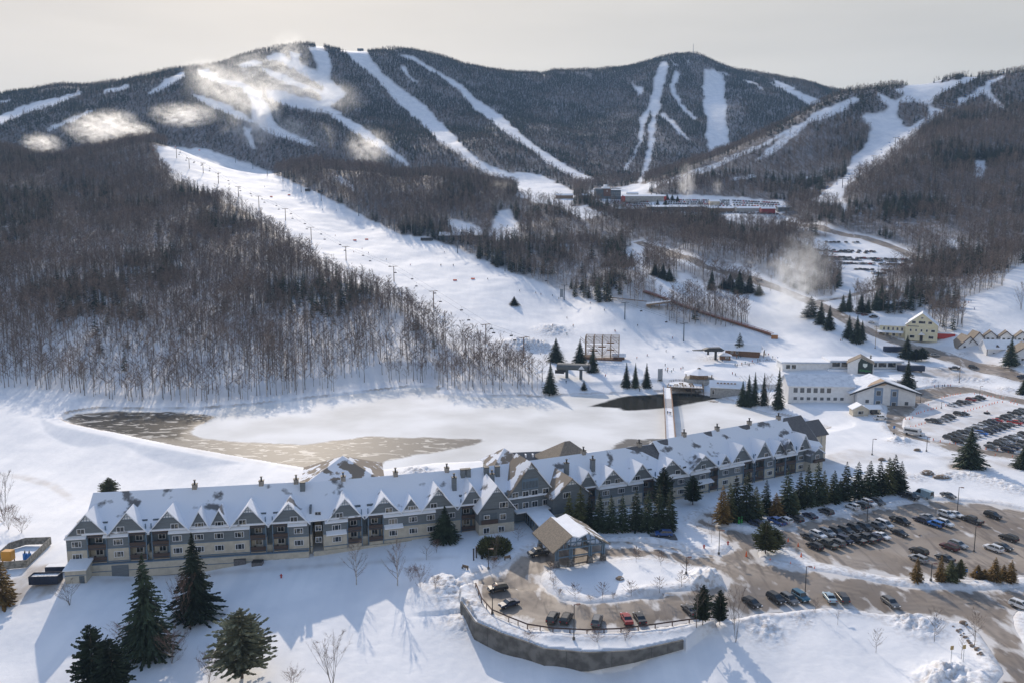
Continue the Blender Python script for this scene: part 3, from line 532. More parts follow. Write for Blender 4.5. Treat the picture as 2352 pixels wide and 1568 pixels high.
def soft(polys, w, amp=1.2):
    x = vs[:, 0] + amp * fbm(vs[:, 0], vs[:, 1], 6, 3, 91); y = vs[:, 1] + amp * 1.6 * fbm(vs[:, 0], vs[:, 1], 6, 3, 92); r = np.zeros(len(x))
    for P in polys:
        q = wz(P); i = inpoly(x, y, q); d = sdist(x, y, q); r = np.maximum(r, np.clip(np.where(i, d, -d) / w * .5 + .5, 0, 1))
    return r
set_attr(o.data, 'thin', soft(THINICE, .5)); set_attr(o.data, 'dark', soft(WETDARK, 3.0)); set_attr(o.data, 'water', soft(WATER, .8, .8))
# ------------------------------------------------------------------ trees
M_bark = mat("bark_grey", (.20, .17, .145), .9, noise=.3, nscale=.6); M_birch = mat("bark_pale", (.42, .38, .34), .85, noise=.3, nscale=1.2)
M_twig = mat("twigs_brown", (.19, .145, .118), .9, noise=.35, nscale=.3, vary=.4); M_twig2 = mat("twigs_russet", (.19, .12, .09), .9, noise=.3, nscale=.5)
M_need = mat("needles_dark", (.038, .052, .03), .8, noise=.45, nscale=.8, spec=.2, vary=.4); M_need2 = mat("needles_olive", (.10, .105, .045), .8, noise=.4, nscale=.8, spec=.2); M_needb = mat("needles_rust", (.17, .105, .035), .8, noise=.4, nscale=.9, spec=.2)
M_needp = mat("needles_pine", (.19, .19, .12), .8, noise=.4, nscale=.8, spec=.2); M_ctrunk = mat("conifer_bark", (.09, .065, .05), .9)
def rot_to(d): return Vector(d).to_track_quat('Z', 'Y')
def bare(h, cw, nb, nt, tw, rnd, low=.35, multi=1, vase=.8, mats=(None, None), tl=.08):
    """bare hardwood: returns (trunk MB, crown MB); h height, cw crown half-width, nb limbs, nt twigs, tw twig half-width"""
    T = MB(); C = MB()
    for s in range(multi):
        a0 = rnd.uniform(0, 6.28); ln = (.0 if multi == 1 else rnd.uniform(.1, .22)) * h; bx, by = math.cos(a0) * ln, math.sin(a0) * ln; r0 = h * .012 / math.sqrt(multi)
        top = Vector((bx, by, h * rnd.uniform(.85, .97))); pts = [Vector((0, 0, -.3))]
        for k in range(1, 5): f = k / 4; pts.append(Vector((bx * f + rnd.uniform(-.012, .012) * h, by * f + rnd.uniform(-.012, .012) * h, top.z * f)))
        for k in range(4): T.tube(pts[k], pts[k + 1], r0 * (1 - k * .22), r0 * (1 - (k + 1) * .22), 5, cap=False)
        for i in range(nb // multi):
            f = low + (1 - low) * ((i + rnd.random()) / (nb // multi)) ** .9; f = min(f, .97); k = min(int(f * 4), 3); p = pts[k].lerp(pts[k + 1], f * 4 - k); a = rnd.uniform(0, 6.28)
            ext = cw * (1.15 - .75 * max(0, (f - low) / (1 - low)) ** 1.3) * rnd.uniform(.6, 1.05); up = ext * vase * rnd.uniform(.7, 1.5)
            q = p + Vector((math.cos(a) * ext, math.sin(a) * ext, up)); q.z = min(q.z, h)
            mid_ = p.lerp(q, .5) + Vector((0, 0, -ext * .12)); rb = r0 * (1.05 - f) * .55 + h * .0006
            C.tube(p, mid_, rb, rb * .65, 3, cap=False); C.tube(mid_, q, rb * .65, rb * .2, 3, cap=False)
            for j in range(nt):
                g = rnd.uniform(.25, 1.05); s0 = p.lerp(mid_, g * 2) if g < .5 else mid_.lerp(q, g * 2 - 1); l = h * tl * rnd.uniform(.5, 1.3)
                dr = ((q - p).normalized() + Vector((rnd.gauss(0, .55), rnd.gauss(0, .55), rnd.gauss(.35, .45)))).normalized(); sd = dr.cross(Vector((rnd.gauss(0, 1), rnd.gauss(0, 1), rnd.gauss(0, .3)))).normalized() * tw
                e = s0 + dr * l; C.add([s0 - sd, s0 + sd, e], [(0, 1, 2)])
                if tw < .05:
                    s1 = s0.lerp(e, .45); d2 = (dr + Vector((rnd.gauss(0, .6), rnd.gauss(0, .6), rnd.gauss(0, .4)))).normalized(); C.add([s1 - sd * .7, s1 + sd * .7, s1 + d2 * l * .6], [(0, 1, 2)])
    return T, C
def conifer(h, w, layers, per, rnd, droop=.25, ragged=.25, start=.06, shape=1.0, sub=3, pine=False, leaf=1.0):
    """conifer: trunk, and a crown of many small drooping sprays"""
    T = MB(); C = MB(); T.tube((0, 0, -.3), (0, 0, h * .97), h * .014 + .03, .02, 6, cap=False)
    for i in range(layers):
        f = start + (1 - start) * i / layers; z = f * h; rad = w * (1 - (f - start) / (1 - start)) ** shape * (1 if f > start + .08 else .8)
        if pine: rad = w * math.sin(math.pi * min(1, (f - start) / (1 - start) * .78 + .22)) ** .8 * (1.05 - .35 * f)
        n = max(4, int(per * (.45 + .55 * rad / w)))
        for j in range(n):
            a = 2 * math.pi * (j + rnd.random() * .9) / n; l = rad * rnd.uniform(1 - ragged, 1 + ragged * .6); zz = z + rnd.uniform(-.5, .5) * h / layers
            dx, dy = math.cos(a), math.sin(a); dr = -droop * rnd.uniform(.6, 1.3) if not pine else rnd.uniform(.0, .35)
            base = Vector((dx * .05, dy * .05, zz)); tip = Vector((dx * l, dy * l, zz + l * dr + (l * .1 if f > .6 else 0)))
            for k in range(sub):
                g0 = .12 + .88 * k / sub; g1 = min(1.06, g0 + 1.15 / sub); p = base.lerp(tip, g0); q = base.lerp(tip, g1) + Vector((rnd.uniform(-.05, .05) * l, rnd.uniform(-.05, .05) * l, 0))
                ww = leaf * (.30 * l / sub + .06 * w) * (1.15 - .5 * g0) * rnd.uniform(.7, 1.3); sd = Vector((-dy, dx, rnd.uniform(-.25, .25))) * ww; dn = Vector((0, 0, -ww * rnd.uniform(.2, .7)))
                C.add([p + sd * .5 + dn * .3, q + sd * .9 + dn, q + (q - p) * .35, q - sd * .9 + dn, p - sd * .5 + dn * .3, p.lerp(q, .5) + Vector((0, 0, ww * .25))], [(0, 1, 5), (1, 2, 5), (2, 3, 5), (3, 4, 5)])
                if pine: C.add([p - sd * .4 + Vector((0, 0, ww * .8)), q + Vector((0, 0, ww * 1.1)), q + sd * .3 - Vector((0, 0, ww * .2))], [(0, 1, 2)])
    C.add([(0.04 * w, 0, h * .93), (-.03 * w, .04 * w, h * .93), (-.03 * w, -.04 * w, h * .93), (0, 0, h)], [(0, 1, 3), (1, 2, 3), (2, 0, 3)])
    return T, C
def joined(name, TC, mats):
    T, C = TC; m = MB(); m.v = list(T.v); m.f = list(T.f); m.m = [0] * len(T.f); n = len(m.v); m.v += C.v; m.f += [tuple(i + n for i in f) for f in C.f]; m.m += [1] * len(C.f)
    me = bpy.data.meshes.new(name); me.from_pydata(m.v, [], m.f); [me.materials.append(x) for x in mats]; me.polygons.foreach_set('material_index', m.m); me.update(); return bpy.data.objects.new(name, me)
def template_set(name, objs):
    c = bpy.data.collections.new(name)
    for o in objs: c.objects.link(o)
    return c
rt = random.Random(11)
TB = template_set("bare_tree_kinds", [joined("bare_a%d" % i, bare(1 * 16, 3.0 + .5 * i % 2, 16, 13, .05, rt, .35 + .06 * (i % 3)), (M_bark if i != 2 else M_birch, M_twig)) for i in range(4)])
TBF = template_set("bare_tree_far_kinds", [joined("bare_b%d" % i, bare(14, 3.2, 9, 6, .13, rt, .3, tl=.16), (M_bark, M_twig)) for i in range(4)])
TCN = template_set("conifer_kinds", [joined("conifer_a%d" % i, conifer(15, 3.0 - .3 * i, 14, 9, rt, sub=2), (M_ctrunk, M_need)) for i in range(3)])
TCF = template_set("conifer_far_kinds", [joined("conifer_b%d" % i, conifer(11, 2.3, 6, 6, rt, sub=1, leaf=1.6), (M_ctrunk, M_need)) for i in range(3)])
def scatter(name, pts, coll, label, cat):
    """one object: a cloud of points, each carrying one tree of the kinds in coll"""
    me = bpy.data.meshes.new(name); me.vertices.add(len(pts)); me.vertices.foreach_set('co', pts[:, :3].astype(np.float32).ravel())
    set_attr(me, 'sc', pts[:, 3]); set_attr(me, 'sxy', pts[:, 3] * RNG.uniform(.85, 1.2, len(pts)))
    a = me.attributes.new('rz', 'FLOAT', 'POINT'); a.data.foreach_set('value', RNG.uniform(0, 6.28, len(pts)).astype(np.float32))
    a = me.attributes.new('kind_id', 'INT', 'POINT'); a.data.foreach_set('value', RNG.integers(0, 12, len(pts)).astype(np.int32))
    o = link(name, me); tag(o, label, cat, None, 'stuff')
    ng = bpy.data.node_groups.new(name, 'GeometryNodeTree'); ng.interface.new_socket('Geometry', in_out='INPUT', socket_type='NodeSocketGeometry'); ng.interface.new_socket('Geometry', in_out='OUTPUT', socket_type='NodeSocketGeometry')
    N = ng.nodes; K = ng.links; gi = N.new('NodeGroupInput'); go = N.new('NodeGroupOutput'); ip = N.new('GeometryNodeInstanceOnPoints'); ci = N.new('GeometryNodeCollectionInfo')
    ci.inputs['Collection'].default_value = coll; ci.inputs['Separate Children'].default_value = True; ci.inputs['Reset Children'].default_value = True
    def na(n, t): q = N.new('GeometryNodeInputNamedAttribute'); q.data_type = t; q.inputs[0].default_value = n; return q.outputs[0]
    cx = N.new('ShaderNodeCombineXYZ'); K.new(na('sxy', 'FLOAT'), cx.inputs[0]); K.new(na('sxy', 'FLOAT'), cx.inputs[1]); K.new(na('sc', 'FLOAT'), cx.inputs[2])
    rx_ = N.new('ShaderNodeCombineXYZ'); K.new(na('rz', 'FLOAT'), rx_.inputs[2])
    K.new(gi.outputs[0], ip.inputs['Points']); K.new(ci.outputs[0], ip.inputs['Instance']); ip.inputs['Pick Instance'].default_value = True; K.new(na('kind_id', 'INT'), ip.inputs['Instance Index'])
    K.new(rx_.outputs[0], ip.inputs['Rotation']); K.new(cx.outputs[0], ip.inputs['Scale']); K.new(ip.outputs[0], go.inputs[0])
    md = o.modifiers.new('trees', 'NODES'); md.node_group = ng; return o
# ---- candidates
def cand(Y0, Y1, s):
    xs, ys = np.meshgrid(np.arange(-.74 * Y1, .74 * Y1, s), np.arange(Y0, Y1, s)); x = xs.ravel() + RNG.uniform(-.5, .5, xs.size) * s; y = ys.ravel() + RNG.uniform(-.5, .5, xs.size) * s
    k = (np.abs(x / y) < .74) & (y > Y0) & (y < Y1); x, y = x[k], y[k]; z = hgt(x, y); px, py = proj(x, y, z); w = woods(px, py) & (bilin(ROADDIST, x / y, np.log(y)) > 5); w &= bilin(FOR, x / y, np.log(y)) > .35
    th = np.zeros(len(x), bool)
    for p in THIN: th |= inpoly(px, py, p)
    w &= fbm(x, y, 38, 4, 63) < .34 + .4 * RNG.random(len(x))
    gl = np.zeros(len(x), bool)
    for p in GLADE: gl |= inpoly(px, py, p)
    w &= ~(gl & (RNG.random(len(x)) < .5))
    w &= ~(th & (RNG.random(len(x)) < .32)); return np.stack([x, y, z, px, py], -1)[w]
C1 = cand(380, 640, 3.7); C2 = cand(640, 1250, 4.5); C3 = cand(1250, 2750, 5.4)
def is_con(c, base):
    n = fbm(c[:, 0], c[:, 1], 70, 3, 41); p = base + np.clip((c[:, 2] - 210) / 160, 0, .75) * (c[:, 1] > 900) * np.clip(.85 + 1.6 * n, .15, 1.2) + .5 * (n > .25)
    p += .5 * (inpoly(c[:, 3], c[:, 4], D("-50,420 60,440 130,470 120,520 40,560 -50,540"))) + .35 * inpoly(c[:, 3], c[:, 4], D("1340,540 1450,560 1470,600 1400,610")) + .35 * inpoly(c[:, 3], c[:, 4], D("1650,420 2352,350 2352,600 1900,450")) * (n > .1)
    return RNG.random(len(c)) < p
k1, k2, k3 = is_con(C1, .012), is_con(C2, .03), is_con(C3, .25); k1 &= (C1[:, 1] > 490) | (RNG.random(len(C1)) < .06)
def seen(c):      # in frame
    return (c[:, 3] > -10) & (c[:, 3] < 2362)
B1 = C1[~k1]; B1 = B1[np.argsort(B1[:, 1])]; sv = seen(B1); first = np.where(sv)[0][:290]; rest = np.setdiff1d(np.arange(len(B1)), first)
INDIV_BARE = B1[first]
def P4(c, lo, hi): return np.c_[c[:, :3], RNG.uniform(lo, hi, len(c)) * (1 + .32 * fbm(c[:, 0], c[:, 1], 26, 3, 88))]
scatter("hardwood_forest", P4(np.vstack([B1[rest], C2[~k2]]), .62, 1.12), TB, "dense bare brown hardwood forest covering the hills round the ski slopes", "forest")
scatter("far_hardwood_forest", P4(C3[~k3], .5, .9), TBF, "hazy bare woods on the far mountainsides between the ski trails", "forest")
scatter("mixed_conifers", P4(np.vstack([C1[k1], C2[k2]]), .55, 1.1), TCN, "dark evergreens scattered through the bare hillside woods", "forest")
scatter("far_conifer_forest", P4(C3[k3], .5, 1.0), TCF, "dark evergreen forest on the upper flanks of the far mountains", "forest")
print("trees", len(C1), len(C2), len(C3), "indiv", len(first))
# ------------------------------------------------------------------ hotel
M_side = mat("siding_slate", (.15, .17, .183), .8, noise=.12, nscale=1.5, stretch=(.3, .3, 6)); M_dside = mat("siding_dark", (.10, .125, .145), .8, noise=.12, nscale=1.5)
M_cream = mat("siding_cream", (.50, .455, .37), .8, noise=.08, nscale=.8); M_trim = mat("trim_bluegrey", (.13, .19, .25), .7); M_wfr = mat("window_white", (.72, .73, .75), .5)
M_pane = mat("pane_dark", (.025, .03, .035), .12, spec=.6, nscale=.55, col2=(.24, .215, .17), lo=.54, hi=.60); M_rail = mat("rail_brown", (.075, .05, .04), .7); M_snow = mat("snow_settled", (.82, .84, .87), .8, noise=.03, nscale=.4, bump=.08)
M_shingle = mat("shingle_tan", (.21, .175, .135), .9, noise=.2, nscale=2.5); M_shingd = mat("shingle_grey", (.13, .125, .125), .9, noise=.2, nscale=2.5)
M_roof = mat("roof_snow_patchy", (.16, .155, .155), .85, nscale=.16, col2=(.80, .82, .86), lo=.345, hi=.40, detail=7, bump=.3)
M_rooft = mat("roof_snow_tan", (.22, .18, .14), .85, nscale=.22, col2=(.80, .82, .86), lo=.50, hi=.54, detail=6, bump=.2)
M_conc = mat("concrete_stained", (.125, .122, .115), .9, noise=.3, nscale=.5, detail=8); M_metal = mat("metal_grey", (.30, .32, .34), .4, metal=.6); M_steel = mat("galvanised", (.42, .44, .46), .45, metal=.3)
M_stone = mat("stone_pier", (.16, .15, .14), .9, noise=.5, nscale=2.5); M_dark = mat("dark_opening", (.02, .022, .025), .7)
HP = [(-106.0, 188.6), (-52.2, 197.8), (-9.3, 210.9), (50.1, 237.1), (106.8, 268.7)]
RIDGE = [(14.6, 14.6), (14.4, 14.2), (14.2, 14.6), (15.6, 16.4)]
hotel = empty("hotel", (HP[0][0], HP[0][1], -3.2), 0, "long snow-roofed hotel with a row of grey gables over cream lower walls, beside the pond", "hotel")
class Seg:
    def __init__(s, i):
        a, b = Vector(HP[i]), Vector(HP[i + 1]); s.a = a; s.t = (b - a).normalized(); s.n = Vector((-s.t.y, s.t.x)); s.L = (b - a).length; s.z0, s.z1 = RIDGE[i]
    def w(s, u, d, z): p = s.a + s.t * u + s.n * d; return (p.x - HP[0][0], p.y - HP[0][1], z + 3.2)
    def s_of(s, px, py, d=0.0):
        dx, dy, dz = ray(px, py); o = s.a + s.n * d; k = dx / dy
        # point (k*Y, Y): (k*Y - ox)*nx + (Y-oy)*ny = 0
        Y = (o.x * s.n.x + o.y * s.n.y) / (k * s.n.x + s.n.y); q = Vector((k * Y, Y)) - s.a; return q.dot(s.t), CAMZ + dz * Y / dy
    def ridge(s, u): return s.z0 + (s.z1 - s.z0) * u / s.L
SG = [Seg(i) for i in range(4)]
def HB(m, S, u0, u1, d0, d1, z0, z1, k=0):
    m.hexa([S.w(u0, d0, z0), S.w(u1, d0, z0), S.w(u1, d1, z0), S.w(u0, d1, z0), S.w(u0, d0, z1), S.w(u1, d0, z1), S.w(u1, d1, z1), S.w(u0, d1, z1)], k)
EAVE = 7.2; DEP = 19.0; RD_ = 9.5
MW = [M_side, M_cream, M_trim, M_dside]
WALLM = MB(); RAILM = []; WIN = []
def floors(S): return (.3, 3.5, 6.7)
def wallbay(S, u0, u1, top=EAVE, d=0.0, cream=3.4, base=-4.2, k=0):
    HB(WALLM, S, u0, u1, d, RD_, cream, top, k); HB(WALLM, S, u0, u1, d + .001, RD_, base, cream, 1)
    HB(WALLM, S, u0 - .0, u1, d - .07, d - .002, -.15, .1, 2); HB(WALLM, S, u0, u1, d - .06, d - .003, cream - .12, cream + .12, 2)
def window(S, u, z, w=1.5, h=1.15, d=0.0, kind=2): WIN.append((S, u, z, w, h, d, kind))
def balcony(S, u0, u1, top=9.6, levels=(.3, 3.5, 6.7), dr=1.8):
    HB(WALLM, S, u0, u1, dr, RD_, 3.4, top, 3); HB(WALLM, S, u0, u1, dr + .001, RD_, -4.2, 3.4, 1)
    HB(WALLM, S, u0, u1, -.05, dr, -4.2, .1, 1)
    for q, z in enumerate(levels):
        HB(WALLM, S, u0, u1, -.15, dr, z - .22, z, 2)
        r = MB(); HB(r, S, u0 + .05, u1 - .05, -.2, -.14, z + .12, z + .95); HB(r, S, u0, u1, -.24, -.1, z + .95, z + 1.05); HB(r, S, u0, u1, -.19, -.12, z - .32, z - .04); RAILM.append(r)
        um = (u0 + u1) / 2; window(S, um - .1, z + 1.55, 1.5, 1.2, dr); HB(WALLM, S, um + .95, um + 1.6, dr - .05, dr, z, z + 2.1, 2)
        ch = r; HB(ch, S, um - 1.2, um - .7, .4, .9, z + .01, z + .45); HB(ch, S, um - 1.2, um - .7, .85, .92, z + .45, z + .95)
    for u in (u0, u1): HB(WALLM, S, u - .12, u + .12, -.2, .1, -4, top - .4, 2)
ROOFS = []; GABW = MB(); FRET = MB()
def gable(S, pl, pr, papex, d=-.3, py=1200, eave=None, back=None, wallz=None, fret=True, mats=None, ov=.55):
    """front gable: S segment, picture x of both eaves, picture point of the peak"""
    u0 = S.s_of(pl, py, d)[0]; u1 = S.s_of(pr, py, d)[0]; um, za = S.s_of(papex[0], papex[1], d - .6); um = (u0 + u1) / 2; ze = EAVE if eave is None else eave
    za = max(za, ze + 1.0); zr = S.ridge(um)
    def droof(z): return -.5 + (z - EAVE) / (zr - EAVE) * (RD_ + .5)
    da = min(droof(za), RD_) if back is None else back; de = max(droof(ze), .3) if back is None else back
    wz = ze if wallz is None else wallz
    GABW.add([S.w(u0, d, wz), S.w(u1, d, wz), S.w(u1, d, ze), S.w(um, d, za - .15), S.w(u0, d, ze), S.w(u0, d + 2.2, wz), S.w(u1, d + 2.2, wz), S.w(u1, d + 2.2, ze), S.w(um, d + 2.2, za - .15), S.w(u0, d + 2.2, ze)],
        [(0, 1, 2, 3, 4), (9, 8, 7, 6, 5), (0, 5, 6, 1), (1, 6, 7, 2), (0, 4, 9, 5)])
    sl = (za - ze) / ((u1 - u0) / 2); r = MB(); fo = d - .75; th = .34
    zl = ze - sl * ov
    for sgn, ue in ((-1, u0 - ov), (1, u1 + ov)):
        A = [S.w(um, fo, za), S.w(um, da + .3, za), S.w(ue, de, zl), S.w(ue, fo, zl)]; B = [(x, y, z + th) for x, y, z in A]
        if sgn < 0: A = A[::-1]; B = B[::-1]
        r.hexa(A + B, 0)
    ROOFS.append((r, mats or [M_roof]))
    if fret:   # timber lattice in the peak
        hh = min(1.5, (za - ze) * .34); zb = za - .3 - hh; ww = hh / sl
        FRET.add([S.w(um - ww, d - .07, zb), S.w(um + ww, d - .07, zb), S.w(um, d - .07, za - .3)], [(0, 1, 2)], 0)
        HB(FRET, S, um - ww, um + ww, d - .14, d - .08, zb - .08, zb + .05, 1); HB(FRET, S, um - .06, um + .06, d - .13, d - .08, zb, za - .4, 1); HB(FRET, S, um - ww * .5 - .05, um - ww * .5 + .05, d - .13, d - .08, zb, zb + hh * .45, 1); HB(FRET, S, um + ww * .5 - .05, um + ww * .5 + .05, d - .13, d - .08, zb, zb + hh * .45, 1)
        HB(FRET, S, um - ww * .55, um + ww * .55, d - .135, d - .08, zb + hh * .42, zb + hh * .5, 1)
    return u0, u1, um, za
PENT = []
def pent(S, u0, u1, z=6.75, d=-.9):
    r = MB(); r.hexa([S.w(u0, d, z - .35), S.w(u1, d, z - .35), S.w(u1, .2, z + .25), S.w(u0, .2, z + .25), S.w(u0, d, z - .1), S.w(u1, d, z - .1), S.w(u1, .2, z + .65), S.w(u0, .2, z + .65)]); ROOFS.append((r, [M_snow]))
def U(S, px, py=1230, d=0.0): return S.s_of(px, py, d)[0]
def bays(S, items, py):
    for it in items:
        k, a, b = it[0], U(S, it[1], py), U(S, it[2], py)
        if k == 'W':
            wallbay(S, a, b)
            for q in it[3:]:
                um = U(S, q, py); window(S, um, 1.7, 2.0, 1.25, kind=3); window(S, um, 4.9, 2.0, 1.25, kind=3)
        elif k == 'B': balcony(S, a, b)
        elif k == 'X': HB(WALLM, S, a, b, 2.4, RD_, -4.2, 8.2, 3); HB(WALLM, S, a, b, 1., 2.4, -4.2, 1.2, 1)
# left wing
S = SG[0]
bays(S, [('W', 152, 200, 176), ('B', 201, 245), ('W', 246, 296, 272), ('B', 297, 337), ('X', 337, 349), ('B', 350, 390), ('W', 391, 574, 408, 458, 504, 551), ('B', 575, 612), ('X', 612, 627), ('B', 628, 663), ('W', 664, 710, 687)], 1250)
for g in ((152, 246, (203, 1182)), (249, 337, (297, 1177)), (343, 432, (381, 1174)), (530, 613, (577, 1162)), (620, 708, (656, 1157))): gable(S, *g)
for x, a in ((458, 1175), (504, 1172)): gable(S, x - 20, x + 20, (x, a), fret=False, d=-.1, eave=EAVE + .6, wallz=6.5)
for x in (186, 277, 402, 558, 676): window(S, U(S, x, 1210), 8.25, 1.6, 1.1, -.3)
for x in (458, 504): window(S, U(S, x, 1200), 8.0, 1.9, 1.15, -.1, 3)
for a, b in ((150, 199), (238, 296), (388, 575), (662, 707)): pent(S, U(S, a), U(S, b))
a, b = U(S, 711, 1220), S.L + .2; wallbay(S, a, b, top=10.6, d=1.2, k=3)
for z in (1.7, 4.9, 8.6): window(S, U(S, 731, 1200, 1.2), z, 1.4, 1.3, 1.2)
# middle wing
S = SG[1]
bays(S, [('W', 742, 797, 773), ('B', 798, 831), ('X', 831, 845), ('B', 846, 880), ('W', 881, 1058, 903, 949, 990, 1036), ('B', 1059, 1092), ('W', 1093, 1120)], 1210)
for g in ((752, 831, (791, 1146)), (843, 920, (870, 1143)), (969, 1044, (1008, 1124)), (1055, 1113, (1080, 1117))): gable(S, *g, py=1160)
gable(S, 925, 962, (944, 1145), fret=False, d=-.1, eave=EAVE + .6, wallz=6.5, py=1160)
for x in (779, 893, 996, 1095): window(S, U(S, x, 1165, -.3), 8.25, 1.6, 1.1, -.3)
window(S, U(S, 946, 1160), 8.0, 1.9, 1.15, -.1, 3)
for a, b in ((745, 798), (880, 1000)): pent(S, U(S, a, 1180), U(S, b, 1180))
for a, b in ((748, 795), (882, 925)): pent(S, U(S, a, 1200), U(S, b, 1200), 3.6, -1.3)
# projecting block right of the middle wing
d_ = -4.5; a = U(S, 1101, 1200, d_); b = U(S, 1181, 1200, d_); HB(WALLM, S, a, b, d_, .5, 2.9, EAVE, 0); HB(WALLM, S, a, b, d_ + .001, .5, -4.2, 2.9, 1)
gable(S, 1099, 1182, (1152, 1116), d=d_, py=1170, back=6.0, eave=EAVE - .3)
window(S, U(S, 1157, 1150, d_), 8.0, 2.2, 1.4, d_, 3); window(S, U(S, 1155, 1176, d_), 4.7, 1.5, 1.4, d_); window(S, U(S, 1117, 1208, d_), 1.2, 1.5, 1.4, d_); window(S, U(S, 1151, 1202, d_), 1.2, 1.5, 1.4, d_)
HB(WALLM, S, U(S, 1106, 1180, d_), U(S, 1142, 1180, d_), d_ - .05, d_ - .001, 3.3, 6.0, 3); r = MB(); HB(r, S, U(S, 1105, 1180, d_), U(S, 1143, 1180, d_), d_ - .5, d_ - .06, 3.1, 4.2); RAILM.append(r)
window(S, U(S, 1118, 1175, d_), 5.0, 1.4, .9, d_ - .06)
# central wing with the tall gable
S = SG[2]
a, b = U(S, 1178, 1180), U(S, 1275, 1180); wallbay(S, a - 2, b, top=9, cream=.3)
gable(S, 1164, 1272, (1196, 1067), py=1130, eave=EAVE + .7, d=-.3, back=9.4, mats=[M_rooft])
for x in (1183, 1207, 1228, 1253):
    window(S, U(S, x, 1150), 4.9, 1.6, 1.5); window(S, U(S, x, 1128, -.3), 8.4, 1.7, 1.3, -.3)
a, b = U(S, 1199, 1100, -.3), U(S, 1236, 1100, -.3); HB(WALLM, S, a, b, -.42, -.3, 9.6, 12.6, 2); HB(WALLM, S, a + .2, b - .2, -.47, -.42, 9.9, 11.9, 3)
for q in range(1, 5): HB(WALLM, S, a + (b - a) * q / 5 - .05, a + (b - a) * q / 5 + .05, -.5, -.47, 9.9, 11.9, 2)
d_ = -4.; a = U(S, 1270, 1150, d_); b = U(S, 1352, 1150, d_); HB(WALLM, S, a, b, d_, .5, 2.4, EAVE, 0); HB(WALLM, S, a, b, d_ + .001, .5, -4.2, 2.4, 1)
gable(S, 1269, 1354, (1305, 1101), d=d_, py=1140, back=6.5, eave=EAVE, mats=[M_rooft]); window(S, U(S, 1302, 1130, d_), 7.6, 2.2, 1.4, d_, 3); window(S, U(S, 1330, 1180, d_), 4.4, 1.6, 1.3, d_)
bays(S, [('B', 1345, 1367), ('W', 1368, 1440, 1391, 1426), ('W', 1440, 1475, 1458), ('B', 1476, 1503), ('W', 1504, 1540, 1522), ('X', 1541, 1545), ('W', 1545, 1584, 1562)], 1160)
for g in ((1325, 1372, (1344, 1085)), (1374, 1437, (1402, 1080)), (1444, 1500, (1478, 1066)), (1505, 1576, (1535, 1058))): gable(S, *g, py=1105)
for x in (1396, 1418, 1464, 1556): window(S, U(S, x, 1100, -.3), 8.2, 1.5, 1.1, -.3)
for a, b in ((1372, 1437), (1440, 1475), (1530, 1580)): pent(S, U(S, a, 1110), U(S, b, 1110))
# right wing
S = SG[3]
HB(WALLM, S, -2.5, 3.0, .8, RD_, -4.2, 9.6, 3); window(S, U(S, 1572, 1066, .8), 8.4, 1.2, 1.4, .8)
bays(S, [('W', 1582, 1628, 1613), ('B', 1629, 1648), ('W', 1649, 1705, 1665, 1692), ('B', 1706, 1728), ('B', 1732, 1753), ('W', 1754, 1777, 1766), ('B', 1778, 1800), ('B', 1802, 1825), ('W', 1826, 1862, 1836)], 1110)
for g in ((1583, 1649, (1629, 1044)), (1676, 1727, (1709, 1023)), (1731, 1772, (1751, 1015)), (1828, 1860, (1843, 1000))): gable(S, *g, py=1060)
for x, a in ((1664, 1046), (1787, 1016), (1809, 1012)): gable(S, x - 13, x + 13, (x, a), fret=False, d=-.1, eave=EAVE + .6, wallz=6.5, py=1060)
for x in (1616, 1694, 1759, 1840): window(S, U(S, x, 1055, -.3), 8.3, 1.5, 1.1, -.3)
for x in (1664, 1787, 1809): window(S, U(S, x, 1055), 8.0, 1.8, 1.1, -.1, 3)
for a, b in ((1583, 1628), (1649, 1706), (1777, 1826)): pent(S, U(S, a, 1080), U(S, b, 1080))
pent(S, U(S, 1590, 1100), U(S, 1632, 1100), 3.5, -1.8)
d_ = -2.5; a, b = U(S, 1862, 1070, d_), U(S, 1889, 1070, d_); HB(WALLM, S, a, b, d_, 3, 3.2, 6.6, 0); HB(WALLM, S, a, b, d_ + .001, 3, -4.2, 3.2, 1); gable(S, 1861, 1889, (1879, 1029), d=d_, py=1060, back=4., eave=6.2)
r = MB(); HB(r, S, a + 1, b + .2, d_ - .8, d_ - .1, 3.3, 4.2); RAILM.append(r); window(S, (a + b) / 2, 5.1, 1.5, 1.2, d_)
# main roofs, back walls, end walls
for i, S in enumerate(SG):
    r = MB(); u0, u1 = (-.4 if i == 0 else -1.2), (S.L + .9 if i == 3 else S.L + .2); z0, z1 = S.z0, S.z1
    for sg in (0, 1):
        de, dr = (-.5, RD_) if sg == 0 else (DEP + .5, RD_)
        A = [S.w(u0, de, EAVE + .05), S.w(u1, de, EAVE + .05), S.w(u1, dr, z1), S.w(u0, dr, z0)]
        if sg: A = A[::-1]
        r.hexa(A + [(x, y, z + .32) for x, y, z in A])
    ROOFS.append((r, [M_roof]))
    HB(WALLM, S, u0 + .5, u1 - .5, RD_ + .002, DEP, -4.2, EAVE, 1)
    for u, z in ((u0 + .45, z0), (u1 - .45, z1)):
        WALLM.add([S.w(u, 0.05, EAVE), S.w(u, DEP - .05, EAVE), S.w(u, RD_, z - .1), S.w(u + .01, 0.05, EAVE), S.w(u + .01, DEP - .05, EAVE), S.w(u + .01, RD_, z - .1)], [(0, 1, 2), (5, 4, 3), (0, 3, 4, 1), (1, 4, 5, 2), (2, 5, 3, 0)], 0)
S = SG[0]    # west end: chimney stack, lower end roof, garage porch
HB(WALLM, S, -2.6, -.1, 3.2, 5.6, -4, 9.4, 1); HB(WALLM, S, -3.2, 0., 1.5, 13, -4.2, 6.6, 1); HB(WALLM, S, -2.75, -.05, 3.05, 5.75, 3.3, 3.55, 2)
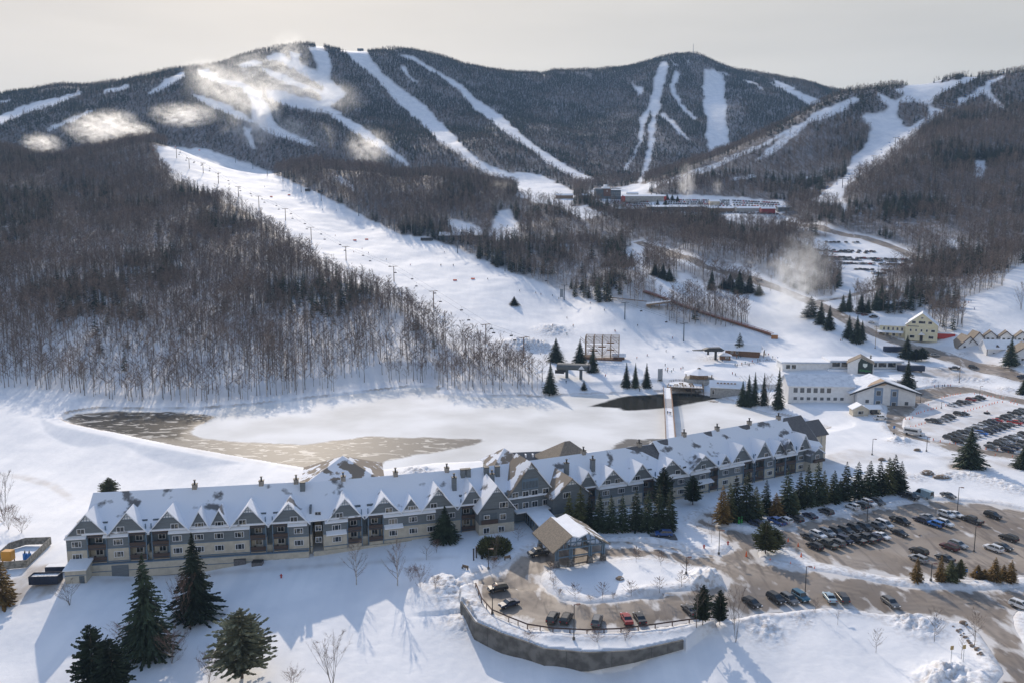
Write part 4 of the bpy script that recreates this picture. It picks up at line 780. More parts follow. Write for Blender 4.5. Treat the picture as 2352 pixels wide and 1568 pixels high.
r = MB(); r.hexa([S.w(-3.6, .8, 6.6), S.w(.2, .8, 7.6), S.w(.2, 13.5, 7.6), S.w(-3.6, 13.5, 6.6), S.w(-3.6, .8, 6.85), S.w(.2, .8, 7.9), S.w(.2, 13.5, 7.9), S.w(-3.6, 13.5, 6.85)]); ROOFS.append((r, [M_roof]))
a, b = U(S, 147, 1300, -5), U(S, 196, 1300, -5); HB(WALLM, S, a, b, -5, .02, -4.4, .2, 1); HB(WALLM, S, a + 3.2, b - .4, -5.05, -5.002, -3.6, -1.3, 3); HB(WALLM, S, a, b, -5.08, -5.003, -1.15, -.95, 2)
r = MB(); r.hexa([S.w(a - .3, -5.4, .2), S.w(b + .3, -5.4, .2), S.w(b + .3, .3, .9), S.w(a - .3, .3, .9), S.w(a - .3, -5.4, .5), S.w(b + .3, -5.4, .5), S.w(b + .3, .3, 1.3), S.w(a - .3, .3, 1.3)]); ROOFS.append((r, [M_snow]))
HB(WALLM, S, U(S, 196, 1290), U(S, 710, 1260), -.9, -.003, -4.2, -.4, 1); HB(WALLM, S, U(S, 196, 1290), U(S, 710, 1260), -.96, -.02, -.5, -.28, 2); HB(WALLM, S, U(S, 196, 1290), U(S, 710, 1260), -.97, -.9, -2.3, -2.12, 2)
HB(WALLM, S, U(S, 259, 1300), U(S, 298, 1300), -1.0, -.91, -4, -.8, 0)
HB(WALLM, SG[1], .5, SG[1].L - 2, -.5, -.003, -4, -.9, 1)
HB(WALLM, SG[3], U(SG[3], 1730, 1110), U(SG[3], 1862, 1085), -2.2, -.003, -4, -.6, 1); HB(WALLM, SG[3], U(SG[3], 1730, 1110), U(SG[3], 1862, 1085), -2.26, -1.9, -.7, -.5, 2)
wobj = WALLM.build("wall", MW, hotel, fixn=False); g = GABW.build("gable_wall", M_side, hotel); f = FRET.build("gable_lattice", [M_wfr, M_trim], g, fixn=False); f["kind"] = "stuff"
for r, m in ROOFS: r.build("roof", m, hotel)
for r in RAILM: r.build("balcony_railing", M_rail, hotel)
extra = MB()
WIN.sort(key=lambda q: q[5])
for q, (S, u, z, w, h, d, kind) in enumerate(WIN):
    m = MB(); HB(m, S, u - w / 2 - .14, u + w / 2 + .14, d - .12, d - .003, z - h / 2 - .14, z + h / 2 + .14, 0)
    p = MB()
    cuts = [(-.5, -.03), (.03, .5)] if kind == 2 else [(-.5, -.27), (-.21, .21), (.27, .5)]
    for c0, c1 in cuts: HB(p, S, u + c0 * w, u + c1 * w, d - .16, d - .121, z - h / 2, z + h / 2)
    if q < 96:
        o = m.build("window", M_wfr, hotel, fixn=False); p.build("pane", M_pane, o, fixn=False)
    else:
        n = len(extra.v); extra.v += m.v; extra.f += [tuple(i + n for i in f) for f in m.f]; extra.m += [0] * len(m.f); n = len(extra.v); extra.v += p.v; extra.f += [tuple(i + n for i in f) for f in p.f]; extra.m += [1] * len(p.f)
if extra.v: o = extra.build("small_windows", [M_wfr, M_pane], hotel, fixn=False); o['kind'] = 'stuff'
def chim(px, py, S, d, w=1.1, top=1.6, h0=1.5, m=None, pot=True):
    u, z = S.s_of(px, py, d); zr = S.ridge(u) if d > 8 else EAVE + (d + .5) / (RD_ + .5) * (S.ridge(u) - EAVE)
    c = MB(); HB(c, S, u - w / 2, u + w / 2, d - w / 2, d + w / 2, zr - h0, zr + top, 0); HB(c, S, u - w / 2 - .1, u + w / 2 + .1, d - w / 2 - .1, d + w / 2 + .1, zr + top, zr + top + .15, 1)
    if pot: p = S.w(u, d, zr + top + .15); c.cyl(p, .22, .9, 8, k=1); c.cyl((p[0], p[1], p[2] + .9), .38, .12, 8, k=1)
    c.build("chimney", [m or mat("chimney_grey", (.30, .27, .235), .85, noise=.2, nscale=2), M_dark], hotel)
for x, y, i in ((447, 1107, 0), (600, 1100, 0), (680, 1097, 0), (788, 1092, 1), (908, 1076, 1), (1026, 1064, 1), (1340, 1028, 2), (1468, 1015, 2), (1571, 998, 3), (1647, 982, 3), (1721, 969, 3), (1788, 956, 3)): chim(x, y, SG[i], RD_, 1.2, 1.2)
for x, y, i in ((695, 1110, 0), (1063, 1078, 1), (1075, 1077, 1), (1117, 1076, 1), (1142, 1072, 1)): chim(x, y, SG[i], 7.6, 1.3, 2.2, 2, M_side, False)
for x, y, i in ((1043, 1110, 1), (1361, 1070, 2), (1301, 1085, 2), (1130, 1105, 1)): chim(x, y, SG[i], 4.2, 1.2, 3.6, 2, M_side)
# end wing behind the right end
S = SG[3]; m = MB(); m.k = 0; HB(m, S, S.L + .2, S.L + 13, 8, 16.5, -3, 8.6); m.add([S.w(S.L + 13, 8, 8.6), S.w(S.L + 13, 16.5, 8.6), S.w(S.L + 13, 12.2, 12.6), S.w(S.L + .2, 8, 8.6), S.w(S.L + .2, 16.5, 8.6), S.w(S.L + .2, 12.2, 12.6)], [(0, 1, 2), (3, 5, 4)])
for k in range(1, 5): HB(m, S, S.L + 13, S.L + 13.06, 8 + k * 1.7 - .08, 8 + k * 1.7 + .08, -2, 8.5, 1); HB(m, S, S.L + k * 2.6, S.L + k * 2.6 + .16, 7.93, 7.99, -2, 8.5, 1)
m.build("wall", [M_cream, M_trim], hotel, fixn=False)
r = MB()
for de, dr in ((7.4, 12.25), (17.1, 12.25)):
    A = [S.w(S.L - .2, de, 8.3), S.w(S.L + 13.7, de, 8.3), S.w(S.L + 13.7, dr, 12.8), S.w(S.L - .2, dr, 12.8)]; r.hexa(A + [(x, y, z + .3) for x, y, z in A])
r.build("roof", M_shingd, hotel)
def barepatch(S, pts):
    r = MB(); A = []
    for u, f in pts: d = -.5 + f * (RD_ + .5); A.append(S.w(u, d, EAVE + .05 + .32 + .03 + f * (S.ridge(u) - EAVE)))
    n = len(A); r.add(A + [(x, y, z - .05) for x, y, z in A], [tuple(range(n)), tuple(range(2 * n - 1, n - 1, -1))] + [(i, n + i, n + (i + 1) % n, (i + 1) % n) for i in range(n)]); r.build("bare_shingles", M_shingd, hotel)
S = SG[3]; L_ = S.L; barepatch(S, [(L_ - 8, .985), (L_ - 10, .84), (L_ - 8.5, .72), (L_ - 9.5, .6), (L_ - 6, .45), (L_ - 4.5, .3), (L_ - 2, .22), (L_ + .8, .15), (L_ + .8, .985)])
for u, f, w in ((2.5, .93, 2.2), (21.5, .95, 1.8), (38, .94, 2.6)): barepatch(S, [(u - w, .985), (u - w * .6, f - .04), (u, f - .1), (u + w * .5, f - .12), (u + w * .9, f), (u + w, .985)])
barepatch(SG[2], [(SG[2].L - 12, .985), (SG[2].L - 9, .85), (SG[2].L - 7, .8), (SG[2].L - 3, .5), (SG[2].L - .5, .35), (SG[2].L - .3, .985)])
# covered walk to the entrance canopy
P = lambda a, b, z: tuple(np.array(atZ(a, b, z)) - np.array([HP[0][0], HP[0][1], -3.2]))
q = [(1200, 1167), (1244, 1216), (1282, 1196), (1254, 1166)]; r = MB(); A = [P(a, b, 3.7) for a, b in q]; r.hexa(A + [(x, y, z + .35) for x, y, z in A])
S = SG[2]; HB(r, S, U(S, 1178, 1170), U(S, 1272, 1160), -2.6, -.05, 3.65, 4.0); r.build("roof", M_snow, hotel)
wv = MB(); q2 = [(1202, 1168), (1245, 1215), (1280, 1196), (1253, 1168)]; A = [P(a, b, 3.4) for a, b in q2]
for i in range(4):
    a, b = Vector(A[i]), Vector(A[(i + 1) % 4]); d3 = (b - a); n_ = max(2, int(d3.length / 2))
    for k in range(n_ + 1): p = a + d3 * k / n_; wv.b2((p.x - .12, p.y - .12, 2.6), (p.x + .12, p.y + .12, 6.85), 0)
    wv.add([(a.x, a.y, 2.6), (b.x, b.y, 2.6), (b.x, b.y, 6.8), (a.x, a.y, 6.8)], [(0, 1, 2, 3)], 1)
wv.build("walkway_glazing", [M_trim, M_pane], hotel, fixn=False)
# ------------------------------------------------------------------ entrance canopy (two-peaked gable on stone piers)
ang = math.atan2(.332, .943); can = empty("entrance_canopy", (10.7, 184.3, 0), ang, "tan-shingled drive-through entrance canopy on stone piers in front of the hotel", "canopy")
r = MB(); y0, y1 = -1.1, 12.8
for a, b, m_ in (((-1.3, 4.6), (3.8, 8.3), 0), ((3.8, 8.3), (5.6, 7.75), 1), ((5.6, 7.75), (8.0, 8.6), 1), ((8.0, 8.6), (14.0, 4.9), 2)):
    r.hexa([(a[0], y0, a[1]), (b[0], y0, b[1]), (b[0], y1, b[1]), (a[0], y1, a[1]), (a[0], y0, a[1] + .3), (b[0], y0, b[1] + .3), (b[0], y1, b[1] + .3), (a[0], y1, a[1] + .3)], m_)
r.build("roof", [M_shingle, M_snow, mat("roof_tan_snowy", (.21, .175, .135), .9, nscale=.4, col2=(.8, .82, .86), lo=.52, hi=.56)], can)
for x, y in ((.3, .3), (4.0, .3), (9.2, .3), (12.8, .3), (.3, 11.4), (12.8, 11.4)):
    p = MB(); z0 = -.4; p.hexa([(x - .75, y - .75, z0), (x + .75, y - .75, z0), (x + .75, y + .75, z0), (x - .75, y + .75, z0), (x - .5, y - .5, 2.3), (x + .5, y - .5, 2.3), (x + .5, y + .5, 2.3), (x - .5, y + .5, 2.3)]); p.build("stone_pier", M_stone, can, bevel=.05)
    q = MB(); q.b2((x - .42, y - .25, 2.3), (x - .12, y + .25, 5.2)); q.b2((x + .12, y - .25, 2.3), (x + .42, y + .25, 5.2)); q.build("post", M_trim, can)
b_ = MB(); 
for y in (.3, 11.4):
    b_.b2((-.6, y - .18, 4.75), (13.6, y + .18, 5.05)); b_.b2((.3, y - .14, 2.75), (12.8, y + .14, 3.0))
    for x, zt in ((2.0, 6.3), (3.0, 7.1), (4.0, 8.0), (5.6, 7.6), (7.2, 8.1), (9.2, 7.7), (10.6, 6.7), (11.8, 6.0)): b_.b2((x - .09, y - .12, 5.05), (x + .09, y + .12, zt))
    b_.b2((3.0, y - .13, 6.2), (10.6, y + .13, 6.4)); b_.tube((-.5, y, 5.0), (3.8, y, 8.15), .13, n=4); b_.tube((8, y, 8.4), (13.6, y, 5.0), .13, n=4); b_.tube((4, y, 5.0), (8, y, 8.2), .1, n=4)
for x in (.3, 12.8, 4.0, 9.2): b_.b2((x - .15, .4, 4.8), (x + .15, 11.3, 5.0))
b_.build("timber_frame", M_trim, can)
# pavilions behind the hotel
def hip(name, px, py, zr, half, depth, ze, rz, label, ridge=0.0, m=M_rooft, walls=M_cream):
    x, y, z = atZ(px, py, zr); o = empty(name, (x, y, hgt(x, y) - .3), rz, label, "pavilion"); b = hgt(x, y) - .3
    r = MB(); h = half; d = depth; g_ = ridge / 2; e = ze - b; t = zr - b
    v = [(-h, -d, e), (h, -d, e), (h, d, e), (-h, d, e), (-g_, 0, t), (g_, 0, t)]
    r.add(v + [(a, c, q - .25) for a, c, q in v[:4]], [(0, 1, 5, 4), (1, 2, 5), (2, 3, 4, 5), (3, 0, 4), (9, 8, 7, 6), (0, 6, 7, 1), (1, 7, 8, 2), (2, 8, 9, 3), (3, 9, 6, 0)]); r.build("roof", m, o)
    w = MB(); w.b2((-h + .8, -d + .8, -1), (h - .8, d - .8, e - .2)); w.build("wall", walls, o)
    for k in (-1, 1):
        f = MB(); f.b2((k * h * .4 - .8, d - .83, e - 2), (k * h * .4 + .8, d - .75, e - .8)); f.build("window", M_pane, o)
    return o
hip("conference_pavilion", 787, 1046, 9.5, 13, 11, 3.2, .2, "big brown hipped pavilion roof with snow patches, peeping over the left half of the hotel", m=M_rooft)
hip("pond_pavilion", 1158, 1028, 9.0, 6.5, 6.5, 4, .35, "small pointed brown roof by the pond, left of the grey shed roof behind the hotel", m=M_rooft)
hip("dining_pavilion", 1303, 1012, 10.0, 9, 9, 3.6, .4, "bare tan hipped roof rising behind the middle of the hotel", ridge=2, m=M_shingle)
x, y, z = atZ(1214, 1042, 4); o = empty("pool_house", (x, y, -2.2), .15, "low grey-roofed pool house with dusted skylights behind the hotel's tall central gable", "pool house")
m = MB(); m.b2((-6, -4, -1), (6, 4, 4.4)); m.build("wall", M_cream, o); r = MB(); r.extr([(-4.6, 4.3), (0.5, 6.6), (4.6, 4.5), (4.6, 4.7), (.5, 6.9), (-4.6, 4.6)], 'x', -6.6, 6.6); r.build("roof", M_shingd, o)
for k in (-1.5, 1.0):
    q = MB(); q.b2((k, -2.2, 5.3), (k + .5, -.6, 6.6)); q.build("skylight", M_snow, o)
# ------------------------------------------------------------------ retaining wall and guard rail
def polywall(name, pts, th, m, label, cat, z_off=0.0):
    o = empty(name, (pts[0][0], pts[0][1], pts[0][3]), 0, label, cat); w = MB(); c = MB(); ox, oy, oz = pts[0][0], pts[0][1], pts[0][3]
    P = [Vector((p[0], p[1])) for p in pts]; N_ = []
    for i in range(len(P)):
        d = (P[min(i + 1, len(P) - 1)] - P[max(i - 1, 0)]).normalized(); N_.append(Vector((-d.y, d.x)))
    for i in range(len(P) - 1):
        def q(j, s, z): v = P[j] + N_[j] * s; return (v.x - ox, v.y - oy, z - oz)
        zt0, zt1, zb0, zb1 = pts[i][2] + .35, pts[i + 1][2] + .35, pts[i][3] - .8, pts[i + 1][3] - .8
        w.hexa([q(i, -th, zb0), q(i + 1, -th, zb1), q(i + 1, th, zb1), q(i, th, zb0), q(i, -th, zt0), q(i + 1, -th, zt1), q(i + 1, th, zt1), q(i, th, zt0)])
        L_ = (P[i + 1] - P[i]).length; n_ = int(L_ / 3.2)
        for k in range(1, n_):
            f = k / n_; v = P[i].lerp(P[i + 1], f); nn = N_[i].lerp(N_[i + 1], f); zb = zb0 + (zb1 - zb0) * f; zt = zt0 + (zt1 - zt0) * f; p0 = v - nn * (th + .012); dd = (P[i + 1] - P[i]).normalized() * .035
            c.add([(p0.x - dd.x - ox, p0.y - dd.y - oy, zb - oz), (p0.x + dd.x - ox, p0.y + dd.y - oy, zb - oz), (p0.x + dd.x - ox, p0.y + dd.y - oy, zt - oz), (p0.x - dd.x - ox, p0.y - dd.y - oy, zt - oz)], [(0, 1, 2, 3)])
    sc_ = MB()
    for i in range(len(P) - 1):
        def q(j, s, z): v = P[j] + N_[j] * s; return (v.x - ox, v.y - oy, z - oz)
        z0_, z1_ = pts[i][2] - .1, pts[i + 1][2] - .1
        sc_.hexa([q(i, th + .01, z0_ - .6), q(i + 1, th + .01, z1_ - .6), q(i + 1, 2.1, z1_ - .6), q(i, 2.1, z0_ - .6), q(i, th + .01, z0_), q(i + 1, th + .01, z1_), q(i + 1, 2.1, z1_ + .15), q(i, 2.1, z0_ + .15)])
    sc_.build("snow_ledge", M_snow, o); w.build("panel", m, o); c.build("joint", M_dark, o, fixn=False); return o
polywall("retaining_wall", WALL, .22, M_conc, "tall curved grey concrete retaining wall below the turning circle car park", "wall")
gr = [atZ(a, b, 0) for a, b in [(1092.5,1345),(1106,1379),(1129.6,1406),(1168.6,1423),(1211.6,1440),(1270,1449),(1348,1453),(1426,1450),(1504.5,1440),(1582.6,1429),(1645,1423)]]
o = empty("guard_rail", gr[0], 0, "rusty brown guard rail curving round the edge of the turning circle car park", "guard rail"); rm = MB(); M_rust = mat("rusted_steel", (.075, .04, .03), .7, noise=.3, nscale=2)
for a, b in zip(gr, gr[1:]):
    a = Vector(a) - Vector(gr[0]); b = Vector(b) - Vector(gr[0]); rm.tube(a + Vector((0, 0, .75)), b + Vector((0, 0, .75)), .17, n=4); L_ = (b - a).length
rm.build("beam", M_rust, o); tot = 0; 
for a, b in zip(gr, gr[1:]):
    a = Vector(a) - Vector(gr[0]); b = Vector(b) - Vector(gr[0]); n_ = max(1, round((b - a).length / 3.3))
    for k in range(n_): p = a.lerp(b, k / n_); q = MB(); q.b2((p.x - .1, p.y - .22, -.4), (p.x + .1, p.y - .02, .8)); q.build("post", M_rust, o)
# ------------------------------------------------------------------ vehicles
M_glass = mat("car_glass", (.02, .025, .03), .08, spec=.8); M_tyre = mat("tyre", (.02, .02, .02), .9); M_rim = mat("rim", (.35, .35, .36), .4, metal=.7); M_red = mat("tail_lamp", (.35, .02, .02), .3); M_lamp = mat("head_lamp", (.8, .8, .8), .2)
PAINT = {'black': (.012, .013, .015), 'charcoal': (.045, .048, .052), 'grey': (.13, .135, .14), 'silver': (.36, .37, .38), 'white': (.74, .75, .76), 'navy': (.015, .025, .06), 'blue': (.03, .09, .28), 'brightblue': (.02, .16, .5), 'teal': (.02, .12, .2), 'red': (.30, .02, .02), 'brightred': (.5, .025, .02), 'olive': (.07, .07, .055), 'maroon': (.08, .015, .02), 'orange': (.6, .14, .02), 'yellow': (.7, .4, .02), 'lightblue': (.3, .42, .5)}
def paint(c): return mat("paint_" + c, PAINT[c], .42, metal=.1, spec=.5, col2=tuple(x * .8 + .035 for x in PAINT[c]), nscale=1.3)
# side profiles: (x from rear, z) for body and for the glasshouse
CARS = {
 'suv': dict(L=4.7, W=1.9, body=[(0, .45), (0, 1.0), (.1, 1.12), (3.45, 1.1), (4.45, .98), (4.65, .75), (4.7, .45)], top=[(.12, 1.1), (.42, 1.66), (2.5, 1.72), (2.75, 1.68), (3.55, 1.09)], r=.36, roof='rack'),
 'sedan': dict(L=4.7, W=1.82, body=[(0, .42), (.02, .88), (.12, .98), (1.0, 1.0), (3.4, .98), (4.5, .82), (4.68, .62), (4.7, .42)], top=[(.85, .97), (1.55, 1.4), (2.5, 1.44), (2.7, 1.42), (3.5, .96)], r=.33, roof=None),
 'wagon': dict(L=4.8, W=1.86, body=[(0, .42), (0, .95), (.1, 1.05), (3.4, 1.03), (4.55, .88), (4.78, .65), (4.8, .42)], top=[(.15, 1.03), (.65, 1.5), (2.6, 1.56), (2.8, 1.52), (3.6, 1.01)], r=.35, roof='rack'),
 'pickup': dict(L=5.8, W=2.0, body=[(0, .55), (0, 1.2), (2.0, 1.2), (2.05, 1.22), (4.5, 1.2), (5.6, 1.12), (5.78, .9), (5.8, .55)], top=[(2.0, 1.2), (2.15, 1.82), (3.8, 1.88), (4.0, 1.84), (4.75, 1.19)], r=.42, roof='bed'),
 'jeep': dict(L=4.4, W=1.9, body=[(0, .6), (0, 1.18), (3.1, 1.16), (4.2, 1.1), (4.25, .6)], top=[(.05, 1.16), (.1, 1.82), (2.75, 1.84), (3.15, 1.15)], r=.42, roof='spare'),
 'minivan': dict(L=5.1, W=1.98, body=[(0, .42), (0, 1.0), (.1, 1.12), (3.9, 1.05), (4.8, .85), (5.08, .65), (5.1, .42)], top=[(.1, 1.1), (.35, 1.7), (2.9, 1.76), (3.2, 1.7), (4.2, 1.02)], r=.34, roof='rack'),
 'van': dict(L=5.9, W=2.05, body=[(0, .5), (0, 1.3), (4.6, 1.3), (5.6, 1.1), (5.9, .9), (5.9, .5)], top=[(0.02, 1.3), (.1, 2.5), (4.0, 2.55), (4.35, 2.4), (5.0, 1.27)], r=.38, roof='vanwall')}
def make_car(kind, col, name="parked_car", detail=True):
    c = CARS[kind]; Lh = c['L'] / 2; W = c['W'] / 2; o = empty(name); pm = paint(col)
    b = MB(); pr = c['body']; n = len(pr); sec = []
    for y, s, dz in ((-W, .97, -.03), (-W * .93, 1, .02), (W * .93, 1, .02), (W, .97, -.03)):
        sec.append([((x - Lh) * s, y, (z + dz) if 0 < i < n - 1 else z) for i, (x, z) in enumerate(pr)])
    vs = [v for q in sec for v in q]; fs = [tuple(range(n - 1, -1, -1)), tuple(range(3 * n, 4 * n))]
    for k in range(3):
        for i in range(n): j = (i + 1) % n; fs.append((k * n + i, k * n + j, (k + 1) * n + j, (k + 1) * n + i))
    b.add(vs, fs, 0)
    tp = c['top']; m = len(tp); g = MB(); rf = MB()
    def tb(s, ins, zs=0): return [((x - Lh), s * (W * .93 - ins * (z - tp[0][1])), z + zs) for x, z in tp]
    A, B_ = tb(-1, .28), tb(1, .28)
    tgt = b if not detail else g
    tgt.add(A + B_, [tuple(range(m - 1, -1, -1)), tuple(range(m, 2 * m))] + [(i, i + 1, m + i + 1, m + i) for i in range(m - 1)], 1)
    # roof panel and pillars in body colour
    ztop = [p for p in tp if p[1] > tp[1][1] - .12]; x0, x1 = ztop[0][0] - Lh, ztop[-1][0] - Lh; ym = W * .93 - .28 * (ztop[0][1] - tp[0][1]); pr2 = [(x - Lh, z + .025) for x, z in ztop]
    b.extr([(x, z - .06) for x, z in pr2[::-1]] + pr2, 'y', -ym - .01, ym + .01, 0)
    if detail:
        for s in (-1, 1):
            for i in (0, m - 2):
                a_, b__ = tb(s, .28)[i], tb(s, .28)[i + 1]; b.tube(a_, b__, .055, n=4, k=0)
            xm = (tp[1][0] + tp[-2][0]) / 2 - Lh; b.tube((xm, s * (W * .93 + .005), tp[0][1]), (xm, s * ym, ztop[0][1]), .05, n=4, k=0)
    if c['roof'] == 'vanwall':
        b.extr([(x - Lh, z) for x, z in [(0.03, 1.3), (.1, 2.5), (3.2, 2.54), (3.2, 1.3)]], 'y', -W * .93 - .005, W * .93 + .005, 0)
    if c['roof'] == 'bed': b.b2((-Lh + .12, -W + .18, .75), (2.0 - Lh - .05, W - .18, 1.235), 1) if not detail else g.b2((-Lh + .12, -W + .18, 1.0), (2.0 - Lh - .05, W - .18, 1.235))
    wheels = [(.95, -W + .06), (.95, W - .06), (c['L'] - .95, -W + .06), (c['L'] - .95, W - .06)]
    if not detail:
        for x, y in wheels: b.tube((x - Lh, y - .1 * (1 if y > 0 else -1), c['r']), (x - Lh, y + .04 * (1 if y > 0 else -1), c['r']), c['r'], n=8, k=2)
        ob = b.build("body", [pm, M_glass, M_tyre], o); return o
    b.build("body", [pm, M_glass], o, bevel=0.0); g.build("windows", M_glass, o)
    for x, y in wheels:
        s = 1 if y > 0 else -1; w = MB(); w.tube((x - Lh, y - .16 * s, c['r']), (x - Lh, y + .07 * s, c['r']), c['r'], n=12); wo_ = w.build("wheel", M_tyre, o)
        w = MB(); w.tube((x - Lh, y, c['r']), (x - Lh, y + .085 * s, c['r']), c['r'] * .6, n=8); w.build("rim", M_rim, wo_)
    zl = pr[1][1] - .12
    for s in (-1, 1):
        w = MB(); w.b2((-Lh - .02, s * (W - .36), zl - .14), (-Lh + .12, s * (W - .08), zl + .1)); w.build("tail_light", M_red, o)
        w = MB(); w.b2((Lh - .2, s * (W - .45), .66), (Lh + .0, s * (W - .12), .82)); w.build("headlight", M_lamp, o)
    if c['roof'] == 'rack':
        r = MB()
        for s in (-1, 1): r.tube((x0 + .2, s * (ym - .08), ztop[0][1] + .07), (x1 - .2, s * (ym - .08), ztop[0][1] + .09), .025, n=4)
        r.build("roof_rack", M_dark, o)
    if c['roof'] == 'spare': r = MB(); r.tube((-Lh - .2, 0, 1.05), (-Lh, 0, 1.05), .38, n=12); r.build("spare_wheel", M_tyre, o)
    return o
_first = {}
def put_car(px, py, h, kind, col, label, group, detail=True, z=None, dz=0.02, name="parked_car", road=False):
    """h: heading in degrees on the ground (0 = +X)"""
    key = (kind, col, detail, name); p = G(px, py) if z is None else atZ(px, py, z); zz = (h0(np.array([p[0]]), np.array([p[1]]))[0] + .05 if bilin(ROADDIST, np.array([p[0] / p[1]]), np.array([math.log(p[1])]))[0] < 0 else float(hgt(p[0], p[1]))) if z is None else z
    loc = (p[0], p[1], zz + dz); rz = R(h)
    if key in _first: o = copy_tree(_first[key], loc, rz)
    else: o = make_car(kind, col, name, detail); o.location = loc; o.rotation_euler = (0, 0, rz); _first[key] = o
    k0 = {'jeep': 'boxy off-roader', 'suv': 'SUV', 'sedan': 'sedan', 'wagon': 'estate car', 'pickup': 'pickup truck', 'minivan': 'minivan', 'van': 'van'}[kind]
    cn = {'brightblue': 'bright blue', 'brightred': 'bright red', 'lightblue': 'pale blue', 'navy': 'dark navy'}.get(col, col)
    tag(o, (label if '%' not in label else label % (cn + ' ' + k0)), {'pickup': 'pickup', 'van': 'van', 'minivan': 'minivan'}.get(kind, 'car'), group); return o
# ------------------------------------------------------------------ buildings and large structures round the base area
M_white = mat("wall_white", (.70, .71, .72), .8, noise=.05, nscale=.6); M_yell = mat("clapboard_yellow", (.66, .62, .44), .8, noise=.05, nscale=.8); M_brown = mat("log_brown", (.16, .085, .045), .8, noise=.25, nscale=2); M_timber = mat("timber_weathered", (.24, .17, .11), .85, noise=.25, nscale=1.5)
M_tan = mat("roof_edge_tan", (.42, .30, .20), .8); M_block = mat("block_grey", (.33, .33, .32), .9, noise=.15, nscale=1); M_black = mat("black_steel", (.02, .022, .025), .5); M_green = mat("sign_green", (.05, .35, .07), .6); M_orange = mat("orange_plastic", (.85, .16, .05), .6); M_redp = mat("red_paint", (.42, .04, .03), .6); M_blue = mat("blue_paint", (.03, .18, .5), .6)
M_seam = mat("roof_snow_thin", (.76, .79, .83), .8, nscale=.5, col2=(.58, .61, .66), lo=.45, hi=.7)
def site(name, px, py, rz, label, cat, z=None, group=None, sink=.3):
    p = G(px, py) if z is None else atZ(px, py, z); return empty(name, (p[0], p[1], p[2] - sink), R(rz), label, cat, group)
def wins(o, lst, m=None, fr=None):
    """lst of (x, y, z, w, h, face) face: 'f' front (-y) 'b' back 'l' left 'r' right"""
    for x, y, z, w, h, f in lst:
        a = MB(); g = MB()
        if f in 'fb': s = -1 if f == 'f' else 1; a.box((x, y + s * .05, z), (w + .25, .1, h + .25)); g.box((x, y + s * .12, z), (w, .04, h))
        else: s = -1 if f == 'l' else 1; a.box((x + s * .05, y, z), (.1, w + .25, h + .25)); g.box((x + s * .12, y, z), (.04, w, h))
        wo = a.build("window", fr or M_wfr, o, fixn=False); g.build("pane", m or M_pane, wo, fixn=False)
def gabled(o, x0, x1, y0, y1, h, rise, axis='x', wall=None, roof=None, ov=.6, th=.3, b=-1.0, trimc=None):
    w = MB(); w.b2((x0, y0, b), (x1, y1, h))
    if axis == 'x':
        ym = (y0 + y1) / 2; w.extr([(y0, h), (y1, h), (ym, h + rise)], 'x', x0, x1); s = rise / (ym - y0); r = MB()
        for y in (y0 - ov, y1 + ov): r.add([(x0 - ov, y, h - s * ov), (x1 + ov, y, h - s * ov), (x1 + ov, ym, h + rise), (x0 - ov, ym, h + rise), (x0 - ov, y, h - s * ov + th), (x1 + ov, y, h - s * ov + th), (x1 + ov, ym, h + rise + th), (x0 - ov, ym, h + rise + th)], [(3, 2, 1, 0), (4, 5, 6, 7), (0, 1, 5, 4), (1, 2, 6, 5), (2, 3, 7, 6), (3, 0, 4, 7)])
    else:
        xm = (x0 + x1) / 2; w.extr([(x0, h), (x1, h), (xm, h + rise)], 'y', y0, y1); s = rise / (xm - x0); r = MB()
        for x in (x0 - ov, x1 + ov): r.add([(x, y0 - ov, h - s * ov), (x, y1 + ov, h - s * ov), (xm, y1 + ov, h + rise), (xm, y0 - ov, h + rise), (x, y0 - ov, h - s * ov + th), (x, y1 + ov, h - s * ov + th), (xm, y1 + ov, h + rise + th), (xm, y0 - ov, h + rise + th)], [(3, 2, 1, 0), (4, 5, 6, 7), (0, 1, 5, 4), (1, 2, 6, 5), (2, 3, 7, 6), (3, 0, 4, 7)])
    w.build("wall", wall or M_white, o); r.build("roof", roof or M_snow, o)
def text3(o, s, loc, rot, size, m, name="sign_lettering"):
    cu = bpy.data.curves.new(name, 'FONT'); cu.body = s; cu.size = size; cu.extrude = .02; cu.align_x = 'CENTER'; cu.align_y = 'CENTER'; cu.materials.append(m)
    t0_ = bpy.data.objects.new(name, cu); COL.objects.link(t0_); dg_ = bpy.context.evaluated_depsgraph_get(); me = bpy.data.meshes.new_from_object(t0_.evaluated_get(dg_)); bpy.data.objects.remove(t0_); t = link(name, me, o); t.location = loc; t.rotation_euler = rot; return t
# white base lodge, front block with the wide gable
o = site("base_lodge", 1810, 926, -4, "long white lodge with two rows of square windows and a wide dark-trimmed gable", "lodge"); LW = 30.5
gabled(o, 0, LW, 0, 15, 9.0, 4.0, 'x', roof=M_seam); base = MB(); base.b2((-.05, -.06, -1), (LW + .1, -.003, .5)); base.build("plinth", M_black, o)
wins(o, [(3.2 + i * 3.1, 0, 6.9, 1.9, 2.3, 'f') for i in range(6)] + [(3.2 + i * 3.1, 0, 2.9, 1.6, 1.4, 'f') for i in range(8)], m=mat("pane_grey", (.10, .11, .12), .2))
g = MB(); g.b2((LW + .2, -3.0, -4), (LW + 27, 14, 7.2)); g.extr([(LW + .2, 7.2), (LW + 27, 4.0), (LW + 27, 7.2)], 'y', -3.01, -3.0); g.extr([(LW + .2, 7.2), (LW + 27, 7.2), (LW + 12.0, 12.2)], 'y', -3.0, 14); g.build("gable_hall", M_white, o)
r = MB()
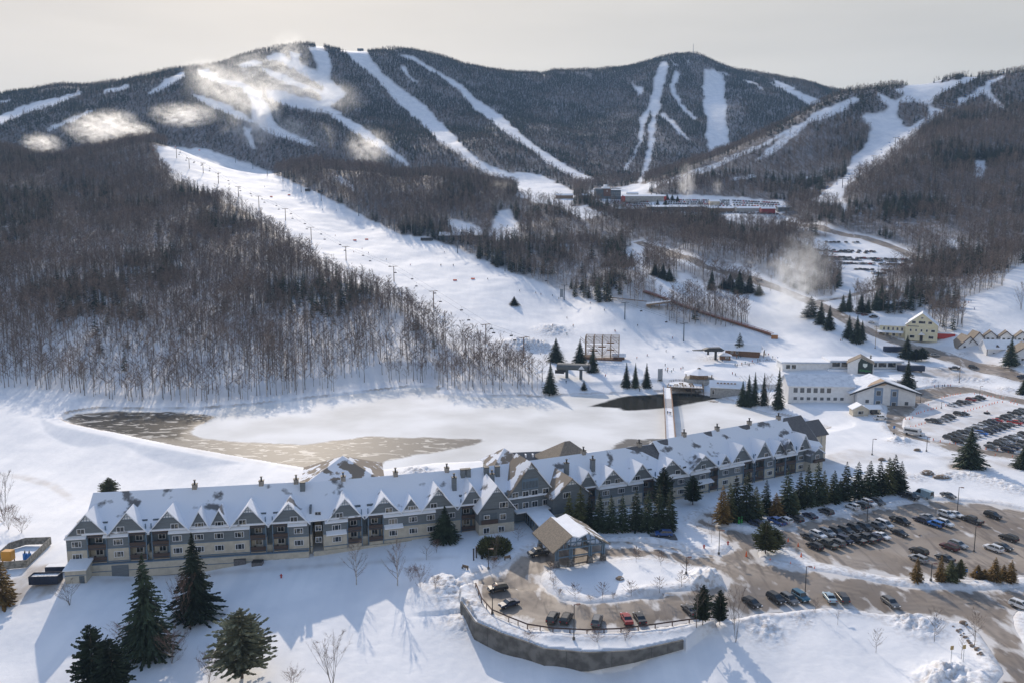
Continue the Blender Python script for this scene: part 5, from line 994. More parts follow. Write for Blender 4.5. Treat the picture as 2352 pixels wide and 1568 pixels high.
for a, b in (((-3.5 + LW, 6.2), (LW + 12, 12.4)), ((LW + 29, 6.6), (LW + 12, 12.4))):
    r.hexa([(a[0], -4.5, a[1]), (b[0], -4.5, b[1]), (b[0], 15, b[1]), (a[0], 15, a[1]), (a[0], -4.5, a[1] + .4), (b[0], -4.5, b[1] + .4), (b[0], 15, b[1] + .4), (a[0], 15, a[1] + .4)])
r.build("roof", M_seam, o)
r = MB()
for a, b in (((-3.7 + LW, 5.9), (LW + 12, 12.1)), ((LW + 29.2, 6.3), (LW + 12, 12.1))): r.hexa([(a[0], -4.62, a[1] - .3), (b[0], -4.62, b[1] - .5), (b[0], -4.51, b[1] - .5), (a[0], -4.51, a[1] - .3), (a[0], -4.62, a[1] + .35), (b[0], -4.62, b[1] + .35), (b[0], -4.51, b[1] + .35), (a[0], -4.51, a[1] + .35)])
r.build("barge_board", M_black, o)
r = MB(); r.extr([(LW + 4.6, 10.0), (LW + 12, 12.85), (LW + 14.5, 12.0), (LW + 12, 10.6)], 'y', -4.4, -4.3); r.hexa([(LW + 4, -4.4, 9.9), (LW + 12, -4.4, 12.83), (LW + 12, 1, 12.83), (LW + 7, -1, 11.0), (LW + 4, -4.4, 9.98), (LW + 12, -4.4, 12.9), (LW + 12, 1, 12.9), (LW + 7, -1, 11.08)]); r.build("bare_roof_patch", M_tan, o)
q = MB(); q.b2((LW + 8, -3.08, -1.5), (LW + 12, -3.003, 9.2)); q.b2((LW + 15.5, -3.08, -1.5), (LW + 19, -3.003, 8.6)); q.build("blue_panel", mat("panel_blue", (.22, .30, .42), .7), o)
wins(o, [(LW + 10, -3.08, 6.6, 2, 2.2, 'f'), (LW + 10, -3.08, 2.0, 2, 1.8, 'f'), (LW + 17.2, -3.08, 6.3, 1.8, 2.2, 'f'), (LW + 17.2, -3.08, 1.4, 1.8, 1.8, 'f'), (LW + 5, -3, 2.6, 1.6, 1.6, 'f'), (LW + 23, -3, 1.8, 1.6, 1.6, 'f')], m=mat("pane_grey", (.10, .11, .12), .2))
q = MB(); q.b2((LW + 0, -3.06, -4), (LW + 18, -3.02, -1.2)); q.build("foundation", M_block, o)
o2 = site("entry_annex", 1990, 951, -4, "small cream annex with a dark-edged gable and dark windows beside parked pickups", "annex"); gabled(o2, -6.5, 0, -2, 3, 3.2, 1.8, 'y', M_cream); gabled(o2, 0, 6, 0, 4, 3.0, 1.0, 'x', M_cream); wins(o2, [(-3.2, -2, 1.6, 2.2, 1.4, 'f'), (3, 0, 1.8, 3.4, 1.6, 'f')])
# wing behind, thin ribbed snow roof
o = site("lodge_rear_wing", 1800, 893, -2, "wide low wing with a ribbed snow roof immediately behind the white lodge", "lodge"); w = MB(); w.b2((-18, 2, -1), (44, 15, 2.6)); w.build("wall", M_white, o)
r = MB(); r.hexa([(-19, 1, 2.3), (45, 1, 2.3), (45, 18, 3.6), (-19, 18, 3.6), (-19, 1, 2.7), (45, 1, 2.7), (45, 18, 4.0), (-19, 18, 4.0)]); r.build("roof", M_seam, o)
q = MB()
for k in range(30): q.hexa([(-18 + k * 2.15, .9, 2.6), (-17.85 + k * 2.15, .9, 2.6), (-17.85 + k * 2.15, 18, 3.9), (-18 + k * 2.15, 18, 3.9), (-18 + k * 2.15, .9, 2.78), (-17.85 + k * 2.15, .9, 2.78), (-17.85 + k * 2.15, 18, 4.08), (-18 + k * 2.15, 18, 4.08)])
q.build("roof_ribs", M_block, o, fixn=False)
o = site("slopeside_cafe", 1797, 852, -3, "long flat-roofed cafe with a strip of dark windows facing the slope base", "cafe", sink=-.8); w = MB(); w.b2((0, 0, -1), (26, 12, 4.2)); w.b2((26.01, 1.5, -1), (66, 13, 5.0)); w.build("wall", M_white, o)
r = MB(); r.b2((-1, -1.2, 4.22), (26, 13, 4.75)); r.b2((26.01, -.6, 5.02), (66.5, 14, 5.8)); r.build("roof", M_snow, o); r = MB(); r.b2((-1.05, -1.3, 4.0), (26, -1.21, 4.4)); r.b2((26, -.7, 4.6), (66.5, -.61, 5.3)); r.build("fascia", mat("fascia_blue", (.40, .46, .56), .7), o)
wins(o, [(3.0, 0, 1.8, 2.2, 2.2, 'f'), (6.2, 0, 1.8, 2.2, 2.2, 'f')] + [(30 + i * 5.1, 1.5, 3.1, 4.2, 2.4, 'f') for i in range(7)]); q = MB(); q.b2((24, -3.5, -.5), (62, 1.4, .9)); q.build("terrace", M_snow, o)
o = site("sign_gable_lodge", 1955, 855, -22, "white wing ending in a tall dark gable with a pale crest and green lettering", "lodge"); gabled(o, -2, 11, -3, 8, 6.0, 3.6, 'y', M_white, M_shingle)
q = MB(); q.b2((3.2, -3.25, .6), (10.6, -3.02, 6.2)); q.extr([(3.2, 6.2), (10.6, 6.2), (4.5, 9.1)], 'y', -3.25, -3.02); q.build("sign_panel", mat("panel_forest", (.015, .03, .028), .6), o)
q = MB(); q.extr([(5.6, 4.9), (6.7, 3.9), (7.8, 4.9), (7.8, 6.3), (5.6, 6.3)], 'y', -3.34, -3.26); q.build("crest", mat("crest_pale", (.6, .65, .62), .6), o); text3(o, "Killington", (6.9, -3.3, 2.4), (math.pi / 2, 0, 0), 1.5, M_green)
q = MB(); q.cyl((9.5, 2, 8.4), .5, 1.9, 8); q.build("chimney", M_block, o)
for px, py, s_, n_ in ((1958, 876, 3.4, "little square snow-capped kiosk roof left of the sign gable"), (1976, 893, 4.6, "white pavilion with a hipped snow roof in front of the sign gable")):
    o = site("hip_kiosk", px, py, -8, n_, "kiosk"); w = MB(); w.b2((-s_ + .4, -s_ + .4, -1), (s_ - .4, s_ - .4, 2.6)); w.build("wall", M_white, o); r = MB(); r.add([(-s_, -s_, 2.6), (s_, -s_, 2.6), (s_, s_, 2.6), (-s_, s_, 2.6), (0, 0, 4.6)], [(3, 2, 1, 0), (0, 1, 4), (1, 2, 4), (2, 3, 4), (3, 0, 4)]); r.build("roof", M_snow, o); wins(o, [(0, -s_ + .4, 1.3, 3, 1.2, 'f')])
o = site("ticket_building", 2040, 888, -6, "low white flat-roofed building with dark corner posts by the tall lone spruce", "building"); w = MB(); w.b2((-14, 0, -1), (3, 8, 3.2)); w.b2((3.01, -2, -1), (13, 7, 3.8)); w.build("wall", M_white, o); r = MB(); r.b2((-14.5, -.6, 3.22), (3, 8.5, 3.9)); r.b2((3.01, -2.6, 3.82), (13.5, 7.6, 4.5)); r.build("roof", M_snow, o); q = MB(); q.b2((8, -2.1, -1), (8.4, -2.01, 3.8)); q.build("post", M_black, o); wins(o, [(-10, 0, 2, 4, 1.1, 'f'), (-4, 0, 2, 3, 1.1, 'f')])
# rental hut with roof fans
o = site("maintenance_shed", 1668, 905, -14, "grey block shed whose white roof carries a row of brown vents, near the bridge", "shed"); gabled(o, -8, 9, -4, 5, 4.6, 2.6, 'x', M_block, M_snow); wins(o, [(-6.5, -4, 2, 1, 2.2, 'f')]); q = MB()
for k in range(6): q.box((-4.4 + k * 1.7, -1.5, 6.45), (.9, 1.5, .35))
q.build("roof_vents", M_brown, o, fixn=False)
for px, py, n_ in ((1582, 897, "grey utility box nearest the round gazebo"), (1600, 893, "larger dark utility box left of the vented shed"), (1603, 903, "low open crate under the larger utility box")):
    o = site("utility_box", px, py, 5, n_, "utility box"); m = MB(); m.box((0, 0, 1), (2.6, 1.8, 1.8)); m.build("cabinet", M_shingd, o, bevel=.08); m = MB(); m.box((0, 0, 2.0), (2.7, 1.9, .2)); m.build("lid", M_snow, o)
# round gazebo and deck
o = site("gazebo", 1605, 872, 0, "round snow-topped gazebo beside the fenced timber deck", "gazebo"); q = MB(); q.cyl((0, 0, -1.5), 8.2, 3.0, 10); q.build("floor", M_block, o); q = MB()
for k in range(10): a = 2 * math.pi * k / 10; q.tube((7.2 * math.cos(a), 7.2 * math.sin(a), 1.5), (7.2 * math.cos(a), 7.2 * math.sin(a), 4.3), .16, n=5)
q.cyl((0, 0, 1.5), 5, 2.6, 10); q.build("pillars", M_timber, o); r = MB(); r.tube((0, 0, 4.2), (0, 0, 6.6), 8.4, 1.0, n=10); r.build("roof", M_snow, o); r = MB(); r.tube((0, 0, 6.3), (0, 0, 7.2), 1.6, .2, n=10); r.build("cupola", M_shingle, o)
o = site("timber_deck", 1569, 893, -6, "fenced snow-covered timber deck on posts at the far end of the footbridge", "deck"); DK = [(-9, -6), (9.5, -9), (10.5, 3), (8, 8), (-3, 9.5), (-7, 6)]; q = MB(); q.prism(DK, 2.2, 2.6); q.build("platform", M_timber, o); q = MB(); q.prism([(x * .95, y * .95) for x, y in DK], 2.605, 2.8); q.build("snow_cover", M_snow, o); q = MB()
for i in range(6):
    a, b = Vector(DK[i]), Vector(DK[(i + 1) % 6])
    if i == 5: continue
    for z in (3.2, 3.75): q.tube((a.x, a.y, z), (b.x, b.y, z), .07, n=4)
    n_ = int((b - a).length / 1.6)
    for k in range(n_): p = a.lerp(b, k / n_); q.tube((p.x, p.y, 2.3), (p.x, p.y, 3.85), .08, n=4); 
    for k in range(3): p = a.lerp(b, k / 3); q.tube((p.x, p.y, -2), (p.x, p.y, 2.3), .16, n=5)
q.build("railing", M_timber, o, fixn=False)
for i, (x, y) in enumerate(((-4, -3), (0, -4), (4, -5), (-1, 1), (4, 0))):
    t = empty("picnic_table", tuple(o.location + Vector((x * math.cos(R(-6)) - y * math.sin(R(-6)), x * math.sin(R(-6)) + y * math.cos(R(-6)), 2.8))), .1 * i, ["picnic table nearest the bridge end of the deck", "picnic table second along the deck rail", "picnic table at the outer corner of the deck", "picnic table in the middle of the deck", "picnic table beside the gazebo steps"][i], "picnic table", "picnic tables on the deck"); q = MB(); q.b2((-1, -.4, .7), (1, .4, .78)); q.b2((-1, -.9, .42), (1, -.6, .48)); q.b2((-1, .6, .42), (1, .9, .48)); q.b2((-.8, -.8, 0), (-.7, .8, .7)); q.b2((.7, -.8, 0), (.8, .8, .7)); q.build("frame", M_timber, t, fixn=False)
# footbridge across the pond (timber gangway)
A = Vector(atZ(1541, 1018, -.8)); B = Vector(atZ(1532, 890, -.2)); o = empty("footbridge", tuple(A), 0, "straight wooden footbridge with close side rails crossing the frozen pond", "footbridge"); d = B - A; Lb = d.length; o.rotation_euler = (0, 0, math.atan2(d.y, d.x)); W_ = 1.9
def arch(x): return 1.0 * math.sin(math.pi * min(max(x / Lb, 0), 1)) + (B.z - A.z) * x / Lb
dk = MB(); rl = MB(); st = MB(); x = 0; n_ = int(Lb / 2.0)
for k in range(n_):
    x0, x1 = Lb * k / n_, Lb * (k + 1) / n_; z0, z1 = arch(x0), arch(x1); dk.hexa([(x0, -W_, z0 - .25), (x1, -W_, z1 - .25), (x1, W_, z1 - .25), (x0, W_, z0 - .25), (x0, -W_, z0), (x1, -W_, z1), (x1, W_, z1), (x0, W_, z0)])
    if not (.50 < k / n_ < .72): st.hexa([(x0, -W_ + .25, z0 + .01), (x1, -W_ + .25, z1 + .01), (x1, W_ - .25, z1 + .01), (x0, W_ - .25, z0 + .01), (x0, -W_ + .3, z0 + .12), (x1, -W_ + .3, z1 + .12), (x1, W_ - .3, z1 + .12), (x0, W_ - .3, z0 + .12)])
    else: st.b2((x0 + .2, -W_ + .3, z0 + .01), (x0 + 1.0, W_ - .3, z0 + .1))
    for s in (-1, 1):
        rl.tube((x0, s * W_, z0 - .3), (x0, s * (W_ + .08), z0 + 1.35), .09, n=4)
        for h_ in (.5, .9, 1.3): rl.tube((x0, s * W_, z0 + h_), (x1, s * W_, z1 + h_), .07, n=4)
    if k % 9 == 4:
        for s in (-1, 1): rl.tube((x0, s * (W_ - .3), -4), (x0, s * (W_ - .3), z0), .22, n=6)
dk.build("bridge_deck", M_timber, o, fixn=False); st.build("trodden_snow", M_snow, o, fixn=False); rl.build("railing", mat("rail_redwood", (.26, .13, .08), .8, noise=.2, nscale=2), o, fixn=False)
BRIDGE = (A, d.normalized(), arch)
# lift drive terminals
def barrel_terminal(px, py, rz, label, Lc=17., sc=1.0):
    o = site("lift_terminal", px, py, rz, label, "lift terminal"); o.scale = (sc,) * 3; q = MB(); pr = []
    for k in range(9): a = math.pi * k / 8; pr.append((-3.6 * math.cos(a), 6.2 + 2.3 * math.sin(a)))
    for s, (x0, x1, k_) in enumerate(((-Lc / 2, Lc / 2, 1.0),)): q.extr(pr + [(3.2, 5.4), (-3.2, 5.4)], 'x', x0, x1)
    q.build("housing", mat("housing_grey", (.10, .105, .10), .5, noise=.1, nscale=1), o, smooth=False); e = MB(); e.extr([(y * .93, z) for y, z in pr] + [(2.9, 5.5), (-2.9, 5.5)], 'x', Lc / 2, Lc / 2 + .9); e.build("end_cap", M_black, o)
    e = MB(); e.add([(Lc / 2 - 5, -3.72, 6.1), (Lc / 2 - 1.4, -3.72, 6.1), (Lc / 2 - 3.2, -3.2, 8.0)], [(0, 1, 2)]); e.build("emblem", M_wfr, o, fixn=False)
    for x in (-3.4, 4.4): m = MB(); m.b2((x - .7, -.8, -1), (x + .7, .8, 5.45)); m.build("mast", M_dside, o)
    m = MB(); m.b2((-Lc / 2 - 1, -2.6, 3.0), (-Lc / 2 + 4, -1.8, 4.9)); m.b2((-Lc / 2 - 1, 1.8, 3.0), (-Lc / 2 + 4, 2.6, 4.9)); m.build("side_rail", M_black, o); return o
barrel_terminal(1316, 868, -16, "barrel-roofed dark lift terminal with a white triangle, between spruces by the pond")
o = site("lift_terminal", 1640, 826, 0, "flat black lift terminal on one mast in front of the brown log hut", "lift terminal"); q = MB(); q.extr([(-7, 6.6), (-4, 7.6), (3.5, 7.8), (5.6, 6.4), (4, 5.6), (-6, 5.6)], 'y', -2.4, 2.4); q.build("housing", M_black, o); q = MB(); q.extr([(-13, 6.2), (-6.9, 6.5), (-6.9, 5.9), (-13, 6.0)], 'y', -1.6, 1.6); q.build("arm", M_black, o); q = MB(); q.b2((.2, -.5, -1), (1.5, .5, 5.6)); q.build("mast", M_black, o); q = MB(); q.b2((-4.2, -.4, 3.4), (-3.2, .4, 5.6)); q.build("counterweight", M_black, o)
o = site("operator_hut", 1665, 824, -10, "tiny square brown lift hut under the black terminal", "hut"); w = MB(); w.b2((-3, -2.2, -1), (3, 2.2, 2.6)); w.build("wall", M_brown, o); r = MB(); r.add([(-4, -3, 2.6), (4, -3, 2.6), (4, 3, 2.6), (-4, 3, 2.6), (-1, 0, 4), (1, 0, 4)], [(3, 2, 1, 0), (0, 1, 5, 4), (1, 2, 5), (2, 3, 4, 5), (3, 0, 4)]); r.build("roof", M_snow, o); wins(o, [(1, -2.2, 1.5, 1.6, 1, 'f')])
o = site("log_hut", 1702, 815, -22, "brown log hut with a snow roof, blue gable sign and a snowy spruce in front", "hut"); gabled(o, -9, 11, -4, 4, 4.2, 2.4, 'x', M_brown, M_snow, ov=1.2); wins(o, [(-5, -4, 2.4, 1.1, 1.3, 'f'), (-2, -4, 2.4, 1.1, 1.3, 'f')]); q = MB(); q.b2((11.05, -1.8, 4.3), (11.15, 1.8, 5.6)); q.build("sign_panel", M_blue, o); q = MB()
for y in (-4, -1.3, 1.3, 4): q.tube((13.5, y, -.5), (13.5, y, 4.0), .14, n=5)
q.build("porch_posts", M_timber, o)
o = site("ski_rack_hut", 1421, 824, -10, "small open-sided hut with a snow roof at the foot of the scaffold", "hut"); gabled(o, -3, 3.5, -2, 2, 2.4, 1.0, 'x', M_brown, M_snow, ov=.9)
o = site("conveyor_hut", 1779, 777, -20, "orange-brown box at the lower end of the covered conveyor", "hut"); q = MB(); q.b2((-2, -1.5, -.5), (2, 1.5, 2.6)); q.build("wall", mat("wood_orange", (.34, .15, .05), .8), o); q = MB(); q.b2((-2.2, -1.7, 2.62), (2.2, 1.7, 2.95)); q.build("roof", M_snow, o)
# covered conveyor with red-brown rails, built along the ground
pts = [G(a, b) for a, b in ((1478, 672), (1520, 686), (1565, 704), (1610, 720), (1655, 734), (1700, 748), (1745, 762), (1774, 772))]; o = empty("conveyor_lift", pts[0], 0, "long red-brown railed conveyor lift running down between the slopes to its hut", "conveyor"); q = MB(); bb = MB()
for a, b in zip(pts, pts[1:]):
    a = Vector(a) - Vector(pts[0]); b = Vector(b) - Vector(pts[0]); n = Vector((-(b - a).y, (b - a).x, 0)).normalized(); bb.hexa([a - n * 1.2 + Vector((0, 0, .2)), b - n * 1.2 + Vector((0, 0, .2)), b + n * 1.2 + Vector((0, 0, .2)), a + n * 1.2 + Vector((0, 0, .2)), a - n * 1.2 + Vector((0, 0, 1)), b - n * 1.2 + Vector((0, 0, 1)), b + n * 1.2 + Vector((0, 0, 1)), a + n * 1.2 + Vector((0, 0, 1))])
    for s in (-1, 1):
        for h_ in (1.2, 1.9): q.tube(a + n * s * 1.4 + Vector((0, 0, h_)), b + n * s * 1.4 + Vector((0, 0, h_)), .14, n=4)
        k_ = int((b - a).length / 4)
        for k in range(k_): p = a.lerp(b, k / k_) + n * s * 1.4; q.tube(p, p + Vector((0, 0, 2)), .12, n=4)
bb.build("belt", M_brown, o, fixn=False); q.build("guard_rails", mat("rail_rust", (.32, .10, .06), .8), o, fixn=False)
# lattice climbing structure
o = site("scaffold_tower", 1383, 822, -9, "tall open timber adventure scaffold with crossed beams behind the spruces", "climbing tower"); q = MB(); fl = MB(); xs = (-10, -5, 0, 5, 10); ys = (-5, 0, 5)
for x in xs:
    for y in ys: q.b2((x - .16, y - .16, -1), (x + .16, y + .16, 14 if x > -9 else 13.4))
for z in (2.5, 5, 7.5, 10, 12, 13.8):
    for y in ys: q.b2((-10, y - .12, z - .12), (10, y + .12, z + .12))
    for x in xs: q.b2((x - .12, -5, z - .13), (x + .12, 5, z + .11))
for i in range(4):
    for y in (-5, 5): q.tube((xs[i], y, (2.5, 7.5)[i % 2]), (xs[i + 1], y, (7.5, 2.5)[i % 2]), .1, n=4); q.tube((xs[i], y, 13.8), (xs[i + 1], y, 10), .1, n=4)
q.tube((-13, -5, 13.5), (-2, -5, 5), .14, n=4); q.tube((-13, -5, 12.4), (-4, -5, 5), .14, n=4); q.build("beams", M_timber, o, fixn=False)
for x, y, z in ((-5, -2.5, 5.1), (0, -2.5, 7.6), (5, 2.5, 5.1), (5, -2.5, 10.1)): fl.b2((x - 2.2, y - 2.2, z), (x + 2.2, y + 2.2, z + .15))
fl.build("platforms", M_brown, o, fixn=False); bz = MB(); bz.b2((-13, -5.5, -1), (-6, 4, 1.6)); bz.b2((-5.9, -5.4, -1), (12, 3.9, .5)); bz.build("base_deck", M_brown, o)
# yellow inn, lodges up the road
o = site("yellow_inn", 2079, 774, -28, "big pale yellow inn with a steep gable, long snow roof and rows of dark windows", "inn"); gabled(o, 0, 18, -6, 10, 9.0, 7.2, 'y', M_yell, M_snow, ov=.5); gabled(o, -15, 0, -2, 9, 7.6, 4.2, 'x', M_yell, M_snow); 
wins(o, [(4.5, -6, 10.6, 2, 1.5, 'f'), (9, -6, 10.7, 3.6, 1.5, 'f'), (13.5, -6, 10.6, 2, 1.5, 'f'), (3, -6, 5.6, .9, 1.4, 'f'), (6, -6, 5.6, .9, 1.4, 'f'), (9, -6, 5.6, .9, 1.4, 'f'), (12, -6, 5.6, .9, 1.4, 'f'), (15.4, -6, 5.6, 2, 1.3, 'f'), (4, -6, 1.6, 2.6, 1.6, 'f'), (14.5, -6, 1.6, 2.6, 1.6, 'f'), (9, -6, 13.4, 1.2, .9, 'f')] + [(-2 - i * 2.6, -2, 5.4, 1.1, 1.9, 'f') for i in range(5)] + [(-3 - i * 3.6, -2, 1.8, 1.6, 1.6, 'f') for i in range(4)])
q = MB(); q.b2((1.0, -6.15, 7.9), (7.5, -6.02, 8.35)); q.build("sign_board", M_dside, o); q = MB(); q.b2((.9, -6.16, 7.9), (1.4, -6.03, 8.35)); q.build("sign_accent", M_redp, o)
q = MB(); q.extr([(-5.6, 3.4), (-2, 4.2), (-2, 3.9), (-5.6, 3.1)], 'x', -16, -1); q.build("porch_roof", M_snow, o); q = MB()
for k in range(4): q.b2((-15.5 + k * 4, -5.4, -1), (-15.3 + k * 4, -5.2, 3.2))
q.build("porch_posts", M_wfr, o)
q = MB(); q.extr([(7.2, 3), (11.2, 3), (9.2, 4.6)], 'y', -8, -6.02); q.build("entrance_hood", M_snow, o); q = MB(); q.b2((8.3, -6.1, -1), (10, -6.02, 2.6)); q.build("door", M_dark, o)
o = site("storage_container", 2172, 775, -20, "red shipping container with snow on top beside the yellow inn", "container"); q = MB(); q.b2((-5, -1.5, -.5), (5, 1.5, 2.8)); q.build("body", M_redp, o); q = MB(); q.b2((-5, -1.5, 2.82), (5, 1.5, 3.1)); q.build("snow_cover", M_snow, o)
M_wtrim = mat("trim_dark_brown", (.06, .04, .035), .7)
def alodge(px, py, rz, L_, W_, h, rise, label, roof, axis='y'):
    o = site("chalet", px, py, rz, label, "chalet"); o.scale = (.82,) * 3; gabled(o, 0, L_, 0, W_, h, rise, axis, M_white, roof, ov=.9); t = MB()
    if axis == 'y':
        for a, b in (((-.4, h), (L_ / 2, h + rise)), ((L_ + .4, h), (L_ / 2, h + rise))): t.tube((a[0], -.95, a[1]), (b[0], -.95, b[1]), .28, n=4)
        t.b2((-.1, -.1, -1), (.3, -.01, h)); t.b2((L_ - .3, -.1, -1), (L_ + .1, -.01, h)); t.build("timber_trim", M_wtrim, o); wins(o, [(L_ * .3, 0, 2, 1.6, 1.3, 'f'), (L_ * .68, 0, 2, 1.6, 1.3, 'f')])
    else:
        t.b2((-.1, -.1, -1), (.35, -.01, h)); t.b2((L_ - .35, -.1, -1), (L_ + .1, -.01, h)); t.b2((0, -.12, h - .5), (L_, -.02, h - .2)); t.build("timber_trim", M_wtrim, o)
        wins(o, [(L_ * k, 0, 1.8, 1.5, 1.4, 'f') for k in (.2, .45, .7)])
        for k in (.3, .6):
            q = MB(); q.extr([(L_ * k - 1.5, h + .4), (L_ * k + 1.5, h + .4), (L_ * k, h + 2.2)], 'y', .4, 3.5); q.build("dormer", M_wtrim, o)
    return o
alodge(2200, 801, -10, 15, 16, 1.6, 8.0, "white half-buried chalet with a steep bare tan roof, nearest the yellow inn", M_shingle)
alodge(2228, 795, -10, 11, 12, 3.5, 7.2, "white chalet whose steep roof rises just behind the half-buried one", M_shingle)
alodge(2266, 816, -6, 24, 12, 5.6, 5, "long white chalet with dark corner posts and two small roof dormers", M_snow, 'x')
alodge(2330, 830, -14, 16, 14, 6, 6, "white chalet with a tan gable cut by the right edge of the view", M_shingle)
for px, py, n_ in ((2260, 782, "first small tan gable above the chalet row, nearest the inn"), (2296, 783, "second small tan gable above the chalet row"), (2332, 784, "third small tan gable above the chalet row, by the beginner lift")): alodge(px, py, -25, 8, 9, 3.5, 4, n_, M_shingle)
# far base area
o = site("base_hotel_block", 1388, 455, 4, "dark six-storey base building with a rust-red middle and flat roof at the valley head", "building"); o.scale = (.78,) * 3; w = MB(); w.b2((-16, -8, -4), (-3, 8, 14)); w.b2((9.01, -8, -4), (26, 8, 13)); w.build("wall", M_dside, o); w = MB(); w.b2((-3, -9, -4), (9, 9, 15)); w.build("red_wing", mat("brick_rust", (.15, .08, .055), .8), o); r = MB(); r.b2((-17, -10, 15.01), (27, 10, 16)); r.b2((-4, -5, 16.01), (8, 5, 18.5)); r.b2((-1, -3, 18.6), (4, 3, 22)); r.build("roof", M_snow, o); w = MB(); w.b2((-26, -11, -4), (36, -8.1, 2.5)); w.build("arcade", M_dside, o)
for k in range(4): wins(o, [(12 + k * 3.6, -8, 8, 1.6, 1.4, 'f'), (12 + k * 3.6, -8, 3.9, 1.6, 1.4, 'f')], m=mat("pane_grey", (.10, .11, .12), .2))
text3(o, "K", (3, -9.1, 11), (math.pi / 2, 0, 0), 4, M_wfr)
def longshed(px, py, L_, W_, h, wall, label, rz=0, ends=None, name="market_shed"):
    o = site(name, px, py, rz, label, "shed"); gabled(o, -L_ / 2, L_ / 2, -W_ / 2, W_ / 2, h, 2, 'x', wall, M_snow, ov=.5)
    if ends:
        for s in (-1, 1): q = MB(); q.b2((s * L_ / 2 - 1.5, -W_ / 2 - .1, -1), (s * L_ / 2 + 1.5, W_ / 2, h + .2)); q.build("end_bay", ends, o)
longshed(1478, 462, 52, 13, 6, M_block, "long grey shed with red ends on the far car park", 2, M_redp); longshed(1555, 484, 74, 12, 4.5, M_shingd, "longest dark green-grey shed below the far car park", 0)
longshed(1655, 486, 34, 10, 4, M_timber, "brown shed continuing the row of far sheds", 0); longshed(1718, 486, 30, 10, 4, M_block, "pale grey shed between the brown and red far sheds", 0); longshed(1762, 489, 16, 9, 5, mat("shed_red", (.24, .03, .03), .8), "small bright red shed at the end of the far row", 0, None)
o = site("mid_lodge", 1060, 549, -5, "dark low lodge with a snow roof beside the upper ski slope", "lodge"); gabled(o, -22, 4, -5, 5, 4, 3, 'x', M_dside, M_snow); gabled(o, 6, 24, -3, 3, 3, 1, 'x', M_dside, M_shingd)
o = site("slope_shed", 980, 553, -18, "dark open trailer shed standing on the edge of the upper slope", "shed"); w = MB(); w.b2((-6, -1.5, .4), (6, 1.5, 3.2)); w.build("body", M_black, o)
for px, py, n_ in ((707, 440, "black snow-gun cart"), (736, 443, "small dark hut on legs")):
    o = site("slope_hut", px, py, -10, n_ + " at the upper right edge of the ski slope", "hut"); w = MB(); w.b2((-3, -1.4, .8), (3, 1.4, 3.4)); w.build("cabin", M_black, o); w = MB(); [w.b2((x - .2, y - .2, -.5), (x + .2, y + .2, .8)) for x in (-2.5, 2.5) for y in (-1, 1)]; w.build("legs", M_timber, o)
o = site("mid_station", 1514, 708, -14, "timber mid-slope lift station with a snowy deck on stilts", "lift station"); w = MB(); w.hexa([(-9, -3, 2), (8, -3, 4.5), (8, 3, 4.5), (-9, 3, 2), (-9, -3, 3.2), (8, -3, 5.6), (8, 3, 5.6), (-9, 3, 3.2)]); w.build("deck", M_timber, o); w = MB(); w.hexa([(-9, -3.1, 3.21), (8, -3.1, 5.61), (8, 3.1, 5.61), (-9, 3.1, 3.21), (-9, -3.1, 3.8), (8, -3.1, 6.2), (8, 3.1, 6.2), (-9, 3.1, 3.8)]); w.build("snow_cover", M_snow, o); w = MB(); [w.b2((x - .2, y - .2, -2), (x + .2, y + .2, 3.6)) for x in (-6, 0, 6) for y in (-2.5, 2.5)]; w.tube((-9, 0, 5), (-38, 4, 7.2), .3, n=4); w.tube((-38, 4, 7), (-38, 4, -1), .3, n=4); w.build("frame", M_timber, o)
# summit things
for px, py, n_ in ((1592, 120, "slender mast on the highest far summit"),):
    x, y, z = G(px, py + 6); o = empty("summit_mast", (x, y, z - 3), 0, n_, "mast"); q = MB(); q.tube((0, 0, 0), (0, 0, 36), 1.2, .5, 5); q.build("pole", M_metal, o); q = MB(); q.b2((-2, -2, 2), (2, 2, 7)); q.build("cabin", M_metal, o)
for px, py, n_ in ((412, 160, "summit lift station on the left shoulder ridge"), (828, 113, "summit lift station at the head of the widest far trail"), (1528, 134, "lift station on the knob left of the highest summit"), (1506, 134, "long summit lodge on the knob left of the highest summit")):
    x, y, z = G(px, py + 5); o = empty("summit_station", (x, y, z - 1), 0, n_, "lift station"); q = MB(); q.b2((-9, -4, 2), (9, 4, 8)); q.build("housing", M_dside, o); q = MB(); q.b2((-1.5, -1.5, -6), (1.5, 1.5, 2.2)); q.build("mast", M_dside, o)
# service yard at the left end of the hotel
o = site("skip_container", 106, 1338, 4, "long dark navy open-top rubbish skip beside the hotel's left end", "skip", z=-3.2, sink=0); m_nv = mat("skip_navy", (.02, .03, .06), .6); q = MB()
for a, b in (((-3.4, -1.3, .2), (3.4, -1.2, 2.3)), ((-3.4, 1.2, .2), (3.4, 1.3, 2.3)), ((-3.4, -1.2, .2), (-3.3, 1.2, 2.3)), ((3.3, -1.2, .2), (3.4, 1.2, 2.3))): q.b2(a, b)
for k in range(7): q.b2((-3.2 + k * 1.05, -1.4, .3), (-3.05 + k * 1.05, -1.301, 2.2))
q.build("walls", m_nv, o, fixn=False); q = MB(); q.b2((-3.3, -1.2, .25), (3.3, 1.2, 1.9)); q.build("load", mat("load_snowy", (.7, .7, .7), .9, noise=.2, nscale=2), o)
o = site("roll_off_frame", 128, 1322, 4, "second dark skip behind the long navy one", "skip", z=-3.2, sink=0); q = MB(); q.b2((-3, 1, 0), (3, 3.2, 1.9)); q.build("walls", m_nv, o); q = MB(); q.b2((-2.9, 1.1, 1.91), (2.9, 3.1, 2.0)); q.build("load", M_snow, o)
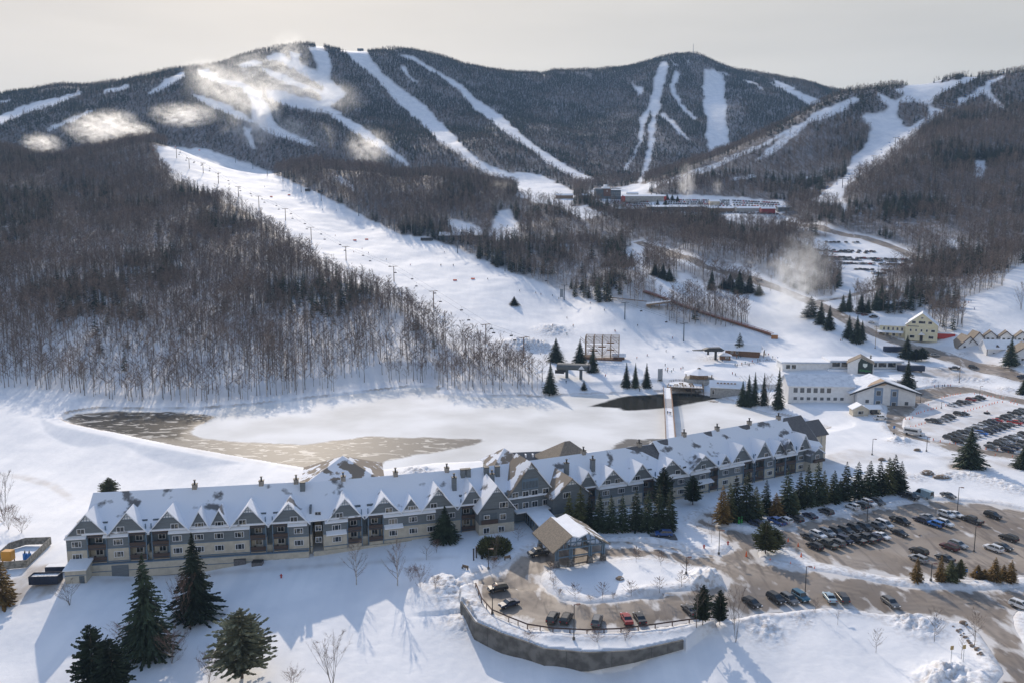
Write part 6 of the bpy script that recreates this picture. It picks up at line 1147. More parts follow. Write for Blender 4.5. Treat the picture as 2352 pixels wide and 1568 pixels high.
FN = [atZ(a, b, -3.2) for a, b in ((-30, 1310), (62, 1302), (118, 1248), (60, 1250), (22, 1262), (-20, 1300))]; o = empty("yard_fence", FN[0], 0, "weathered board fence round the service yard at the left edge", "fence"); q = MB()
for a, b in zip(FN, FN[1:]):
    a = Vector(a) - Vector(FN[0]); b = Vector(b) - Vector(FN[0]); n = Vector((-(b - a).y, (b - a).x, 0)).normalized() * .06; q.hexa([a - n, b - n, b + n, a + n, a - n + Vector((0, 0, 2)), b - n + Vector((0, 0, 2)), b + n + Vector((0, 0, 2)), a + n + Vector((0, 0, 2))])
q.build("boards", mat("fence_grey", (.26, .24, .2), .9, noise=.3, nscale=1.5), o)
o = site("yard_tank", 20, 1290, 0, "yellow-orange storage tank box in the fenced yard", "tank", z=-3.2, sink=0); q = MB(); q.b2((-1.3, -1, .6), (1.3, 1, 3.2)); q.build("body", mat("tank_yellow", (.6, .28, .03), .5), o, bevel=.15); q = MB(); [q.b2((x - .1, y - .1, 0), (x + .1, y + .1, .6)) for x in (-1, 1) for y in (-.8, .8)]; q.build("legs", M_black, o)
for k, n_ in ((0, "left one"), (1, "right one")):
    o = site("pump", 58 + k * 10, 1284, 0, "blue pump cylinder in the fenced yard, the %s of the pair" % n_, "pump", z=-3.2, sink=0); q = MB(); q.cyl((0, 0, 0), .5, 1.7, 10); q.build("casing", M_blue, o); q = MB(); q.tube((0, 0, 1.7), (.1, 0, 2.5), .2, .1, 6); q.build("valve", M_black, o)
for px, py, s_, n_, m_ in ((503, 1286, 2.2, "wide snow-topped timber bin against the hotel's lower wall", M_timber), (553, 1293, 1.7, "tall dark green rubbish bin by the hotel service lane", M_shingd), (592, 1295, 1.5, "lower dark green bin right of the tall one", M_shingd)):
    o = site("rubbish_bin", px, py, 3, n_, "bin"); q = MB(); q.b2((-s_ * .9, -.9, 0), (s_ * .9, .9, 1.7 if s_ > 1.5 else 1.1)); q.build("body", m_, o, bevel=.06); q = MB(); t_ = 1.71 if s_ > 1.5 else 1.11; q.b2((-s_ * .88, -.85, t_), (s_ * .88, .85, t_ + .18)); q.build("lid", M_snow if s_ > 2 else M_black, o)

for px, py, L_, m_, n_ in ((1345, 456, 16, M_dside, "small dark lodge left of the base building"), (1452, 452, 14, M_cream, "small pale hut right of the base building"), (1296, 456, 22, M_timber, "low brown lift hut at the foot of the widest trail"), (1640, 470, 12, M_cream, "little cream hut in the middle of the valley-head car park"), (1800, 484, 16, M_dside, "small dark shed at the right end of the far row"), (1440, 488, 26, M_shingd, "grey low shed at the left end of the far row")): longshed(px, py, L_, 9, 4, m_, n_, 0, None, "valley_hut")
# ------------------------------------------------------------------ trees that stand on their own
rp = random.Random(23); WID = 1.5
def tree_parts(name, TC, mt, mc): o = empty(name); TC[0].build("trunk", mt, o, fixn=False); TC[1].build("crown", mc, o, fixn=False); return o
def th(px, by, ty, Yhint=0):
    p = G(px, by, Yhint); return p, max(1.0, atY(px, ty, p[1])[2] - p[2])
def place(tmpl, px, by, ty, hw, label, group=None, refh=10., refw=3., first=False):
    p, h = th(px, by, ty); w = hw / (FPX / p[1]) * (WID if tmpl.name.startswith('fir') else (1.0 if hw > 50 else 1.15)); s = (w / refw, w / refw, h / refh * (1.07 if tmpl.name.startswith('fir') else 1)); o = tmpl if first else copy_tree(tmpl, (0, 0, 0), 0); o.location = (p[0], p[1], p[2] - .1); o.rotation_euler = (0, 0, rp.uniform(0, 6.28)); o.scale = s; o['label'] = label; o['category'] = o.get('category', 'tree')
    if group: o['group'] = group
    elif 'group' in o: del o['group']
    return o
BIG = {}
def grown(kind, **k):
    if kind == 'spruce': return conifer(10, 3., 34, 22, rp, droop=.3, ragged=.42, sub=7, leaf=.85, **k)
    if kind == 'fir': return conifer(10, 2.2, 24, 14, rp, droop=.2, ragged=.32, sub=3, leaf=.95, shape=.8, **k)
    if kind == 'pine': return conifer(10, 3., 24, 18, rp, ragged=.5, start=.14, sub=7, pine=True, leaf=.75)
KN = {'spruce': (M_need, 3.), 'fir': (M_need, 2.2), 'olive': (M_need2, 2.2), 'rust': (M_needb, 2.2), 'pine': (M_need2, 3.), 'wpine': (M_needp, 3.), 'dpine': (M_need, 3.)}
def conif(kind, px, by, ty, hw, label, group=None):
    base = {'olive': 'fir', 'rust': 'fir', 'wpine': 'pine', 'dpine': 'pine'}.get(kind, kind); lst = BIG.setdefault(kind, [])
    nm = {'spruce': 'spruce_tree', 'fir': 'fir_tree', 'pine': 'pine_tree'}[base]
    if len(lst) < 3: t = tree_parts(nm, grown(base), M_ctrunk, KN[kind][0]); t['category'] = 'tree'; lst.append(t); first = True
    else: t = lst[rp.randrange(3)]; first = False
    return place(t, px, by, ty, hw, label, group, 10., KN[kind][1], first)
conif('spruce', 340, 1500, 1266, 72, "tallest dark spruce in front of the hotel, left of its twin")
conif('spruce', 450, 1418, 1219, 64, "second tall dark spruce, its top overlapping the hotel's cream wall")
conif('dpine', 218, 1600, 1430, 52, "dark pine with a pointed top at the bottom left, below the two tall spruces")
conif('dpine', 262, 1612, 1462, 44, "shorter dark pine touching the pointed one at the bottom left")
conif('wpine', 556, 1556, 1397, 76, "broad light green white pine standing alone on the front snow")
conif('rust', 8, 1388, 1282, 24, "thin orange-brown pine at the left edge by the service yard")
conif('pine', 252, 1140, 1095, 19, "small pine poking up behind the hotel's left roof")
conif('spruce', 1022, 1240, 1158, 34, "dense dark spruce against the hotel, left of the round evergreen shrub")
c3 = lambda x, y: (1435 + x * .3895, 832.3 + y * .3895)
ORD = ["first", "second", "third", "fourth", "fifth", "sixth", "seventh", "eighth", "ninth", "tenth", "eleventh", "twelfth", "thirteenth", "fourteenth", "fifteenth", "sixteenth", "seventeenth", "eighteenth", "nineteenth", "twentieth", "twenty-first", "twenty-second"]
row = [(1307, 1214, 1133, 15, 'olive'), (1332, 1214, 1120, 18, 'olive'), (1352, 1216, 1140, 13, 'fir'), (1376, 1218, 1131, 15, 'fir'), (1403, 1220, 1139, 16, 'fir'), (1429, 1218, 1136, 14, 'fir'), (1460, 1217, 1124, 17, 'fir'), (1487, 1218, 1124, 16, 'fir'), (1514, 1218, 1114, 17, 'fir'), (1538, 1217, 1122, 15, 'fir')]
for i, (x, b, t, w, k) in enumerate(row): conif(k, x, b, t, w, "%s narrow fir along the hotel front, counting from the canopy" % ORD[i], "narrow firs in front of the hotel")
conif('dpine', 1523, 1178, 1070, 22, "dark round-topped pine rising above the narrow fir row"); conif('dpine', 1591, 1158, 1090, 19, "dark round pine on a bare trunk between the two fir rows")
row2 = [(575, 945, 730, 44, 'rust'), (615, 935, 715, 40, 'olive'), (650, 930, 675, 46, 'fir'), (715, 925, 650, 52, 'fir'), (770, 915, 735, 40, 'olive'), (830, 890, 695, 34, 'fir'), (890, 905, 770, 40, 'rust'), (955, 890, 640, 50, 'fir'), (990, 890, 740, 34, 'olive'), (1030, 855, 650, 36, 'fir'), (1075, 845, 610, 38, 'fir'), (1130, 835, 590, 44, 'fir'), (1170, 825, 640, 34, 'olive'), (1230, 820, 640, 40, 'fir'), (1265, 808, 690, 28, 'fir'), (1300, 808, 590, 38, 'fir'), (1370, 795, 590, 42, 'fir'), (1440, 785, 585, 46, 'fir'), (1500, 775, 580, 36, 'fir'), (1550, 768, 565, 44, 'olive'), (1585, 762, 548, 46, 'fir'), (1625, 752, 585, 34, 'fir')]
for i, (x, b, t, w, k) in enumerate(row2):
    a, bb = c3(x, b); _, tt = c3(x, t); conif(k, a, bb, tt, w * .39, "%s conifer of the thick row behind the car park, counting from its rusty near end" % ORD[i], "thick conifer row behind the car park")
conif('pine', 1758, 1270, 1194, 26, "olive pine on the snow spit between driveway and car park"); conif('pine', 1780, 1266, 1210, 19, "smaller pine tucked behind the olive one on the snow spit")
for i, (x, b, t, w, k) in enumerate([(1720, 1285, 1150, 24, 'rust'), (1860, 1285, 1140, 22, 'rust'), (1920, 1282, 1165, 34, 'olive'), (1975, 1287, 1155, 26, 'pine'), (2080, 1270, 1190, 26, 'rust'), (2120, 1270, 1215, 22, 'rust'), (2180, 1285, 1150, 30, 'rust'), (2232, 1275, 1190, 22, 'rust'), (2275, 1290, 1165, 24, 'rust')]):
    a, bb = c3(x, b); _, tt = c3(x, t); conif(k, a, bb, tt, w * .39 + 2, "%s small yellowish tree on the snow strip edging the car park, from the left" % ORD[i], "young trees on the car park snow strip")
conif('dpine', 1614, 1434, 1340, 20, "dark pine beside the guard rail's end, left of its thinner neighbour"); conif('dpine', 1653, 1434, 1352, 16, "thinner dark pine beside the guard rail's end")
conif('spruce', 2226, 1072, 979, 35, "big broad spruce on a patch of bare brown grass"); conif('spruce', 2350, 1074, 1016, 24, "broad spruce cut by the right edge near the big one")
cb = lambda x, y: (1176.9 + x * .172, 746.2 + y * .172)
for x, b, t, w, k, n_ in [(580, 485, 165, 115, 'spruce', "snow-dusted spruce standing alone left of the scaffold"), (900, 520, 180, 100, 'spruce', "dark spruce right in front of the scaffold's left end"), (1070, 625, 280, 85, 'spruce', "dark spruce overlapping the scaffold's middle, above the lift terminal"), (505, 905, 490, 100, 'spruce', "tall ragged spruce left of the barrel-roofed lift terminal"), (955, 862, 740, 34, 'fir', "tiny fir on the snow below the barrel-roofed terminal"), (1520, 825, 490, 68, 'spruce', "left of the three spruces on the pond bank near the footbridge"), (1640, 832, 490, 56, 'spruce', "middle of the three spruces on the pond bank near the footbridge"), (1790, 828, 495, 66, 'spruce', "right of the three spruces on the pond bank near the footbridge"), (1972, 740, 640, 20, 'fir', "very small fir beside the banner near the footbridge")]:
    a, bb = cb(x, b); _, tt = cb(x, t); conif(k, a, bb, tt, w * .172, n_)
cd = lambda x, y: (1521.5 + x * .2319, 746.4 + y * .2319)
for x, b, t, w, k, n_ in [(760, 295, 85, 44, 'fir', "snow-dusted fir in front of the log hut"), (790, 800, 540, 60, 'spruce', "bushy spruce at the left end of the clump before the white lodge"), (850, 795, 480, 60, 'spruce', "second spruce of the clump before the white lodge"), (910, 785, 452, 50, 'spruce', "third, tallest-left spruce of the clump before the white lodge"), (1000, 790, 462, 46, 'spruce', "reddish spruce in the clump before the white lodge, beside the birch"), (1145, 825, 408, 60, 'spruce', "tall dense spruce overlapping the white lodge's left corner")]:
    a, bb = cd(x, b); _, tt = cd(x, t); conif(k, a, bb, tt, w * .2319, n_)
for x, b, t, w, k, n_ in [(1862, 728, 682, 15, 'fir', "misty fir nearest the snowmaking plume"), (1885, 744, 690, 14, 'spruce', "fir right of the misty one above the slope"), (1904, 757, 700, 14, 'spruce', "pointed fir between slope and road, third from the plume"), (1949, 776, 722, 14, 'spruce', "left spruce of the trio beside the road bend"), (1967, 786, 722, 15, 'spruce', "middle spruce of the trio beside the road bend"), (1979, 780, 735, 11, 'spruce', "right spruce of the trio beside the road bend"), (2082, 822, 768, 17, 'spruce', "spruce between the dark trailer and the mountain road"), (2103, 829, 800, 14, 'dpine', "low dark pine left of a similar one by the mountain road"), (2117, 828, 797, 14, 'dpine', "low dark pine right of a similar one by the mountain road"), (2083, 893, 822, 18, 'spruce', "tall lone columnar spruce between the lodge and the loop road"), (2320, 838, 774, 18, 'spruce', "spruce in front of the long chalet"), (2350, 904, 866, 14, 'spruce', "dark spruce at the right edge above the loop road"), (1181, 701, 680, 12, 'spruce', "single small spruce in the middle of the ski slope")]: conif(k, x, b, t, w, n_)
for i, (x, b, t, w) in enumerate([(1936, 712, 666, 12), (1952, 716, 670, 11), (1975, 716, 664, 13), (1990, 718, 678, 12), (2010, 716, 672, 11), (2024, 712, 650, 12), (1632, 664, 612, 9), (1660, 666, 630, 13), (1676, 668, 624, 14), (1700, 672, 626, 15), (1722, 674, 632, 15), (1742, 677, 640, 13), (1395, 612, 588, 12), (1418, 612, 560, 11), (1434, 614, 556, 13), (1448, 612, 575, 10), (1505, 636, 596, 11), (1520, 640, 606, 13), (1537, 643, 612, 12)]):
    grp = "dark conifers by the upper road junction" if i < 6 else ("dark conifer group above the plume" if i < 12 else "dark conifer clump in the middle woods")
    lab = "dark conifer in the clump by the upper road junction" if i < 6 else ("dark conifer in the group between slope and snowmaking plume" if i < 12 else "dark conifer in the clump among the middle woods")
    conif('spruce', x + rp.uniform(-3, 3), b + rp.uniform(-4, 3), t + rp.uniform(-8, 12), w * rp.uniform(.8, 1.25), lab, grp)
for i, (x, b, t, w) in enumerate([(1496, 458, 443, 6), (1508, 459, 442, 6), (1520, 459, 440, 7), (1532, 460, 444, 6), (1544, 461, 446, 6), (1556, 462, 449, 5), (1465, 458, 444, 6), (1452, 458, 446, 5), (1510, 478, 458, 8), (1528, 478, 456, 9)]): conif('spruce', x, b, t, w, "dark conifer by the long grey shed at the valley head", "conifers at the valley head")
# bare trees placed singly
BARE = {}
def bareone(kind, px, by, ty, hw, label, group=None, cat='tree'):
    if kind not in BARE:
        if kind == 'birch': t = tree_parts("birch_tree", bare(10, 3., 26, 22, .018, rp, .16, 1, 1.1), M_birch, M_twig)
        elif kind == 'young': t = tree_parts("bare_tree", bare(10, 4., 22, 18, .03, rp, .22, 1, .75), M_bark, M_twig)
        elif kind == 'multi': t = tree_parts("bare_tree", bare(10, 3., 28, 18, .02, rp, .12, 4, 1.6), M_bark, M_twig)
        elif kind == 'shrub': t = tree_parts("shrub", bare(10, 6., 36, 22, .035, rp, .02, 6, 1.2, tl=.16), M_bark, M_twig2)
        elif kind == 'redtree': t = tree_parts("crabapple_tree", bare(10, 4.5, 26, 26, .05, rp, .2, 1, .8), M_bark, M_twig2)
        elif kind == 'tall': t = tree_parts("bare_tree", bare(10, 2., 22, 14, .018, rp, .35, 1, 1.1), M_bark, M_twig)
        t['category'] = cat; BARE[kind] = t; f = True
    else: t = BARE[kind]; f = False
    return place(t, px, by, ty, hw, label, group, 10., {'young': 4., 'shrub': 6., 'redtree': 4.5, 'tall': 2.}.get(kind, 3.), f)
for a in [('birch', 819, 1342, 1243, 28, "bare pale birch on the front snow, left of its twin"), ('birch', 913, 1344, 1240, 30, "bare pale birch on the front snow, right of its twin"), ('multi', 763, 1575, 1460, 40, "many-stemmed bare tree at the bottom edge"), ('multi', 160, 1388, 1338, 30, "bare spreading tree beside the service yard"),
 ('young', 980, 1285, 1252, 16, "small bare tree with a reddish shrub beside it, below the dense spruce"), ('young', 1190, 1240, 1208, 20, "bare crooked tree between the round evergreen and the entrance canopy"), ('young', 1140, 1288, 1222, 13, "bare tree growing out of the round evergreen shrub"), ('multi', 1690, 1474, 1350, 22, "tall thin bare tree at the end of the guard rail"), ('tall', 1600, 1440, 1340, 18, "bare tree left of the dark pines at the guard rail's end"),
 ('young', 2012, 1498, 1442, 18, "lone small bare tree in the middle of the lower right snowfield"), ('young', 2146, 1472, 1396, 20, "bare tree in a planting ring on the lower right snowfield"), ('young', 2238, 1482, 1400, 26, "spreading bare tree beside the curving road at the lower right"), ('tall', 1924, 1434, 1396, 6, "thin staked sapling below the row of parked cars"), ('young', 1872, 1406, 1372, 14, "bare sapling beside the grey saloon in the lower car row"), ('tall', 2208, 1512, 1455, 9, "thin bare tree by the rocks at the lower right"),
 ('birch', 1764, 936, 860, 14, "white birch in the spruce clump before the lodge"), ('multi', 2345, 712, 650, 13, "bare tree standing alone on the right-hand slope"), ('multi', 10, 1196, 1086, 22, "bare bush-like tree at the left edge above the service yard"), ('young', 1634, 1246, 1176, 10, "thin bare tree beside the display car")]: bareone(*a)
for i, (x, b, t, w) in enumerate([(1321, 1374, 1340, 17), (1384, 1375, 1338, 17), (1450, 1368, 1334, 17), (1515, 1360, 1326, 17), (1565, 1347, 1312, 18), (1272, 1350, 1322, 12), (1461, 1290, 1255, 14)]): bareone('redtree', x, b, t, w, "%s little bare tree round the turning circle island, starting at the lower left" % ORD[i], "little trees on the turning circle island")
bareone('redtree', 1518, 1298, 1266, 15, "red-berried little tree on the far side of the turning circle island"); bareone('redtree', 1575, 1317, 1284, 14, "russet little tree by the island's lamp post"); bareone('redtree', 1264, 1327, 1290, 13, "russet little tree beside the canopy's front pier")
for i, (x, b, t, w, n_) in enumerate([(965, 1346, 1300, 24, "largest bare shrub by the snowbank left of the car park"), (942, 1334, 1302, 16, "bare shrub at the left of the snowbank shrubs"), (1000, 1352, 1322, 16, "small bare shrub nearest the car park's snowbank"), (1003, 1268, 1242, 13, "reddish round shrub under the hotel's dense spruce"), (1132, 1304, 1280, 17, "brown shrub beside the lamp before the canopy road"), (1216, 1468, 1448, 18, "reddish shrub on the retaining wall terrace, left one"), (1372, 1474, 1450, 20, "brown shrub on the retaining wall terrace, below the grey car"), (1436, 1470, 1444, 20, "brown shrub on the retaining wall terrace, right one"), (672, 1575, 1536, 24, "round bare shrub at the bottom edge between pine and many-stemmed tree"), (480, 1568, 1500, 32, "purplish shrub at the foot of the broad white pine"), (300, 1490, 1428, 42, "purplish thicket left of the tallest spruce"), (395, 1522, 1450, 40, "thicket in front of the tallest spruce"), (425, 1440, 1330, 30, "bare tangled thicket between the two tall spruces"), (20, 1215, 1165, 24, "bare shrub at the left edge by the snowy lane"), (50, 1222, 1186, 20, "low shrub beside the left edge lane"), (1284, 1368, 1352, 10, "little shrub at the island's lower left tip"), (1356, 1378, 1366, 9, "tiny dry shrub on the island's lower edge"), (1408, 1374, 1360, 7, "tiny dry shrub between two island trees")]): bareone('shrub', x, b, t, w, n_, None, 'shrub')
# round evergreen shrub
t = empty("evergreen_shrub"); T_, C_ = MB(), MB()
for i in range(1500):
    a, b_ = rp.uniform(0, 6.28), math.acos(rp.uniform(-.1, 1)); r_ = rp.uniform(.75, 1.05) * (1 + .12 * math.sin(3 * a)); p = Vector((math.cos(a) * math.sin(b_), math.sin(a) * math.sin(b_), math.cos(b_))); q = Vector((p.x * 4 * r_, p.y * 4 * r_, p.z * 3.2 * r_)); n1 = p.cross(Vector((rp.gauss(0, 1), rp.gauss(0, 1), rp.gauss(0, 1)))).normalized() * .28; C_.add([q - n1, q + n1, q + p * .75 + Vector((0, 0, .15))], [(0, 1, 2)])
C_.cyl((0, 0, -.2), 2.6, 1.8, 10, r1=1.6); T_.tube((0, 0, -.3), (0, 0, 2), .3, .2, 6); T_.build("trunk", M_ctrunk, t); C_.build("foliage", M_need2, t, fixn=False); p = G(1135, 1266); t.location = p; tag(t, "big round olive evergreen shrub between hotel wall and driveway", "shrub")
# the wood's nearest bare trees, one object each
kinds = [tree_parts("hardwood_tree", bare(16, 3.0 + .4 * i, 16, 13, .05, rt, .35 + .06 * (i % 3)), M_bark if i != 2 else M_birch, M_twig) for i in range(4)]
used = set()
ZW = [(150, "at the far left of the pond's bank woods"), (300, "above the left tip of the pond"), (450, "above the pond's dark thin ice"), (600, "above the edge of the bright ice glare"), (750, "on the bank behind the ice glare"), (900, "on the bank above the hotel's chimneys"), (1050, "near the jutting corner of the pond bank"), (1160, "on the pond's point below the ski slope"), (9999, "at the right end of the pond woods")]
def woodlabel(px, py, s, k):
    z = next(w for e, w in ZW if px < e); sz = "short" if s < .76 else ("tall" if s > .95 else "middling")
    r = "front" if py > 880 else ("second-row" if py > 845 else "back-row"); return "%s %s bare hardwood %s" % (sz, r + (" pale-barked" if k == 2 else ""), z), "bare trees " + z
for c in INDIV_BARE:
    k = random.randrange(4); s = random.uniform(.5, 1.15); lab, grp = woodlabel(c[3], c[4], s, k); sc = (s * random.uniform(.85, 1.2),) * 2 + (s,)
    if k in used: o = copy_tree(kinds[k], (c[0], c[1], c[2]), random.uniform(0, 6.28), sc, lab, grp)
    else: o = kinds[k]; used.add(k); o.location = c[:3]; o.scale = sc; tag(o, lab, None, grp)
    o['category'] = 'tree'
for k in range(4):
    if k not in used: o = kinds[k]; [bpy.data.objects.remove(x) for x in list(o.children)]; bpy.data.objects.remove(o)
# dry reeds by the pond, boulders
def boulder(px, py, r, label, s=(1, .8, .6)):
    p = G(px, py); o = None; bm = bmesh.new(); bmesh.ops.create_icosphere(bm, subdivisions=3, radius=r)
    for v in bm.verts: k = 1 + .25 * float(fbm(np.array([v.co.x + px]), np.array([v.co.y * 1.3 + v.co.z * 2]), r * .9, 3, 5)[0]); v.co = Vector((v.co.x * s[0] * k, v.co.y * s[1] * k, v.co.z * s[2] * k))
    me = bpy.data.meshes.new("boulder"); bm.to_mesh(me); bm.free(); me.materials.append(mat("boulder_brown", (.20, .15, .11), .9, noise=.3, nscale=1.2, col2=(.7, .7, .7), lo=.55, hi=.62)); o = link("boulder", me); o.location = (p[0], p[1], p[2] + r * .15); return tag(o, label, "rock")
for a in [(1424, 1329, 1.0, "dark boulder in the middle of the turning circle island"), (2129, 1088, 2.1, "large half-snowed boulder on the snowfield right of the fir row"), (2162, 1096, 1.9, "low flat boulder right of the large half-snowed one", (1.5, .8, .35)), (2107, 1034, 1.2, "small brown boulder near the bend of the loop road"), (2026, 1056, 1.3, "reddish boulder behind the last conifer of the thick row"), (2213, 1431, .9, "brown boulder near the lower right road corner"), (1639, 925, 2.2, "muddy bare mound at the pond's edge near the vented shed", (1.8, 1, .3)), (2113, 1230, .5, "small rusty lump on the car park snow strip")]: boulder(*a)
for i in range(26): f = i / 25; boulder(2196 + f * 60 + rp.uniform(-8, 8), 1440 + f * 66 + rp.uniform(-5, 5), rp.uniform(.22, .5), "small brown rock in the rock line beside the lower right road corner")['group'] = "rocks beside the lower right road"
# ------------------------------------------------------------------ parked cars
LOTH = -63.0
lot = [ # hotel car park: px, py, heading, kind, colour, label
 (1737,1206,117,'suv','navy',"%s first in the row under the conifers, half hidden by the olive pine"), (1784,1202,117,'pickup','blue',"%s second in the row under the conifers"), (1803,1199,117,'suv','white',"%s third in the row under the conifers"), (1828,1196,117,'suv','black',"%s fourth in the row under the conifers"), (1860,1188,117,'sedan','navy',"%s fifth in the row under the conifers"), (1897,1179,117,'suv','charcoal',"%s on its own before the gap in the conifer row's parking"),
 (1957,1167,117,'suv','white',"%s starting the foursome behind the lamp post"), (1978,1165,117,'suv','charcoal',"%s second of the foursome behind the lamp post"), (1996,1159,LOTH,'suv','white',"%s third of the foursome behind the lamp post"), (2016,1157,LOTH,'suv','grey',"%s fourth of the foursome behind the lamp post"),
 (2089,1144,LOTH,'pickup','black',"%s parked beside the blue and white van at the back"), (2120,1141,117,'van','lightblue',"pale blue and white van beside the black pickup at the back"), (2178,1141,LOTH,'sedan','grey',"%s alone at the far back right of the hotel car park"),
 (1858,1238,LOTH,'sedan','charcoal',"%s at the left end of the long double row"), (1879,1233,LOTH,'wagon','white',"%s second along the long back row"), (1900,1229,LOTH,'suv','silver',"%s third along the long back row"), (1922,1227,LOTH,'suv','black',"%s fourth along the long back row"), (1943,1224,LOTH,'suv','charcoal',"%s fifth along the long back row"), (1964,1219,LOTH,'suv','black',"%s sixth along the long back row"), (1987,1216,LOTH,'suv','charcoal',"%s seventh along the long back row"), (2011,1213,LOTH,'pickup','grey',"%s eighth along the long back row"), (2031,1209,LOTH,'minivan','white',"%s ending the long back row"), (2067,1202,LOTH,'pickup','black',"%s right of the white minivan"), (2066,1229,LOTH,'sedan','black',"%s alone right of the front row's white sedan"),
 (1871,1260,117,'suv','black',"%s beside the orange marker at the front row's left end"), (1902,1256,117,'pickup','olive',"%s second in the front row"), (1922,1252,117,'suv','grey',"%s third in the front row"), (1941,1247,LOTH,'jeep','navy',"%s fourth in the front row"), (1967,1245,117,'pickup','black',"%s fifth in the front row"), (1989,1242,117,'pickup','charcoal',"%s sixth in the front row"), (2005,1239,117,'suv','navy',"%s seventh in the front row"), (2025,1236,LOTH,'sedan','white',"%s ending the front row"), 
 (2116,1199,117,'wagon','navy',"%s left of the blue off-roader"), (2132,1193,LOTH,'sedan','silver',"%s tucked behind the blue off-roader"), (2148,1210,117,'jeep','brightblue',"%s with a black roof in the middle of the car park"), (2170,1207,LOTH,'suv','white',"%s right of the blue off-roader"), (2173,1187,LOTH,'suv','white',"%s nearest the back lamp post on its left"), (2194,1186,LOTH,'sedan','white',"%s directly behind the back lamp post"), (2233,1200,117,'pickup','charcoal',"%s with a load in its bed right of the back lamp post"), (2280,1189,LOTH,'suv','black',"%s alone at the right back of the hotel car park"),
 (2180,1262,117,'suv','maroon',"%s left of a silver wagon in the front island"), (2200,1256,LOTH,'wagon','silver',"%s right of the maroon one"), (2281,1265,117,'suv','white',"%s in the front right of the hotel car park"), (2303,1261,LOTH,'sedan','charcoal',"%s tucked behind the white front-right car"), (2316,1241,117,'suv','black',"%s with a roof box at the right side"), (2110,1272,117,'suv','black',"%s above the half-snowed one near the yellowish trees"), (2109,1289,117,'suv','silver',"%s behind the first yellowish tree"), (2170,1287,117,'sedan','charcoal',"%s behind the second and third yellowish trees"),
 (1727,1391,-62,'wagon','black',"%s leftmost in the roadside row below the driveway"), (1782,1381,-65,'suv','black',"%s second in the roadside row below the driveway"), (1813,1383,-68,'suv','grey',"%s third in the roadside row below the driveway"), (1839,1378,-70,'jeep','teal',"%s beside the tall lamp post in the roadside row"), (1905,1378,88,'sedan','lightblue',"%s fifth in the roadside row below the driveway"), (1934,1379,88,'suv','charcoal',"%s sixth in the roadside row below the driveway"), (2045,1390,-80,'wagon','grey',"%s alone toward the right of the roadside row"), (2345,1398,-60,'suv','white',"%s on the road at the right edge"),
 (1143,1357,200,'suv','black',"%s upper of two at the left of the turning circle"), (1169,1392,212,'sedan','navy',"%s lower of two at the left of the turning circle"), (1270,1425,70,'suv','charcoal',"%s first of the five backed to the guard rail"), (1301,1427,70,'suv','black',"%s second of the five backed to the guard rail"), (1371,1432,74,'suv','grey',"%s third of the five backed to the guard rail"), (1439,1427,97,'sedan','red',"%s backed to the guard rail"), (1469,1426,99,'sedan','black',"%s fifth of those backed to the guard rail"), (1584,1407,110,'sedan','charcoal',"%s behind the bare trees at the guard rail's end"), (1645,1402,110,'suv','grey',"%s behind the two dark pines"),
 (1237,1275,205,'pickup','charcoal',"%s driving out from under the canopy")]
for a in lot: put_car(*a[:5], a[5], "cars parked round the hotel", z=None)
# display car on its plinth
p = G(1524, 1234); o = empty("display_plinth", p, 0, "flat dark display plinth under the blue car near the narrow firs", "plinth"); q = MB(); q.b2((-3.4, -1.8, 0), (3.4, 1.8, .35)); q.build("slab", M_shingd, o); put_car(1524, 1233, 176, 'suv', 'blue', "blue SUV displayed on a low plinth before the narrow firs", "display car", dz=.4)
# right-hand snowy car park
cr_ = lambda x, y: (2009.6 + x * .1465, 872.8 + y * .1465)
HR = -50
i_ = 0
def rowcars(lst, where, group):
    for n_, (x, y, k, c) in enumerate(lst): px, py = cr_(x, y); put_car(px, py, HR, k, c, "%s " + where % ORD[min(n_, 21)], group)
rowcars([(1205, 405, 'sedan', 'white'), (1290, 388, 'sedan', 'charcoal'), (1362, 368, 'suv', 'charcoal'), (1432, 358, 'sedan', 'grey'), (1505, 325, 'suv', 'red'), (1592, 308, 'sedan', 'charcoal'), (1655, 295, 'suv', 'black')], "%s in the furthest short row of the snowy car park", "cars in the snowy car park's furthest row")
rowcars([(900, 660, 'pickup', 'charcoal'), (970, 668, 'suv', 'grey'), (1070, 640, 'sedan', 'silver'), (1130, 618, 'suv', 'grey'), (1180, 592, 'suv', 'black')], "%s of the five by the red cones in the snowy car park", "cars by the cones")
rowcars([(1318, 548, 'suv', 'black'), (1392, 540, 'sedan', 'charcoal')], "%s of the isolated pair in the snowy car park", "isolated pair of cars")
cc = ['charcoal', 'black', 'grey', 'black', 'navy', 'silver', 'charcoal', 'white', 'grey', 'black', 'charcoal', 'navy']; kk = ['sedan', 'suv', 'suv', 'wagon', 'suv', 'pickup', 'sedan', 'suv']
def lerprow(x0, y0, x1, y1, n, sp={}): return [(x0 + (x1 - x0) * i / (n - 1), y0 + (y1 - y0) * i / (n - 1), sp.get(i, (kk[(i * 5 + n) % 8], 0))[0] , sp[i][1] if i in sp else cc[(i * 7 + n) % 12]) for i in range(n)]
rowcars(lerprow(1165, 925, 2330, 495, 18, {11: ('sedan', 'brightred')}), "%s of the big double row's back line, snowy lot", "snowy car park double row, back line")
rowcars(lerprow(1300, 975, 2340, 640, 15, {5: ('suv', 'brightblue'), 12: ('pickup', 'brightred')}), "%s of the big double row's front line, snowy lot", "snowy car park double row, front line")
rowcars(lerprow(1820, 1060, 2340, 865, 8), "%s of the nearest double row's back line, snowy lot", "snowy car park nearest row, back line")
rowcars(lerprow(2085, 1115, 2340, 1005, 4), "%s of the nearest double row's front line, snowy lot", "snowy car park nearest row, front line")
